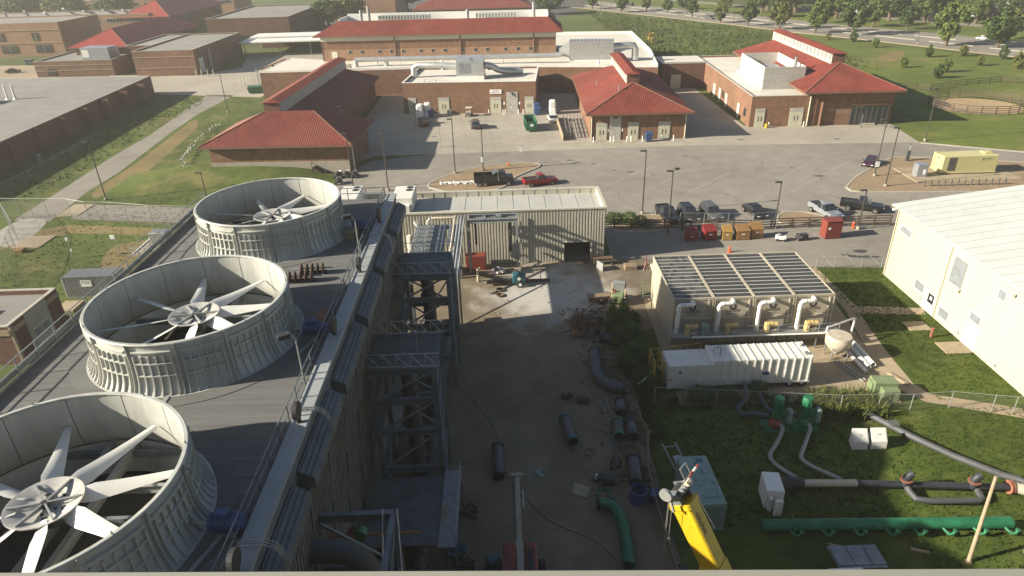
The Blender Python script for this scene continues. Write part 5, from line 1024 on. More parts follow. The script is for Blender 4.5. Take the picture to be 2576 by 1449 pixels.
for (x, y, h), lab in zip(lamp_p, lamp_l):
    l = thing('lamp_post', lab, 'lamp post', (x,y,0), 0, 'lamp posts'); MB().cyl((0,0,.1),(0,0,h),.11,8,.07).build('pole','bronze',l,smooth=True); MB().cyl((0,0,0),(0,0,.45),.24,10).build('base','concrete',l)
    MB().cbox((-.4,0,h),(.85,.36,.16)).build('lamp_head','bronze',l)
    if 'twin' in lab: MB().cbox((.5,.3,h+.15),(.7,.4,.2),.5).build('lamp_head','bronze',l)
    if 'sign' in lab: s_ = MB().box(-.35,-.16,1.6,.35,-.13,2.5).build('sign','sign_white',l); marks(s_, (-.25,-.14,2.1), (1,0,0), 4, .5, .14, 'ink', (0,-1,0)); marks(s_, (-.25,-.14,1.85), (1,0,0), 4, .5, .12, 'ink', (0,-1,0), seed=4)
sg_ = thing('road_sign', 'thin white sign post on the gravel island', 'sign', (3.2,117,0)); MB().cyl((0,0,0),(0,0,3),.04,6).build('post','galv',sg_); MB().box(-.2,-.03,2.3,.2,0,3.1).build('plate','sign_white',sg_)
kc = thing('call_post', 'dark emergency call post on the corner of the generator island', 'post', (69.2,111.9,0)); MB().bbox(-.3,-.25,0,.3,.25,1.9,.06).build('cabinet','car_grey',kc); MB().cyl((.1,0,1.9),(.2,0,3.0),.06,8).build('mast','galv_dull',kc); MB().cbox((.05,0,3.0),(.5,.15,.12)).build('beacon','galv',kc)
gn = thing('generator', 'pale yellow generator container on the gravel island', 'generator', (70.3,103.9,0), R(-1))
MB().bbox(0,0,.5,8.7,3.0,3.1,.04).build('enclosure','gen_yellow',gn); MB().box(.9,-.03,.75,2.1,-.004,2.9).build('louvre','car_grey',gn); MB().box(-.02,-.1,.35,8.75,3.1,.5).build('base_frame','gen_yellow',gn); MB().box(.3,.3,.02,8.4,2.7,.35).build('fuel_tank','black',gn)
marks(gn, (6.6,-.004,2.5), (1,0,0), 6, 1.3, .2, 'olive', (0,-1,0)); MB().box(6.1,-.02,2.35,6.45,-.006,2.7).build('emblem','olive',gn); marks(gn, (-.004,1.9,2.45), (0,-1,0), 4, .8, .22, 'ink', (-1,0,0)); MB().box(7.0,1.0,3.1,8.2,2.4,3.3).build('roof_vent','gen_yellow',gn)
for k in range(6): MB().cyl((3+k*.7,-.35,.02),(3+k*.7,-.35,.75),.03,6).build('conduit','galv',gn)
tf = thing('transformer_cabinet', 'grey electrical cabinet beside the yellow generator', 'cabinet', (65.9,103.0,0), R(-4)); MB().bbox(0,0,.05,1.6,1.5,2.2,.04).build('body','car_silver',tf); MB().box(.9,-.02,.6,1.3,-.005,1.4).build('notice','sign_white',tf); MB().box(-.1,-.1,0,1.7,1.6,.05).build('pad','concrete',tf)
struct('generator_pad', MB().bbox(64.8,100.6,.05,81.5,108,.2,.03), 'concrete_tan')
for k in range(13):
    b = tag(MB().cyl((64.9+k*1.03,98.85-.02*k,0),(64.9+k*1.03,98.85-.02*k,1.1),.1,10).build('bollard','car_grey',smooth=True), '%s bollard from the left before the generator' % ORD[k], 'bollard', 'bollards before the generator')
# ================================================================== vehicles
def car(label, loc, rz, kind='sedan', m='car_black', cat='car', group=None):
    c = thing({'pickup':'pickup_truck','suv':'suv'}.get(kind, 'car'), label, cat, loc, rz, group)
    L, W_, H_ = {'sedan':(4.7,1.82,1.45),'suv':(4.7,1.9,1.75),'pickup':(5.7,2.0,1.85)}[kind]
    belt = {'sedan':.92,'suv':1.05,'pickup':1.1}[kind]; hood = belt-.08
    st = {'sedan':[(-.5,.45,.62),(-.47,.3,.82),(-.3,.24,belt),(.1,.24,belt),(.26,.24,hood),(.44,.28,.72),(.5,.42,.55)],
          'suv':[(-.5,.5,.9),(-.48,.3,1.02),(-.2,.26,belt),(.1,.26,belt),(.24,.26,hood),(.45,.3,.86),(.5,.45,.66)],
          'pickup':[(-.5,.55,1.0),(-.485,.42,1.08),(-.1,.36,belt),(.1,.36,belt),(.2,.36,hood+.04),(.46,.38,.98),(.5,.5,.78)]}[kind]
    rings = []
    for x, zb, zt in st:
        w = W_/2*(.93 if abs(x) > .46 else 1)
        rings.append([(x*L,-w*.9,zb),(x*L,w*.9,zb),(x*L,w,zb+.12),(x*L,w,zt-.1),(x*L,w*.9,zt),(x*L,-w*.9,zt),(x*L,-w,zt-.1),(x*L,-w,zb+.12)])
    MB().loft(rings).build('body', m, c, smooth=True)
    g = {'sedan':[(-.4,belt),(-.22,H_),(.06,H_),(.25,belt-.02)],'suv':[(-.47,belt),(-.42,H_),(.08,H_),(.23,belt)],'pickup':[(-.1,belt),(-.07,H_),(.08,H_),(.2,belt)]}[kind]
    wb_, wt = W_/2*.93, W_/2*.74
    P = [(g[0][0]*L,-wb_,g[0][1]),(g[3][0]*L,-wb_,g[3][1]),(g[3][0]*L,wb_,g[3][1]),(g[0][0]*L,wb_,g[0][1]),(g[1][0]*L,-wt,H_-.05),(g[2][0]*L,-wt,H_-.05),(g[2][0]*L,wt,H_-.05),(g[1][0]*L,wt,H_-.05)]
    MB().add(P, [(3,2,1,0),(4,5,6,7),(0,1,5,4),(1,2,6,5),(2,3,7,6),(3,0,4,7)]).build('windows','glass',c)
    MB().loft([[(g[1][0]*L-.06,-wt-.03,H_-.06),(g[2][0]*L+.06,-wt-.03,H_-.06),(g[2][0]*L+.06,wt+.03,H_-.06),(g[1][0]*L-.06,wt+.03,H_-.06)],[(g[1][0]*L+.08,-wt+.1,H_+.01),(g[2][0]*L-.08,-wt+.1,H_+.01),(g[2][0]*L-.08,wt-.1,H_+.01),(g[1][0]*L+.08,wt-.1,H_+.01)]]).build('roof',m,c)
    for s in (-1,1):
        for q in ([.5] if kind == 'sedan' else [.38,.72] if kind == 'suv' else [.5]):
            xb = (g[0][0]+(g[3][0]-g[0][0])*q)*L; xt = (g[1][0]+(g[2][0]-g[1][0])*q)*L; MB().beam((xb,s*(wb_+.01),belt-.02),(xt,s*(wt+.01),H_-.05),.09,.03,(0,s,0)).build('pillar',m,c)
        MB().cbox((g[3][0]*L-.1,s*(W_/2+.1),belt+.08),(.12,.2,.15)).build('mirror',m,c)
        MB().cbox((L/2-.1,s*W_*.34,st[-1][2]+.02),(.2,.36,.13)).build('headlight','lamp_white',c); MB().cbox((-L/2+.04,s*W_*.4,st[0][2]-.1),(.1,.22,.2)).build('taillight','tail_red',c)
        for x in (-.3,.31):
            w2 = MB().cyl((x*L,s*W_*.5-.13,.34),(x*L,s*W_*.5+.02,.34),.34 if kind != 'pickup' else .39,18).build('wheel','rubber',c,smooth=True); MB().cyl((x*L,s*W_*.5-.14,.34),(x*L,s*W_*.5+.035,.34),.2,12).build('rim','galv',w2)
    if kind == 'pickup':
        MB().box(-.47*L,-W_*.4,belt-.12,-.11*L,W_*.4,belt+.012).build('bed_floor','black',c); 
        for s in (-1,1): MB().box(-.49*L,s*W_*.44-.06,belt,-.105*L,s*W_*.44+.06,belt+.12).build('bed_side',m,c)
        MB().box(-.495*L,-W_*.42,belt-.1,-.475*L,W_*.42,belt+.12).build('tailgate',m,c)
    MB().box(L/2-.06,-W_*.3,st[-1][2]-.16,L/2+.012,W_*.3,st[-1][2]-.02).build('grille','black',c); return c
car('red pickup truck parked by the gravel island', (5.9,105.9,0), R(14), 'pickup', 'car_red', 'pickup')
car('dark purple sedan beside the generator island', (62.3,110.6,0), R(233), 'sedan', 'car_purple')
car('small dark suv alone on the concrete court', (-5.7,144.6,0), R(96), 'suv', 'car_grey', 'suv')
car('brown pickup truck backed towards the white bales', (-17.2,148.6,0), R(98), 'pickup', 'car_brown', 'pickup')
car('light coloured car with a dark top near the stock pens', (11.1,148.2,0), R(95), 'suv', 'car_white', 'suv')
G_ = 'cars parked along the plank fence'
car('black pickup at the left end of the fence row', (22.9,89.3,0), R(-85), 'pickup', 'car_black', 'pickup', G_)
car('black suv second from the left of the fence row', (25.9,89.2,0), R(-84), 'suv', 'car_black', 'suv', G_)
car('dark grey suv third from the left of the fence row', (29.2,89.4,0), R(-82), 'suv', 'car_grey', 'suv', G_)
car('black sedan fourth from the left of the fence row', (35.5,89.7,0), R(-80), 'sedan', 'car_black', 'car', G_)
car('silver blue pickup truck facing the plank fence', (45.1,88.7,0), R(-78), 'pickup', 'car_silver', 'pickup', G_)
car('black pickup truck at the right end of the fence row', (51.0,90.3,0), R(-28), 'pickup', 'car_black', 'pickup', G_)
# black dump trailer with cab
dt = thing('dump_truck', 'black dump body truck carrying sand on the gravel island', 'truck', (-4.8,105.3,0), R(3))
for a in ((0,-.02,.7,3.9,.06,1.9),(0,2.0,.7,3.9,2.08,1.9),(0,.06,.7,.08,2.0,1.7),(3.82,.06,.7,3.9,2.0,2.1)): MB().box(*a).build('side_board','car_black',dt)
MB().box(.08,.06,.65,3.82,2.0,.8).build('bed','black',dt); MB().lathe([(.01,.75),(.4,.6),(.85,.1),(.95,0)],14,(1.9,1.0,.8),False).build('load','sand',dt)
MB().bbox(4.1,.05,.7,6.4,2.0,1.5,.12).build('bonnet','car_black',dt); MB().bbox(4.0,.1,1.3,5.2,1.95,2.15,.2).build('cab','glass',dt); MB().box(4.1,.2,2.13,5.1,1.85,2.2).build('cab_roof','car_black',dt); MB().add([(3.0,0,2.0),(3.95,0,2.5),(3.95,2.05,2.5),(3.0,2.05,2.0)],[(0,1,2,3)]).build('headboard','car_grey',dt)
for x in (.9,1.8,5.6):
    for y in (0,2.05): w2 = MB().cyl((x,y-.15,.42),(x,y+.15,.42),.42,16).build('wheel','rubber',dt,smooth=True); MB().cyl((x,y-.16,.42),(x,y+.16,.42),.2,12).build('rim','galv',w2)
# golf cart, green dumpster, blue bins, bales
gc = thing('golf_cart', 'golf cart with a cream roof before the brick wall', 'cart', (-7.4,155.3,0), R(85)); MB().bbox(-1.1,-.6,.35,1.1,.6,.75,.08).build('body','car_grey',gc); MB().bbox(-1.0,-.75,1.85,.9,.75,1.95,.03).build('roof','cream_pipe',gc); MB().bbox(-.7,-.55,.75,.0,.55,1.2,.05).build('seat','cream_pipe',gc)
for x in (-.85,.8):
    for y in (-.65,.65): MB().cyl((x,y-.08,.28),(x,y+.08,.28),.28,12).build('wheel','rubber',gc); MB().cyl((x,y*.95,.7),(x,y*.95,1.86),.03,6).build('roof_post','black',gc)
ds = thing('dumpster', 'long dark green roll off dumpster on the concrete court', 'dumpster', (5.1,139.0,0), R(3))
MB().add([(0,0,.3),(2.0,0,.3),(2.0,6.2,.3),(0,6.2,.3),(-.15,-.05,2.2),(2.15,-.05,2.2),(2.15,6.4,2.2),(-.15,6.4,2.2),(.0,.1,2.2),(2.0,.1,2.2),(2.0,6.25,2.2),(0,6.25,2.2),(.1,.2,.6),(1.9,.2,.6),(1.9,6,.6),(.1,6,.6)],[(3,2,1,0),(0,1,5,4),(1,2,6,5),(2,3,7,6),(3,0,4,7),(4,5,9,8),(5,6,10,9),(6,7,11,10),(7,4,8,11),(8,9,13,12),(9,10,14,13),(10,11,15,14),(11,8,12,15),(12,13,14,15)]).build('body','green_dark',ds,fix=False)
for k in range(8): MB().box(-.14,.4+k*.75,.3,-.02,.5+k*.75,2.1).build('rib','green_dark',ds); MB().box(2.02,.4+k*.75,.3,2.14,.5+k*.75,2.1).build('rib','green_dark',ds)
MB().box(.7,-.07,1.2,1.4,-.055,1.7).build('notice','sign_white',ds)
def blue_bin(loc, label, rz=0):
    b = thing('blue_bin', label, 'bin', loc, rz, 'blue plastic bins'); MB().loft([[(0,0,.15),(1.1,0,.15),(1.1,1.0,.15),(0,1.0,.15)],[(-.1,-.1,1.5),(1.2,-.1,1.5),(1.2,1.1,1.7),(-.1,1.1,1.7)]]).build('body','blue',b); MB().add([(-.15,-.15,1.5),(1.25,-.15,1.5),(1.25,1.15,1.72),(-.15,1.15,1.72),(-.15,-.15,1.58),(1.25,-.15,1.58),(1.25,1.15,1.8),(-.15,1.15,1.8)],[(3,2,1,0),(4,5,6,7),(0,1,5,4),(1,2,6,5),(2,3,7,6),(3,0,4,7)]).build('lid','blue',b)
    for x in (.1,1.0): MB().cyl((x-.05,.1,.15),(x+.05,.1,.15),.14,10).build('wheel','rubber',b)
blue_bin((-16.4,154.6,0),'blue bin beside the white bales',.3); blue_bin((7.6,153.6,0),'blue bin at the right corner of the equine building'); blue_bin((27.8,128.9,0),'blue bin before the middle barn doors')
tag(MB().bbox(7.4,154.8,.02,8.6,157.2,2.3,.08).build('blue_container','blue'), 'tall blue container beside the right end of the equine building', 'container')
def bale(loc, label, rz=0):
    b = thing('wrapped_stack', label, 'stack', loc, rz, 'tall white wrapped stacks'); MB().bbox(-.8,-1.3,0,.8,1.3,1.6,.25).build('lower','sign_white',b,smooth=True); MB().bbox(-.75,-1.2,1.58,.75,1.2,3.0,.25).build('upper','white_paint',b,smooth=True)
bale((-18.4,155.0,0),'white wrapped stack left of the pair by the doors'); bale((-16.8,156.2,0),'white wrapped stack right of the pair by the doors',.1); bale((11.6,155,0),'white wrapped stack behind the light car by the pens',-.05)
# quads by the left barn
for i, (x, y) in enumerate(((-28.4,112.9),(-27.0,113.0),(-25.6,112.8),(-27.6,109.4))):
    q = thing('quad_bike', ['quad bike nearest the barn corner','middle quad bike of the row by the barn','right quad bike of the row by the barn','quad bike in front of the row by the barn'][i], 'quad bike', (x,y,0), R(70+i*9), 'quad bikes by the left barn'); MB().bbox(-.8,-.3,.4,.8,.3,.85,.1).build('body','black',q); MB().bbox(-.5,-.22,.85,.25,.22,1.0,.05).build('seat','rubber',q); MB().tube([(.45,-.4,1.1),(.5,0,1.05),(.45,.4,1.1)],.03,6).build('handlebar','galv',q); MB().bbox(.55,-.45,.7,1.0,.45,.8,.04).build('rack','galv',q)
    for xx in (-.6,.6):
        for yy in (-.45,.45): MB().cyl((xx,yy-.12,.28),(xx,yy+.12,.28),.28,12).build('wheel','rubber',q)
# stock pens
pn = thing('stock_pens', 'grid of grey stock pens on gravel beside the middle barn', 'pens')
MB().sheet([(12.2,131.6),(16.4,131.2),(17.5,150),(13.6,150.5)],.02).build('pen_floor','gravel_white',pn)
for k in range(6): MB().cyl((12.9+k*.75,133.5,1.3),(13.6+k*.75,149,1.3),.04,5).build('rail','galv_dull',pn); MB().cyl((12.9+k*.75,133.5,.7),(13.6+k*.75,149,.7),.04,5).build('rail','galv_dull',pn)
for j in range(5):
    for k in range(6): MB().cyl((12.9+k*.75+j*.16,133.5+j*3.7,0),(12.9+k*.75+j*.16,133.5+j*3.7,1.4),.06,5).build('post','fence_wood',pn)
MB().box(11.9,131.6,0,12.05,150,1.2).build('wall','concrete_tan',pn)
bc = [(76.6,134.6),(77.1,134.0),(77.6,133.3),(78.1,132.6)]
for i, (x, y) in enumerate(bc): tag(MB().tube([(x,y,0),(x,y,.85),(x+.15,y+.2,.95),(x+.3,y+.4,.85),(x+.3,y+.4,0)],.04,6).build('bike_hoop','car_grey'), '%s hoop from the left of the bicycle rack by the clinic entrance' % ORD[i], 'bike rack', 'bicycle hoops by the entrance')
# ================================================================== campus buildings
def seams(poly, pitch, wd, ht, m, parent, name='roof_ribs'):
    P = [Vector(p) for p in poly]; u = (P[1]-P[0]).normalized(); n = (P[1]-P[0]).cross(P[-1]-P[0]).normalized()
    if n.z < 0: n = -n
    v = n.cross(u)
    if (P[-1]-P[0]).dot(v) < 0: v = -v
    Q = [((p-P[0]).dot(u), (p-P[0]).dot(v)) for p in P]; a0 = min(q[0] for q in Q); a1_ = max(q[0] for q in Q); mb = MB(); k = int((a1_-a0)/pitch)
    for i in range(k+1):
        x = a0+pitch*(i+.5); ys = []
        for (xa, ya), (xb, yb) in zip(Q, Q[1:]+Q[:1]):
            if (xa <= x) != (xb <= x): ys.append(ya+(yb-ya)*(x-xa)/(xb-xa))
        if len(ys) < 2 or max(ys)-min(ys) < .2: continue
        s, e = P[0]+u*x+v*min(ys), P[0]+u*x+v*max(ys); h = u*(wd/2); q = n*ht
        mb.add([s-h, s+h, e+h, e-h, s-h*.5+q, s+h*.5+q, e+h*.5+q, e-h*.5+q], [(4,5,6,7),(0,1,5,4),(1,2,6,5),(3,0,4,7)])
    o = mb.build(name, m, parent, fix=False); o['kind'] = 'stuff'; return o
def plane(poly, m, parent, rib=.5, name='roof_plane'):
    o = MB().quad(*poly).build(name, m, parent, fix=False)
    if rib: seams(poly, rib*.8, rib*.3, .035, m, o)
    return o
def hip(parent, x0, x1, y0, y1, ze, rx0, rx1, ry0, ry1, zr, m='red_roof', rib=.5, fas=.35):
    plane([(x0,y0,ze),(x1,y0,ze),(rx1,ry0,zr),(rx0,ry0,zr)] if rx1-rx0 > .1 else [(x0,y0,ze),(x1,y0,ze),(rx0,ry0,zr)], m, parent, rib)
    plane([(x1,y0,ze),(x1,y1,ze),(rx1,ry1,zr),(rx1,ry0,zr)], m, parent, rib)
    plane([(x1,y1,ze),(x0,y1,ze),(rx0,ry1,zr),(rx1,ry1,zr)] if rx1-rx0 > .1 else [(x1,y1,ze),(x0,y1,ze),(rx0,ry1,zr)], m, parent, rib)
    plane([(x0,y1,ze),(x0,y0,ze),(rx0,ry0,zr),(rx0,ry1,zr)], m, parent, rib)
    if rx1-rx0 > .1: MB().quad((rx0,ry0,zr),(rx1,ry0,zr),(rx1,ry1,zr),(rx0,ry1,zr)).build('roof_plane', m, parent, fix=False)
    for a in ((x0-.05,y0-.05,x1+.05,y0+.02),(x0-.05,y1-.02,x1+.05,y1+.05),(x0-.05,y0+.02,x0+.02,y1-.02),(x1-.02,y0+.02,x1+.05,y1-.02)): MB().box(a[0],a[1],ze-fas,a[2],a[3],ze-.02).build('fascia','fascia',parent)
    MB().box(x0+.1,y0+.1,ze-fas,x1-.1,y1-.1,ze-fas+.06).build('soffit','fascia',parent)
    for a, b in (((x0,y0,ze),(rx0,ry0,zr)),((x1,y0,ze),(rx1,ry0,zr))): MB().beam(Vector(a)+Vector((0,0,.06)),Vector(b)+Vector((0,0,.06)),.22,.1).build('hip_cap','fascia',parent)
def monitor(parent, x0, x1, y0, y1, z0, z1, m='red_roof'):
    MB().box(x0,y0,z0-1.2,x1,y1,z1-.5).build('monitor_wall','siding_grey',parent); xm = (x0+x1)/2
    plane([(x0-.4,y1+.4,z1-.55),(x0-.4,y0-.4,z1-.55),(xm,y0+.5,z1),(xm,y1-.5,z1)], m, parent, .5, 'monitor_roof'); plane([(x1+.4,y0-.4,z1-.55),(x1+.4,y1+.4,z1-.55),(xm,y1-.5,z1),(xm,y0+.5,z1)], m, parent, .5, 'monitor_roof')
    plane([(x0-.4,y0-.4,z1-.55),(x1+.4,y0-.4,z1-.55),(xm,y0+.5,z1)], m, parent, .4, 'monitor_roof'); MB().quad((x1+.4,y1+.4,z1-.55),(x0-.4,y1+.4,z1-.55),(xm,y1-.5,z1)).build('monitor_roof',m,parent,fix=False)
    MB().box(x0-.05,y0-.06,z0-1.2,x1+.05,y0-.004,z1-.5).build('monitor_end','brick_dark',parent)
    k = int((y1-y0)/2.2)
    for i in range(k): MB().box(x0-.03,y0+.6+i*2.2,z0+.1,x0-.005,y0+1.7+i*2.2,z1-.75).build('louvre','galv_dull',parent)
def double_door(parent, x, w_, h, y=0, glass_=True, m='door_cream', hood=True):
    fr_ = MB().box(x-.12,y-.06,.02,x+w_+.12,y-.004,h+.75).build('door_frame','flashing' if hood else m,parent)
    MB().box(x,y-.1,h,x+w_,y-.062,h+.65).build('transom','siding_grey',fr_)
    for k in (0,1):
        d_ = MB().box(x+k*w_/2+.015,y-.11,.04,x+(k+1)*w_/2-.015,y-.062,h-.02).build('door','door_cream',parent)
        if glass_: MB().box(x+w_/2+(-.42 if k == 0 else .22),y-.12,h*.4,x+w_/2+(-.22 if k == 0 else .42),y-.112,h*.72).build('pane','window',d_)
def bollard(x, y, lab, grp, m='white_paint', h=1.1): return tag(MB().lathe([(.01,h),(.08,h-.02),(.11,h-.1),(.11,0),(.01,0)],10,(x,y,0),False).build('bollard',m,smooth=True), lab, 'bollard', grp)
def wall_box(parent, x0, y0, x1, y1, h, m='brick', roof='white_roof', par=.4, base=0, cap='flashing', nm='wall'):
    MB().box(x0,y0,base,x1,y1,h-par).build(nm,m,parent); MB().sheet([(x0+.3,y0+.3),(x1-.3,y0+.3),(x1-.3,y1-.3),(x0+.3,y1-.3)],h-par+.01).build('roof',roof,parent)
    for a in ((x0,y0,x1,y0+.3),(x0,y1-.3,x1,y1),(x0,y0+.3,x0+.3,y1-.3),(x1-.3,y0+.3,x1,y1-.3)):
        MB().box(a[0],a[1],h-par,a[2],a[3],h-.06).build('parapet',m,parent)
    for a in ((x0-.04,y0-.04,x1+.04,y0+.34),(x0-.04,y1-.34,x1+.04,y1+.04),(x0-.04,y0+.34,x0+.34,y1-.34),(x1-.34,y0+.34,x1+.04,y1-.34)):
        MB().box(a[0],a[1],h-.06,a[2],a[3],h+.04).build('coping',cap,parent)
# ---- equine emergency block
RZ = R(-5.2)
eq = thing('equine_building', 'flat roofed brick clinic block with a white roof and cream double doors', 'building', (-22.5,159.2,0), RZ)
wall_box(eq,0,0,30.5,20,7.05,'brick','white_roof',.55,cap='white_paint')
for x, w_ in ((1.2,1.7),(8.2,2.4),(20.2,2.4),(28.1,1.9)): double_door(eq,x,w_,2.9)
MB().box(23.8,-.1,.02,26.4,-.004,4.7).build('panel_door','siding_grey',eq); MB().box(24.7,-.3,4.2,25.3,-.1,4.65).build('vent_hood','black',eq); MB().box(24.85,-.42,4.1,25.0,-.3,4.55).build('vent_flap','white_paint',eq)
for x in (23.3,26.8): MB().box(x-.18,-.04,1.9,x+.18,-.01,2.5).build('notice','sign_white',eq)
MB().box(24.7,-.13,1.1,25.0,-.105,1.4).build('notice','sign_white',eq)
sgn = MB().box(20.1,-.12,4.35,22.75,-.02,5.3).build('name_sign','sign_white',eq)
text_part('EQUINE',.42,'tail_red',sgn,(21.42,-.125,5.05),(R(90),0,0)); text_part('EMERGENCY',.38,'ink',sgn,(21.42,-.125,4.62),(R(90),0,0))
MB().box(11.7,5.6,6.5,18.3,9.6,7.3).build('skylight_kerb','white_paint',eq)
sk2 = MB().add([(11.8,5.8,7.3),(18.2,5.8,7.3),(18.2,9.4,7.3),(11.8,9.4,7.3),(11.8,5.8,10.6),(18.2,5.8,10.6),(18.2,9.4,11.4),(11.8,9.4,11.4)],[(3,2,1,0),(4,5,6,7),(0,1,5,4),(1,2,6,5),(2,3,7,6),(3,0,4,7)]).build('skylight_house','duct',eq)
for i in range(3):
    for j in range(2): MB().box(12.5+i*.9,5.76,7.9+j*1.2,13.3+i*.9,5.79,9.0+j*1.2).build('pane','window_grey',sk2)
MB().box(14.9,5.8,11.0,15.05,9.4,11.1).build('seam','galv_dull',sk2)
MB().tube([(18.2,7.6,9.5),(19.6,8,9.3),(21,9,8.2),(22.5,10,7.6),(25,11,7.4),(27,11.5,7.3)],.7,10).build('duct','duct',eq,smooth=True); MB().tube([(19,9,8.6),(20.5,10.2,8.6),(21.3,11.5,7.7),(26,12.6,7.5)],.55,10).build('duct','duct',eq,smooth=True)
MB().tube([(11.8,8.5,9),(8,9,9.3),(2,9.5,9.3),(1.0,9.6,8.8),(1,9.6,6.6)],.75,10).build('duct','duct',eq,smooth=True)
for x, y in ((4.6,3.2),(7.6,2.2),(22,2.6)): MB().cyl((x,y,6.5),(x,y,7.2),.1,8).build('roof_vent','galv',eq)
for i, x in enumerate((7.9,11.0,19.8,23.1,23.6,26.6,27.7,30.3)):
    p = Matrix.Rotation(RZ,4,'Z') @ Vector((x,-1.2,0)); bollard(-22.5+p.x,159.2+p.y,'%s white bollard from the left before the equine building' % ORD[i],'bollards before the equine building')
# ---- low link roofs behind
lk = thing('link_wing', 'single storey wing with a bright white roof behind the equine building', 'building', (0,0,0))
MB().prism([(-62,182),(-22,181),(8,178.5),(39,172.5),(42,196),(44,237),(16,241),(15.5,196),(-49,200),(-60,206)],0,6.45).build('wall','brick',lk)
MB().sheet([(-62,182),(-22,181),(8,178.5),(39,172.5),(42,196),(44,237),(16,241),(15.5,196),(-49,200),(-60,206)],6.46).build('roof','white_roof',lk)
strip_mb([(-62,182.2),(-22,181.2),(8,178.7),(38.9,172.7)],.3,6.47,6.95).build('parapet','white_paint',lk); strip_mb([(38.8,172.8),(41.8,196),(43.8,236.8),(16.2,240.8)],.3,6.47,7.3).build('parapet','white_paint',lk)
MB().tube([(-38,187.5,8.2),(-18,186,8.3),(-2,185,8.3),(14,183.6,8.4),(16,183.3,8.6)],.62,10).build('duct','duct',lk,smooth=True)
for x in (-38,-30): MB().tube([(x,187.2,8.2),(x,187.2,6.5)],.6,10).build('duct','duct',lk)
for k in range(5): MB().cyl((-26+k*9,186,6.5),(-26+k*9,186,7.8),.07,6).build('duct_stand','galv_dull',lk)
ah = thing('air_handler', 'long grey air handling unit with a ribbed top on the white roof', 'air handler', (18,183.3,6.5), R(-7))
MB().box(0,0,.9,11.4,3.4,5.3).build('casing','duct',ah); MB().box(.2,.2,0,11.2,3.2,.9).build('kerb_frame','white_paint',ah)
for k in range(13): MB().box(.2+k*.9,-.1,5.3,.35+k*.9,3.5,5.45).build('roof_rib','galv_dull',ah)
MB().tube([(11.4,1.8,3.6),(15,2.2,3.8),(16.6,2.4,3.7),(17,2.4,3.0),(17,2.4,.2)],.9,10).build('duct','duct',ah,smooth=True)
MB().loft([[(-2.6,.8,1.7),(-2.6,2.6,1.7),(-2.6,2.6,3.2),(-2.6,.8,3.2)],[(0,.2,1.2),(0,3.2,1.2),(0,3.2,5),(0,.2,5)]]).build('intake_cone','duct',ah)
for i, (x, y, h) in enumerate(((-14.6,178.2,2.4),(-42,190,1.0),(25,178,1.2),(-33,190,1.0),(36,205,1.5))):
    tag(MB().cyl((x,y,6.46),(x,y,6.46+h),.28,10).build('roof_flue','white_paint',smooth=True), ['white roof flue behind the skylight house','low roof flue left on the white roof','roof flue by the air handler','roof flue beside the long duct','roof flue at the right of the white roof'][i], 'flue')
tag(MB().bbox(-40.2,183.6,6.46,-38.8,184.8,7.7,.05).build('roof_unit','cream_pipe'), 'small cream roof unit left on the white roof', 'roof unit')
# ---- long two storey rear building
lb = thing('long_brick_building', 'long two storey brick building with a red ribbed roof and small square windows', 'building', (-49,197.6,0), R(-3.6))
MB().box(0,0,0,64.5,17,9.5).build('lower_wall','brick_pale',lb); MB().box(0.02,.02,9.5,64.48,17,13.0).build('upper_wall','brick',lb); MB().box(-.06,-.06,11.7,64.56,-.005,12.9).build('soffit_band','door_cream',lb)
plane([(-1.8,-.9,13.1),(66.3,-.9,13.1),(62.5,4.5,16.4),(4.5,4.5,16.4)],'red_roof',lb,.6); plane([(66.3,-.9,13.1),(66.3,18,13.1),(62.5,14,16.4),(62.5,4.5,16.4)],'red_roof',lb,.6); plane([(-1.8,18,13.1),(-1.8,-.9,13.1),(4.5,4.5,16.4),(4.5,14,16.4)],'red_roof',lb,.6)
plane([(66.3,18,13.1),(-1.8,18,13.1),(4.5,14,16.4),(62.5,14,16.4)],'red_roof',lb,.6); MB().box(-1.85,-1.0,12.85,66.35,-.85,13.1).build('fascia','fascia',lb)
MB().sheet([(4.5,4.6),(62.5,4.6),(62.5,14),(4.5,14)],15.2).build('well_roof','white_roof',lb)
MB().box(4.6,13.7,15.2,62.4,14.1,17.4).build('well_wall','white_paint',lb); MB().box(4.4,4.6,15.2,4.7,13.7,16.9).build('well_wall','white_paint',lb); MB().box(62.2,4.6,15.2,62.5,13.7,17).build('well_wall','white_paint',lb)
for x0, x1 in ((14,30),(42,54)):
    for k in range(int((x1-x0)/.9)): MB().box(x0+k*.9,11,15.8,x0+.45+k*.9,13,16.9).build('louvre','galv_dull',lb)
for x, h in ((10,3.6),(12.2,4.6),(40,3.2),(58.5,4.6)): MB().cyl((x,8,15.2),(x,8,15.2+h),.45,12).build('flue','galv_dull',lb,smooth=True)
for x in (7.3,10.6,15.5,18.8,22.1,27,30.3,33.7,38.6,42,45.3,50.3,53.7,57.1): w_ = MB().box(x,-.05,8.3,x+1.0,-.005,9.3).build('window','flashing',lb); MB().box(x+.1,-.07,8.4,x+.9,-.055,9.2).build('pane','window',w_)
for x in (20.5,38.5,58.5): MB().cyl((x,-.15,6.6),(x,-.15,12.9),.16,8).build('downpipe','fascia',lb)
MB().box(2.6,-.08,6.5,4.2,-.005,9).build('door','door_white',lb); MB().box(.0,-.02,6.3,.4,-.005,12).build('corner','brick_dark',lb)
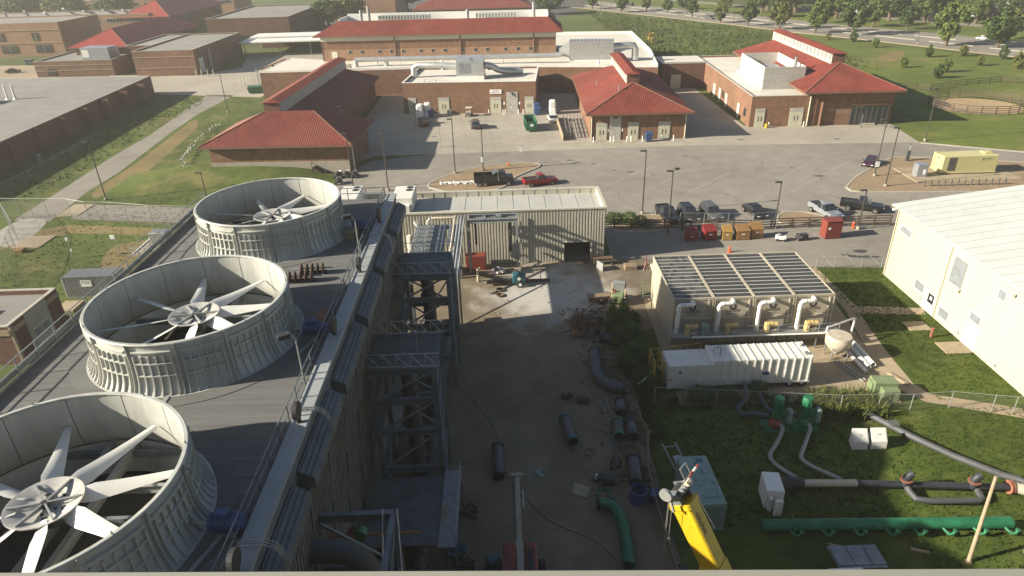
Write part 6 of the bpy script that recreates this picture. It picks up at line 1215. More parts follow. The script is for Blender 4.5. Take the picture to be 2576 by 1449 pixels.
# ---- barns
bl_ = thing('left_barn', 'red roofed brick barn with a long roof monitor on the left of the court', 'barn', (-52.2,115.3,0), R(-2.8))
MB().box(1.2,1.2,0,25.4,16.8,5.0).build('wall','brick',bl_); MB().box(3.0,16.81,0,17.4,62,5.0).build('wall','brick',bl_); MB().box(1.1,1.1,0,25.5,1.19,2.2).build('plinth','concrete',bl_)
hip(bl_,0,26.6,0,18,5.3,9.2,18.2,8.7,9.3,9.2); hip(bl_,2.0,18.4,18.02,64,5.3,10.1,10.5,18.06,56,9.15); plane([(18.4,18.02,5.3),(18.38,9.3,9.0),(10.5,9.3,9.15),(10.5,18.06,9.15)],'red_roof',bl_,0); monitor(bl_,9.0,11.8,9.6,58,9.2,11.2)
for k in range(6): MB().box(17.41,20+k*7,.02,17.5,22.6+k*7,3).build('stall_door','fascia',bl_)
for x in (25.2,26.2): MB().cyl((x,1.5,0),(x,1.5,5),.12,8).build('downpipe','door_cream',bl_)
st2 = thing('barn_steps', 'brown wooden steps with a handrail at the front of the left barn', 'steps', (-33.0,114.2,0), R(-3))
for k in range(6): MB().box(k*.35,0,.0,k*.35+.35,1.4,1.5-k*.25).build('step','fence_wood',st2)
for y in (0,1.4): MB().beam((0,y,2.5),(2.1,y,1.2),.08).build('handrail','fence_wood',st2); MB().beam((0,y,0),(0,y,2.5),.1).build('post','fence_wood',st2); MB().beam((2.1,y,0),(2.1,y,1.2),.1).build('post','fence_wood',st2)
mb2 = thing('middle_barn', 'red roofed brick barn with a roof monitor in the middle of the court', 'barn', (16.2,130.1,0), R(-1.8))
MB().box(1.0,1.2,0,19.6,40,5.1).build('wall','brick',mb2); hip(mb2,0,20.6,0,41,5.4,10.2,10.2,9.3,32,9.4); monitor(mb2,9.0,11.4,10.3,37,9.5,11.4)
for x, w_ in ((2.2,2.0),(8.4,1.9),(14.3,2.1)): double_door(mb2,x,w_,2.7,1.2)
MB().box(4.7,1.1,.02,6.9,1.195,4.6).build('panel_door','siding_grey',mb2); MB().box(5.5,.9,4.1,6.1,1.1,4.55).build('vent_hood','black',mb2); MB().box(5.75,.82,3.8,5.9,.9,4.3).build('vent_flap','white_paint',mb2)
for x in (4.4,7.2): MB().box(x-.15,1.15,1.7,x+.15,1.19,2.2).build('notice','sign_white',mb2)
for x in (1.2,19.4): MB().cyl((x,1.1,0),(x,1.1,5),.11,8).build('downpipe','door_cream',mb2)
for k, (x, h) in enumerate(((7.0,.9),(3.2,.6))): MB().cyl((x,7+k*6,8.2),(x,7+k*6,8.6+h),.12,8).build('roof_vent','galv',mb2)
for i, x in enumerate((17.7,21.0,21.6,24.2,25.0,27.2,30.8,33.2)): bollard(x,129.9-.03*(x-17),'%s white bollard from the left before the middle barn' % ORD[i],'bollards before the middle barn')
# ---- right clinic
rc = thing('right_clinic', 'brick clinic with a red hipped roof, glazed entrance and flat roofed wing on the right', 'building', (50.6,137.7,0), R(-2.6))
wall_box(rc,0,0,11.6,52,6.2,'brick','white_roof',.45); MB().box(-11,41,0,-.02,53,6.1).build('rear_wall','brick_dark',rc); MB().sheet([(-11,41),(0,41),(0,53),(-11,53)],6.12).build('roof','white_roof',rc); MB().box(-11,40.9,6.1,0,41.2,6.5).build('parapet','flashing',rc); MB().box(-8.6,40.85,.02,-6,40.99,3.4).build('door','door_cream',rc)
MB().box(11.62,.3,0,28.4,52,6.8).build('pavilion_wall','brick',rc); hip(rc,9.9,29.6,-1.4,53,7.05,19.6,19.6,8.0,46,11.1); monitor(rc,18.3,20.9,9.2,48,11.1,13.2)
for x, w_ in ((1.1,1.8),(8.0,2.6)): double_door(rc,x,w_,3.0)
for y, w_ in ((8,.9),(18,.9),(24,.9),(29,1.2)): MB().box(-.07,y,.02,-.004,y+w_*1.6,3).build('side_door','door_white',rc)
for y in (3,21): MB().box(-.05,y,1.4,-.004,y+1.6,3).build('side_window','window',rc)
gl = MB().box(20.2,.1,.15,27.6,.29,3.9).build('entrance_glazing','window',rc)
for k in range(8): MB().box(20.2+k*1.05,.02,.15,20.3+k*1.05,.095,3.9).build('mullion','car_grey',gl)
MB().box(20.0,.0,3.9,28.0,.29,4.25).build('lintel','brick_pale',rc); MB().box(22.6,-.6,.02,25.2,.09,.35).build('step','concrete',rc); MB().cyl((14.2,-.1,0),(14.2,-.1,6.7),.3,10).build('downpipe','fascia',rc); MB().cyl((11.6,-.2,0),(11.6,-.2,6.1),.14,8).build('downpipe','door_cream',rc)
marks(rc,(15.6,.295,2.95),(1,0,0),22,4.2,.3,'band',(0,-1,0),seed=8); marks(rc,(17.3,.295,2.5),(1,0,0),13,2.5,.28,'band',(0,-1,0),seed=9); marks(rc,(21.2,.09,3.55),(1,0,0),9,1.6,.16,'band',(0,-1,0),seed=2)
en = thing('roof_screen', 'tall pale screen enclosure on the flat roof of the right clinic', 'enclosure', (55.4,146,5.8), R(-4))
for a in ((0,0,8.5,.15),(0,.15,.15,19),(0,19,8.5,19.15),(8.35,.15,8.5,19)): MB().box(a[0],a[1],0,a[2],a[3],4.6).build('screen_panel','white_metal' if a[2]-a[0] < 1 else 'siding_grey',en)
for k in range(14): MB().box(-.03,-.03,.3+k*.3,8.53,-.003,.36+k*.3).build('slat','galv_dull',en)
MB().box(2.2,6,.1,6.6,15,2.8).build('plant_unit','duct',en); MB().box(1.2,5,.1,1.9,15,3.3).build('plant_unit','white_paint',en); MB().cyl((7.2,3,0),(7.2,3,6),.35,12).build('flue','galv',en)
for k in range(12): MB().tube([(-.9,1+k*1.5,.55),(-.9,1.7+k*1.5,.8),(-.9,2.4+k*1.5,.55)],.08,6).build('pipe_loop','white_paint',en)
bollard(54.4,136.9,'white post left of the right clinic doors','posts before the right clinic'); bollard(61.4,136.6,'white post right of the right clinic doors','posts before the right clinic'); bollard(72.2,134.6,'dark round post before the glazed entrance','posts before the right clinic','car_grey',2.6)
yb = thing('yellow_bin', 'small yellow bin by the right clinic doors', 'bin', (53.8,136.6,0)); MB().lathe([(.01,.9),(.3,.85),(.33,.7),(.28,0),(.01,0)],14,cap=False).build('body','yellow',yb,smooth=True); MB().cyl((0,0,.85),(.0,0,1.6),.03,6).build('handle','timber',yb)
# ---- dark left building with the big grey roof
gb = thing('grey_roof_building', 'wide dark brick building with a huge pale grey flat roof at the left', 'building', (0,0,0))
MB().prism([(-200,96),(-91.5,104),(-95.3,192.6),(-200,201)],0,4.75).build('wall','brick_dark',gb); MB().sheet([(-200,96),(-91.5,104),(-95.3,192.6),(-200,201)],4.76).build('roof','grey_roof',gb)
strip_mb([(-200,96.2),(-91.7,104.2),(-95.5,192.4),(-200,200.8)],.4,4.765,4.95).build('coping','flashing',gb)
for k in range(9): MB().box(-91.8-.04*k,108+k*9.2,0,-91.55-.4*k,108.2+k*9.2,4.7).build('pier','fascia',gb)
for i, x in enumerate((-117,-115.2)):
    f_ = thing('roof_stack', ['white roof flue, left of two on the grey roof','white roof flue, right of two on the grey roof'][i], 'flue', (x,166,4.76), 0, 'white flues on the grey roof'); MB().cyl((0,0,0),(0,0,3.4),.28,12,.2).build('pipe','white_paint',f_,smooth=True); MB().cyl((0,0,0),(0,0,.4),.6,12,.3).build('flashing','white_paint',f_)
tag(MB().cyl((-88.5,128,0),(-88.3,128,1.6),.35,12).build('wall_unit','galv_dull'), 'small grey unit standing by the dark left building', 'unit')
ub = thing('roof_box', 'low dark roof hatch at the left edge of the grey roof', 'hatch', (-124,160,4.76)); MB().bbox(0,0,0,6,4,1.4,.05).build('body','car_grey',ub); MB().box(-.1,-.1,1.4,6.1,4.1,1.48).build('lid','galv_dull',ub)
# ---- left campus brick blocks
la = thing('left_brick_block', 'low brick block with banded walls and a grey roof box left of the loading court', 'building', (0,0,0))
wall_box(la,-147,225.5,-122.5,252,4.9,'brick','grey_roof',.4); wall_box(la,-122.48,236,-113.5,266,7.5,'brick_dark','grey_roof',.4); wall_box(la,-113.48,221.4,-94.6,264,7.6,'brick','grey_roof',.4)
for z in (1.9,3.4): MB().box(-147.06,225.4,z,-122.44,225.49,z+.18).build('band','band',la)
for z in (2.4,5.6): MB().box(-113.5,221.3,z,-94.56,221.39,z+.18).build('band','band',la)
MB().box(-143.5,225.42,.6,-140.6,225.49,2.6).build('window','window',la); MB().box(-121.5,235.9,.02,-114.4,235.99,3.2).build('dock_door','maroon',la); MB().box(-114.8,235.85,.8,-113.9,235.98,2.4).build('notice','sign_white',la)
MB().box(-94.59,224,.02,-94.5,227.6,4.6).build('dock_door','door_white',la); MB().cyl((-94.2,232,0),(-94.2,232,6.5),.5,12).build('stack','galv_dull',la)
tu = thing('roof_plant', 'large grey blue box unit on the low brick block roof', 'roof unit', (-134,230,4.6), R(-3)); MB().bbox(0,0,0,9.2,6,3.4,.08).build('casing','car_silver',tu); MB().box(.4,-.03,.5,2.6,-.004,2.8).build('panel','white_metal',tu)
for i, x in enumerate((-94.4,-92.7,-90.6,-88.8)): bollard(x,219.6+(-.25*(i)),'%s cream bollard from the left at the dock' % ORD[i],'dock bollards','door_cream',2.0)
for i, (x, y) in enumerate(((-74.3,200.5),(-74,202.5),(-74.3,206.5),(-74.7,210.8))): bollard(x,y,'%s cream bollard of the row on the loading court' % ORD[i],'loading court bollards','door_cream',2.0)
for i, (x, y, rz) in enumerate(((-68,188.2,.2),(-65.6,192.4,.1))):
    d_ = thing('green_dumpster', ['dark green dumpster nearest the left barn roof','dark green dumpster behind the nearest one'][i], 'dumpster', (x,y,0), rz, 'dumpsters on the loading court'); MB().loft([[(0,.3,.2),(3.6,.3,.2),(3.6,1.7,.2),(0,1.7,.2)],[(-.2,0,1.6),(3.8,0,1.6),(3.8,2,1.9),(-.2,2,1.9)]]).build('body','green_dark',d_); MB().box(-.25,-.05,1.6,3.85,1.0,1.68).build('lid','black',d_)
ek = thing('dock_crane', 'grey dock hoist column with an arm on the loading court', 'hoist', (-64.4,201,0)); MB().cyl((0,0,0),(0,0,5.5),.5,12).build('column','galv_dull',ek,smooth=True); MB().beam((-3,-2,4.6),(3.5,1.5,6.8),.3).build('arm','rust_red',ek); MB().cyl((-4.5,-1,0),(-4.5,-1,4.6),.18,8).build('post','galv_dull',ek)
rr2 = thing('red_roof_hall', 'brick hall with a bright red hipped roof, nearer of two at the upper left', 'building', (0,0,0)); MB().box(-141.5,240.5,0,-124.5,300,7).build('wall','brick_dark',rr2); hip(rr2,-143,-123.2,239,302,7.05,-133.4,-133.4,251,290,11.6,'red_roof_bright',.8)
rr3 = thing('red_roof_hall', 'brick hall with a bright red hipped roof, farther of two at the upper left', 'building', (0,0,0)); MB().box(-170,333,0,-150,400,8).build('wall','brick_dark',rr3); hip(rr3,-172,-148.5,331.5,402,8.05,-160.5,-160.5,347,390,14.0,'red_roof_bright',.9)
bb = thing('two_storey_hall', 'two storey brick hall with dark window bays at the upper left', 'building', (0,0,0), 0)
wall_box(bb,-270,276,-166,305,11.9,'brick_pale','grey_roof',.5)
for z in (4.6,9.2): MB().box(-270.1,275.85,z,-166.0,275.98,z+.2).build('band','band',bb)
for k in range(7):
    x = -177-k*13
    for (z0, z1, w_) in ((1.2,4.0,6.2),(5.6,8.4,2.6)): q = MB().box(x,275.9,z0,x+w_,275.99,z1).build('window','window',bb); MB().box(x+w_/2-.06,275.84,z0,x+w_/2+.06,275.89,z1).build('mullion','flashing',q)
for i, (x0, x1, y, h, dep) in enumerate(((-290,-158,332,9.5,26),(-320,-150,420,10,30))):
    b = thing('long_hall', ['long banded brick hall with strip windows beyond the two storey hall','farthest long brick hall at the top left edge'][i], 'building', (0,0,0)); wall_box(b,x0,y,x1,y+dep,h,'brick_pale','grey_roof',.5)
    for k in range(12): x = x1-9-k*10.5; q = MB().box(x,y-.1,h-3.4,x+7.5,y-.004,h-1.6).build('window','flashing',b); [MB().box(x+.2+j*1.45,y-.13,h-3.2,x+1.45+j*1.45,y-.105,h-1.8).build('pane','window',q) for j in range(5)]
    for k in range(14): MB().cyl((x1-6-k*9,y+6+rnd.uniform(0,12),h-.5),(x1-6-k*9,y+8,h+rnd.uniform(1,2.5)),.5,8).build('roof_vent','galv',b)
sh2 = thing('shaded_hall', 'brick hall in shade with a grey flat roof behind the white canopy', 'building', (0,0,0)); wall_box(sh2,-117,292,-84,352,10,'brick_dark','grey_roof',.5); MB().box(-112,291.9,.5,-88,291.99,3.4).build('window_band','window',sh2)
sh3 = thing('shaded_hall', 'tall brick hall at the top edge left of the long red roof', 'building', (0,0,0)); wall_box(sh3,-84,372,-52,420,15,'brick_pale','grey_roof',.5)
ca = thing('dock_canopy', 'long white flat canopy on columns between the brick block and the long building', 'canopy', (0,0,0), 0)
MB().box(-92.5,256,4.7,-62,266,5.1).build('roof','white_paint',ca); MB().box(-92.5,268,5.0,-62,279,5.4).build('roof','white_paint',ca); MB().box(-92,266,4.6,-62,268,4.75).build('gutter','galv_dull',ca)
for x in (-91.5,-79,-68): MB().cyl((x,258,0),(x,258,4.7),.18,8).build('column','galv',ca); MB().cyl((x,276,0),(x,276,5),.18,8).build('column','galv',ca)
MB().box(-92,279.2,0,-62,279.5,4.9).build('back_wall','brick_dark',ca)
fr2 = thing('far_red_roof_building', 'far brick building with a red roof at the top centre edge', 'building', (0,0,0)); MB().box(-40,357,0,14,380,5.4).build('wall','brick_pale',fr2); hip(fr2,-42,16.5,355,382,5.5,-30,4,366,372,10,'red_roof',.8); MB().cyl((-39,356,0),(-39,356,5),.4,8).build('downpipe','fascia',fr2); MB().box(-46,356,0,-40.1,362,2.2).build('side_wing','brick',fr2)
# ---- small brick house and container, left foreground
sb = thing('small_brick_building', 'small brick building with a flat dark roof and pale door bay at the left edge', 'building', (0,0,0))
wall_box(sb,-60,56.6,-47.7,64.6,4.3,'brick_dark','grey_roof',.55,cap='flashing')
MB().box(-47.69,58.9,0,-47.6,62.4,4.2).build('pale_bay','concrete',sb); MB().box(-47.66,56.5,3.4,-47.62,64.6,3.9).build('band','concrete_tan',sb)
d_ = MB().box(-47.59,59.3,.05,-47.52,61.9,2.5).build('door','siding_grey',sb); [MB().box(-47.515,59.4+q*1.3,1.3,-47.51,60.5+q*1.3,2.2).build('pane','window_grey',d_) for q in (0,1)]
MB().box(-47.69,56.55,0,-47.45,56.85,4.2).build('corner_trim','concrete_tan',sb); MB().box(-60.2,56.5,3.3,-47.7,56.59,3.9).build('band','concrete_tan',sb)
ru = MB().bbox(-55.5,58.2,3.76,-52.8,60.6,4.7,.06).build('rooftop_unit','galv_dull'); tag(ru, 'grey rooftop unit on the small brick building', 'roof unit')
sc = thing('grey_container', 'grey corrugated shipping container on the left lawn', 'container', (-51.2,70.6,0), R(1.5))
MB().box(.05,.05,.12,6.0,2.4,2.55).build('box','galv_dull',sc); c_ = MB(); corr(c_,(0,0.04),(6.05,0.04),.12,2.55,(0,-1),.28,.05); c_.build('side_sheet','galv_dull',sc); c_ = MB(); corr(c_,(0,2.42),(0,.04),.12,2.55,(-1,0),.28,.05); c_.build('end_sheet','galv_dull',sc)
for k in range(22): MB().box(.1+k*.27,.06,2.55,.22+k*.27,2.4,2.59).build('roof_rib','galv_dull',sc)
for z in (0,2.55): MB().box(-.03,-.05,z,6.08,.03,z+.12).build('rail','galv',sc)
q = MB().box(2.1,-.07,1.4,3.3,-.055,2.2).build('panel','sign_white',sc); marks(q,(2.25,-.06,1.75),(1,0,0),3,.95,.34,'ink',(0,-1,0),seed=12)
tag(MB().bbox(-50.6,66.9,.02,-48.4,69.3,.35,.04).build('plank_pallet','timber_pale'), 'flat pallet of planks between the container and the small brick building', 'pallet')
wf = thing('gas_manifold', 'grey tank with pipe railings on a concrete bay left of the tower', 'tank', (-49.4,82.2,0)); MB().box(0,0,0,4,5.5,.1).build('slab','concrete',wf); MB().bbox(1.4,3.0,.1,3.6,4.6,1.9,.08).build('tank','galv',wf)
for x, y in ((0,0),(2,0),(4,0),(0,2.8),(0,5.5)): MB().cyl((x,y,0),(x,y,1.1),.04,6).build('post','galv',wf)
for z in (.55,1.1): MB().cyl((0,0,z),(4,0,z),.03,6).build('rail','galv',wf); MB().cyl((0,0,z),(0,5.5,z),.03,6).build('rail','galv',wf)
MB().beam((.2,.2,.12),(.2,5.3,.16),.14).build('kerb_beam','white_paint',wf); MB().cyl((-1.6,.6,0),(-1.6,.6,2.6),.06,8).build('mast','galv_dull',wf); MB().cbox((-2.0,.6,2.5),(.6,.1,.5)).build('sign','sign_white',wf)
lm = thing('monitor_post', 'small white topped post on the left lawn', 'post', (-56.8,82,0)); MB().cyl((0,0,0),(0,0,2.7),.05,8).build('post','galv_dull',lm); MB().cbox((0,0,2.75),(.25,.25,.35)).build('head','lamp_white',lm); MB().cbox((.1,0,1.2),(.2,.2,.3)).build('box','lamp_white',lm)
tag(MB().bbox(-65.9,84.2,.02,-64.8,85.2,.5,.04).build('timber_crate','orange_box'), 'small brown crate by the cover slab on the left lawn', 'crate')
# ---- the ledge of the building the photograph was taken from
cb2 = thing('camera_building', 'pale window ledge and wall of the building the view is taken from', 'building', (0,0,0), R(-2.2))
MB().bbox(-9,-.6,34.92,9,.757,35.1,.004).build('window_ledge','sill',cb2); MB().box(-14,-14,0,22,.62,34.9).build('wall','brick_pale',cb2)
# ================================================================== trees and plants
def leaf_mesh(n, rx, ry, rz, seed, m, size=.3, shape='egg', clump=26):
    r_ = random.Random(seed); mb = MB(); C = []
    for k in range(clump):
        while True:
            p = Vector((r_.uniform(-1,1), r_.uniform(-1,1), r_.uniform(-1,1)))
            if p.length < 1: break
        f = p.length; p = p.normalized()*(f**.45)
        if shape == 'egg': w_ = 1-.42*max(0,p.z)-.22*max(0,-p.z)
        elif shape == 'cone': w_ = .95-.6*(p.z*.5+.5)+.1
        else: w_ = 1
        C.append((p.x*rx*w_, p.y*ry*w_, p.z*rz, r_.uniform(.22,.42)*min(rx,rz)))
    for k in range(n):
        cx, cy, cz, cr = C[r_.randrange(clump)]
        d = Vector((r_.gauss(0,1), r_.gauss(0,1), r_.gauss(0,1))).normalized()*cr*(r_.random()**.4)
        c = Vector((cx,cy,cz))+d; nrm = (d.normalized()+Vector((r_.gauss(0,.5),r_.gauss(0,.5),r_.gauss(.3,.5)))).normalized()
        a = nrm.orthogonal().normalized(); b = nrm.cross(a); t = r_.uniform(0,6.28); u = a*math.cos(t)+b*math.sin(t); v = nrm.cross(u); s = size*r_.uniform(.6,1.35)
        mb.add([c-u*s, c-v*s*.55+nrm*s*.1, c+u*s, c+v*s*.55+nrm*s*.1], [(0,1,2,3)])
    return mb.mesh('crown', m, fix=False)
def trunk_mesh(h, r, seed, top):
    r_ = random.Random(seed); mb = MB().tube([(0,0,0),(r_.uniform(-.05,.05)*h,0,h*.5),(0,r_.uniform(-.05,.05)*h,h)], r, 8, True, [r,r*.8,r*.5])
    for k in range(5):
        a = k*1.3+r_.uniform(0,1); z = h*r_.uniform(.6,1); mb.tube([(0,0,z),(math.cos(a)*top*.35,math.sin(a)*top*.35,z+top*.35),(math.cos(a)*top*.55,math.sin(a)*top*.55,z+top*.8)], r*.4, 5, True, [r*.45,r*.3,r*.12])
    return mb.mesh('trunk','trunk')
EGG = [leaf_mesh(2600,1,1,1.25,s,m,.125,'egg',40) for s, m in ((1,'leaf_a'),(2,'leaf_b'),(3,'leaf_c'),(4,'leaf_a'),(5,'leaf_b'))]
BIG = [leaf_mesh(4200,1,1,.95,s,m,.09,'ball',60) for s, m in ((11,'leaf_b'),(12,'leaf_a'))]
TR = [trunk_mesh(1,.05,s,.6) for s in (1,2)]
def tree(label, x, y, h, w_, k=0, kind='egg', group='street trees', sq=None):
    t = thing('street_tree' if kind == 'egg' else 'shade_tree', label, 'tree', (x,y,0), rnd.uniform(0,6.28), group)
    if kind == 'egg': tz = h*.22; ch = (h-tz)/2.5; put('crown', EGG[k%5], t, (0,0,tz+ch*1.25), scale=(w_/2*rnd.uniform(.85,1.15),w_/2*rnd.uniform(.85,1.15),ch*rnd.uniform(.92,1.1)))
    else: tz = h*.3; ch = (h-tz)/1.9; put('crown', BIG[k%2], t, (0,0,tz+ch*.95), scale=(w_/2,w_/2,ch))
    put('trunk', TR[k%2], t, (0,0,0), scale=(h*.9 if kind == 'egg' else h*1.3,)*2+(tz*1.6,)); return t
row = [(51,394.6,9,7.5),(63.2,372.6,9,7),(77,378.4,6.5,5.5),(83.9,361.4,7,5.5),(91.3,341.2,8,6.2),(97.3,315.6,8,6),(105,302.8,9.6,6.6),(112.5,287.7,11,9),(121.8,274.7,11,8),(132,265.2,12.2,9.5),(148.4,234.2,13.4,10),(161.2,227.2,11,9.5)]
for i, (x, y, h, w_) in enumerate(row): tree('%s rounded street tree from the left along the near kerb' % ORD[i], x, y, h, w_, i, group='street trees along the near kerb')
row2 = [(95.8,377.7,7,5.5),(110,352,8,7),(150.3,287.7,10.5,8),(158.2,276.3,9,7.5),(139,305,11,9),(128,330,10,8),(176,244,10,8)]
for i, (x, y, h, w_) in enumerate(row2): tree('%s street tree from the left in the second row across the car park' % ORD[i], x, y, h, w_, i+1, group='street trees across the car park')
big = [(118,380,14,15,0),(135,362,15,17,1),(158,338,15,17,0),(170,322,13,15,1),(186,326,15,16,0),(150,392,16,20,0),(178,372,17,20,1),(205,350,16,18,0),(228,330,15,16,1),(246,312,14,15,0),(196,398,16,20,1),(232,388,17,22,0),(262,352,16,18,1),(262,300,14,15,0),(10,405,12,16,0),(-18,402,11,15,1),(26,372,10,13,0),(-72,352,13,16,1),(-78,336,12,14,0),(-52,420,14,20,0),(-30,440,14,20,1),(52,470,14,20,0),(90,470,15,22,1),(120,450,15,22,0),(152,440,15,22,1),(-270,420,13,22,0),(-238,408,13,20,1),(-210,404,12,18,0)]
for i, (x, y, h, w_, k) in enumerate(big): tree('%s broad shade tree counted from the car park outwards' % ORD[i] if i < 14 else ['dark tree behind the long red roof','wide dark tree left of the far red roof','dark tree by the meadow footpath','dark tree right of the shaded hall','lower dark tree right of the shaded hall','far tree left of the top centre','far tree behind the top centre road','far tree above the street start','far tree beyond the street','far tree beyond the street cars','far tree beyond the second street row','far tree at the top left edge','far tree near the top left edge','far tree right of the top left edge'][i-14], x, y, h, w_, k, 'big', 'shade trees in the distance')
more = [(128,352,12,14,1),(142,346,13,13,0),(150,320,12,12,1),(166,305,12,11,0),(176,296,11,11,1),(190,300,12,12,0),(192,288,10,9,1),(208,292,11,10,0),(221,284,11,11,1),(238,276,11,11,0),(216,316,13,12,1),(240,340,15,16,0),(190,352,15,16,1),(162,372,15,16,0),(214,372,16,18,0),(248,372,16,18,1)]
for i, (x, y, h, w_, k) in enumerate(more): tree('%s tree from the left of the dense belt among the far houses' % ORD[i], x, y, h, w_, k, 'big', 'trees among the far houses')
# shrubs and saplings on the right bank
for i, (x, y, s) in enumerate(((124.3,248.8,2.6),(118.3,255.1,1.8),(125,234.8,2.2),(130.8,213.5,2.4),(141.2,213.3,2.4),(114.7,197.7,2.0),(148.9,206.4,2.6),(142.7,191.1,3),(121.3,188.9,2.6),(114.9,181.5,2.4),(136,197,2),(152,192,2.4))):
    b = thing('sapling', '%s young bush from the left corner of the sand bank on the mown bank' % ORD[i], 'bush', (x,y,0), i, 'young bushes on the mown bank'); put('crown', EGG[(i+1)%3], b, (0,0,s*.75), scale=(s*.5,s*.5,s*.55)); put('stem', TR[0], b, (0,0,0), scale=(s,s,s*.4))
# big bush in the yard
BU = leaf_mesh(5200,1,1,.9,31,'bush',.06,'ball',70); BU2 = leaf_mesh(3600,1,1,.8,37,'weed',.07,'ball',60)
for i, (x, y, rx, ry, h) in enumerate(((11.4,61.2,1.1,1.4,2.4),(11.5,58.4,1.3,1.7,2.6),(11.6,55.4,1.5,1.9,2.6),(11.8,52.2,1.6,2.0,2.4),(12.3,49.6,1.3,1.3,1.8))):
    b = thing('yard_bush', '%s bush from the far end of the hedge row left of the trailer' % ORD[i], 'bush', (x,y,0), i*1.7, 'bushes between the yard and the trailer'); put('crown', BU if i else BU2, b, (0,0,h*.5), scale=(rx,ry,h*.58)); put('stem', TR[1], b, (0,0,0), scale=(2,2,h*.5))
for i, (x, y, r_, h) in enumerate(((16.5,47.3,1.2,1.3),(18.6,47.2,1.0,1.2),(21.5,47.6,1.0,1.3),(15.2,88.2,1.4,1.6),(17.2,87.6,1.3,1.8),(18.8,87.2,1.0,1.4))):
    b = thing('low_bush', ['dark bush before the left half of the trailer','second dark bush before the trailer','dark bush by the hoses at the trailer','bush at the fence end behind the corrugated building','bush right of it along the plank fence','third bush along the plank fence'][i], 'bush', (x,y,0), i*2.1, 'low bushes'); put('crown', BU, b, (0,0,h*.45), scale=(r_,r_*.8,h*.55)); put('stem', TR[1], b, (0,0,0), scale=(1,1,h*.4))
# weeds and meadow tufts (nobody could count these)
def tufts(name, label, pts, h, n, m, wd=.05, seed=5, lean=.35):
    r_ = random.Random(seed); mb = MB()
    for (x, y) in pts:
        for k in range(n):
            a = r_.uniform(0,6.28); hh = h*r_.uniform(.5,1.2); bx, by = x+r_.gauss(0,h*.3), y+r_.gauss(0,h*.3); dx, dy = math.cos(a)*wd, math.sin(a)*wd; lx, ly = r_.gauss(0,lean)*hh, r_.gauss(0,lean)*hh
            mb.add([(bx-dx,by-dy,0),(bx+dx,by+dy,0),(bx+lx*.5+dx*.8,by+ly*.5+dy*.8,hh*.6),(bx+lx,by+ly,hh),(bx+lx*.5-dx*.8,by+ly*.5-dy*.8,hh*.6)],[(0,1,2,3,4)])
    o = mb.build(name, m, fix=False); o['kind'] = 'stuff'; return tag(o, label, 'weeds')
r3 = random.Random(9)
tufts('weeds','tall sunny weeds along the fence behind the pumps',[(25.6+r3.random()*5.2,44.3+r3.random()*2.6) for k in range(230)],1.1,9,'weed',.035)
tufts('weeds','rank grass along the foot of the trailer and fence',[(13+r3.random()*14,45.6+r3.random()*1.8) for k in range(160)],.6,8,'bush',.035,6)
tufts('lawn_grass','short grass tufts over the lower right lawn',[(26+r3.random()*18,29+r3.random()*16) for k in range(2600)],.12,7,'lawn',.02,7)
tufts('lawn_grass','short grass tufts over the lawn beside the shed',[(36.2+r3.random()*7.4,46+r3.random()*25.5) for k in range(2200)],.11,7,'lawn',.02,8)
tufts('lawn_grass','rough grass tufts over the shaded grass by the pumps',[(13.5+r3.random()*13,33+r3.random()*12) for k in range(1500)],.16,7,'lawn',.025,10)
mp = []
while len(mp) < 1900:
    x, y = r3.uniform(40,108), r3.uniform(196,400)
    if x < 43+.0+(405-y)*.58-9 and x > 46: mp.append((x,y))
tufts('meadow_grass','tall meadow grass on the bank between the white roof and the street',mp,1.1,7,'meadow',.1,11,.3)
tufts('meadow_grass','grass tufts along the dark left building and road',[(-88+r3.random()*11,105+r3.random()*80) for k in range(500)],.4,7,'grass',.04,12)
tufts('lawn_grass','grass tufts on the verge beyond the towers',[(-66+r3.random()*32,r3.uniform(62,110)) for k in range(2500)],.13,6,'grass',.03,13)
ys = thing('yellow_shrub', 'small yellow flowering shrub in the meadow', 'shrub', (56,262,0)); put('crown', leaf_mesh(500,1,1,1.2,77,'yellow_dull',.22,'egg',14), ys, (0,0,1.8), scale=(1.2,1.2,1.6)); put('stem', TR[0], ys, (0,0,0), scale=(2,2,1))
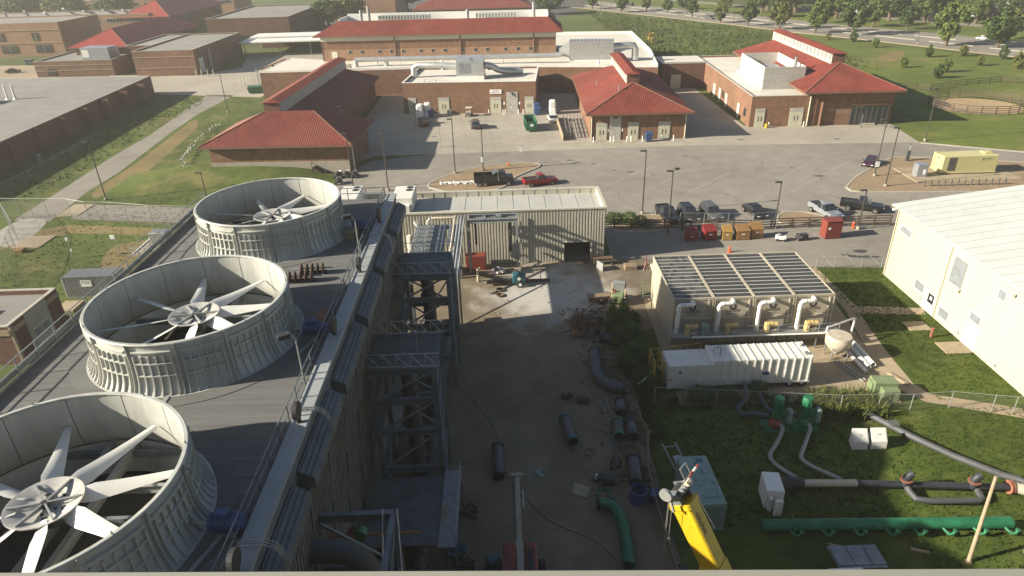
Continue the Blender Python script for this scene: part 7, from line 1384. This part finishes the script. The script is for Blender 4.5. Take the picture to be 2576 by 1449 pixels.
# ================================================================== houses and far cars
def house(label, x, y, rz, w_, dpt, h, gh, m='house_white', gables=1):
    b = thing('house', label, 'house', (x,y,0), rz, 'houses along the far street'); MB().box(0,0,0,w_,dpt,h).build('wall',m,b)
    MB().add([(-.5,-.6,h),(w_+.5,-.6,h),(w_+.5,dpt+.6,h),(-.5,dpt+.6,h),(-.5,dpt/2,h+gh),(w_+.5,dpt/2,h+gh)],[(0,1,5,4),(2,3,4,5),(1,2,5),(3,0,4),(3,2,1,0)]).build('roof','house_roof',b)
    for k in range(gables):
        cx = w_*(k+.5)/gables; g = MB().add([(cx-1.8,-.9,h-.4),(cx+1.8,-.9,h-.4),(cx,-.9,h+gh*.8),(cx-1.8,dpt*.4,h-.4),(cx+1.8,dpt*.4,h-.4),(cx,dpt*.4,h+gh*.8)],[(0,1,2),(0,2,5,3),(2,1,4,5)]).build('gable',m,b); MB().add([(cx-2.1,-1.0,h-.4),(cx,-1.0,h+gh*.88),(cx,dpt*.4,h+gh*.88),(cx-2.1,dpt*.4,h-.4)],[(0,1,2,3)]).add([(cx+2.1,-1.0,h-.4),(cx,-1.0,h+gh*.88),(cx,dpt*.4,h+gh*.88),(cx+2.1,dpt*.4,h-.4)],[(0,1,2,3)]).build('gable_roof','house_roof',b)
    k = int(w_/2.6)
    for i in range(k):
        for z in ((1,2.4),(3.9,5.2)) if h > 5 else ((1,2.4),): q = MB().box(.8+i*2.6,-.08,z[0],2.0+i*2.6,-.01,z[1]).build('window','white_paint',b); MB().box(.92+i*2.6,-.1,z[0]+.1,1.88+i*2.6,-.085,z[1]-.1).build('pane','window',q)
    MB().box(w_*.4,-.1,0,w_*.4+1.2,-.01,2.2).build('door','maroon',b); MB().box(w_*.2,-2.4,2.5,w_*.8,0,2.7).build('porch_roof','house_roof',b)
    for q in (.22,.5,.78): MB().cyl((w_*q,-2.2,0),(w_*q,-2.2,2.5),.12,8).build('porch_post','white_paint',b)
house('small pale blue house with a gable behind the street trees', 178,306,R(-32),9,8,3.6,3,'car_silver')
house('white two storey house with two gables at the upper right', 197,318,R(-32),15,10,6.4,4.4,'house_white',2)
house('white house with dormers at the right edge of the street', 213,302,R(-32),15,10,6.6,4.6,'house_white',2)
house('low grey house half hidden by the street trees', 163,330,R(-32),9,8,3.4,3,'siding_grey')
house('brick porch house between the white ones', 203,303,R(-32),6,6,3.2,2.6,'brick')
house('white house at the far right of the street', 232,290,R(-32),14,10,6.4,4.4,'house_white',2)
fc = [('dark car at the far left end of the street',54.9,410,125,'sedan','car_black'),('black car behind the second street tree',73.6,407,125,'suv','car_black'),('dark suv by the near kerb among the street trees',96.7,331,-55,'suv','car_grey'),('white pickup on the far street',151.8,360,150,'pickup','car_white'),('white car glinting in the sun at the right of the street car park',167.4,244,-58,'sedan','car_white'),('dark car on the far street right of the pickup',158,352,150,'sedan','car_black'),('silver car in the left campus car park',-166.5,255,20,'suv','car_silver'),('black car in the left campus car park',-162,237,25,'sedan','car_black'),('dark car left of it in the campus car park',-171,233,25,'sedan','car_grey'),('white van behind the long building canopy',-71,300,60,'suv','car_white'),('dark car on the top centre road',-22,420,15,'suv','car_black'),('dark car beside the far road trees',-2,424,15,'sedan','car_grey')]
for lab, x, y, a, k, m in fc: car(lab, (x,y,0), R(a), k, m, {'pickup':'pickup','suv':'suv'}.get(k,'car'), 'distant parked cars')
# ================================================================== small yard clutter and an added haze standing in for glare
r4 = random.Random(21); mb = MB()
for k in range(420):
    y = r4.uniform(36,64); x = 10.2-abs(r4.gauss(0,1.7)) + (.6 if y > 48 else 0); s = r4.uniform(.05,.3)
    if r4.random() < .45: a = r4.uniform(0,3.1); l_ = r4.uniform(.3,1.3); mb.beam((x,y,.06),(x+math.cos(a)*l_,y+math.sin(a)*l_,r4.uniform(.04,.16)),.05,.04)
    else: mb.cbox((x,y,.04+s*.3),(s*1.4,s,s*.7),r4.uniform(0,3))
o = mb.build('yard_debris','earth'); o['kind'] = 'stuff'; tag(o, 'small brown debris scattered along the right side of the yard', 'debris')
mb = MB()
for k in range(260):
    x = r4.uniform(-4,10); y = r4.uniform(28,76); s = r4.uniform(.03,.12); mb.cbox((x,y,.02+s*.3),(s*1.4,s,s*.7),r4.uniform(0,3))
o = mb.build('loose_stones','concrete_tan'); o['kind'] = 'stuff'; tag(o, 'loose pale stones over the yard gravel', 'stones')
tufts('weeds','scrub along the yard fence below the bushes',[(10.9+r4.random()*2.2,42+r4.random()*22) for k in range(300)],.55,8,'bush',.035,15)
hz_m = bpy.data.materials.new('haze'); hz_m.use_nodes = True; hn = hz_m.node_tree  # volume added to imitate a veil of glare, not haze of the site
for n_ in list(hn.nodes):
    if n_.type == 'BSDF_PRINCIPLED': hn.nodes.remove(n_)
pv = hn.nodes.new('ShaderNodeVolumePrincipled'); pv.inputs['Color'].default_value = (.95,.93,.86,1); pv.inputs['Density'].default_value = .00033; pv.inputs['Density Attribute'].default_value = ''; pv.inputs['Anisotropy'].default_value = .2
hn.links.new(pv.outputs[0], [n_ for n_ in hn.nodes if n_.type == 'OUTPUT_MATERIAL'][0].inputs['Volume'])
hz_m.cycles.homogeneous_volume = True
hzb = MB().box(-720,-80,-1,720,1420,37.2).build('haze', hz_m); hzb['kind'] = 'stuff'; tag(hzb, 'thin warm haze added over the whole site to stand for a glare veil', 'haze')

# repairs, cracks and tyre marks on the paving (real thin sheets)
r5 = random.Random(33); mb = MB()
def crack(x, y, a, n, wd, z):
    pts = [(x,y)]
    for k in range(n): a += r5.gauss(0,.35); x += math.cos(a)*r5.uniform(.5,1.4); y += math.sin(a)*r5.uniform(.5,1.4); pts.append((x,y))
    strip_mb(pts, wd, z, z+.002, mb=mb)
for k in range(26): crack(r5.uniform(-10,72), r5.uniform(94,122), r5.uniform(0,6.28), r5.randrange(4,12), r5.uniform(.03,.07), .0095)
for k in range(10): crack(r5.uniform(16,50), r5.uniform(77,83), r5.uniform(0,6.28), r5.randrange(3,8), .04, .0175)
struct('paving_cracks', mb, 'asphalt_dark')
mb = MB()
for k in range(12):
    x, y, rx, ry, a = r5.uniform(0,66), r5.uniform(95,122), r5.uniform(.4,1.6), r5.uniform(.3,.9), r5.uniform(0,3)
    mb.sheet([(x+(1+.3*math.sin(3*t+k))*(rx*math.cos(t)*math.cos(a)-ry*math.sin(t)*math.sin(a)), y+(1+.3*math.sin(2*t+k))*(rx*math.cos(t)*math.sin(a)+ry*math.sin(t)*math.cos(a))) for t in [q*math.pi/9 for q in range(18)]], .0102+.0003*k)
struct('asphalt_patches', mb, 'asphalt_worn')
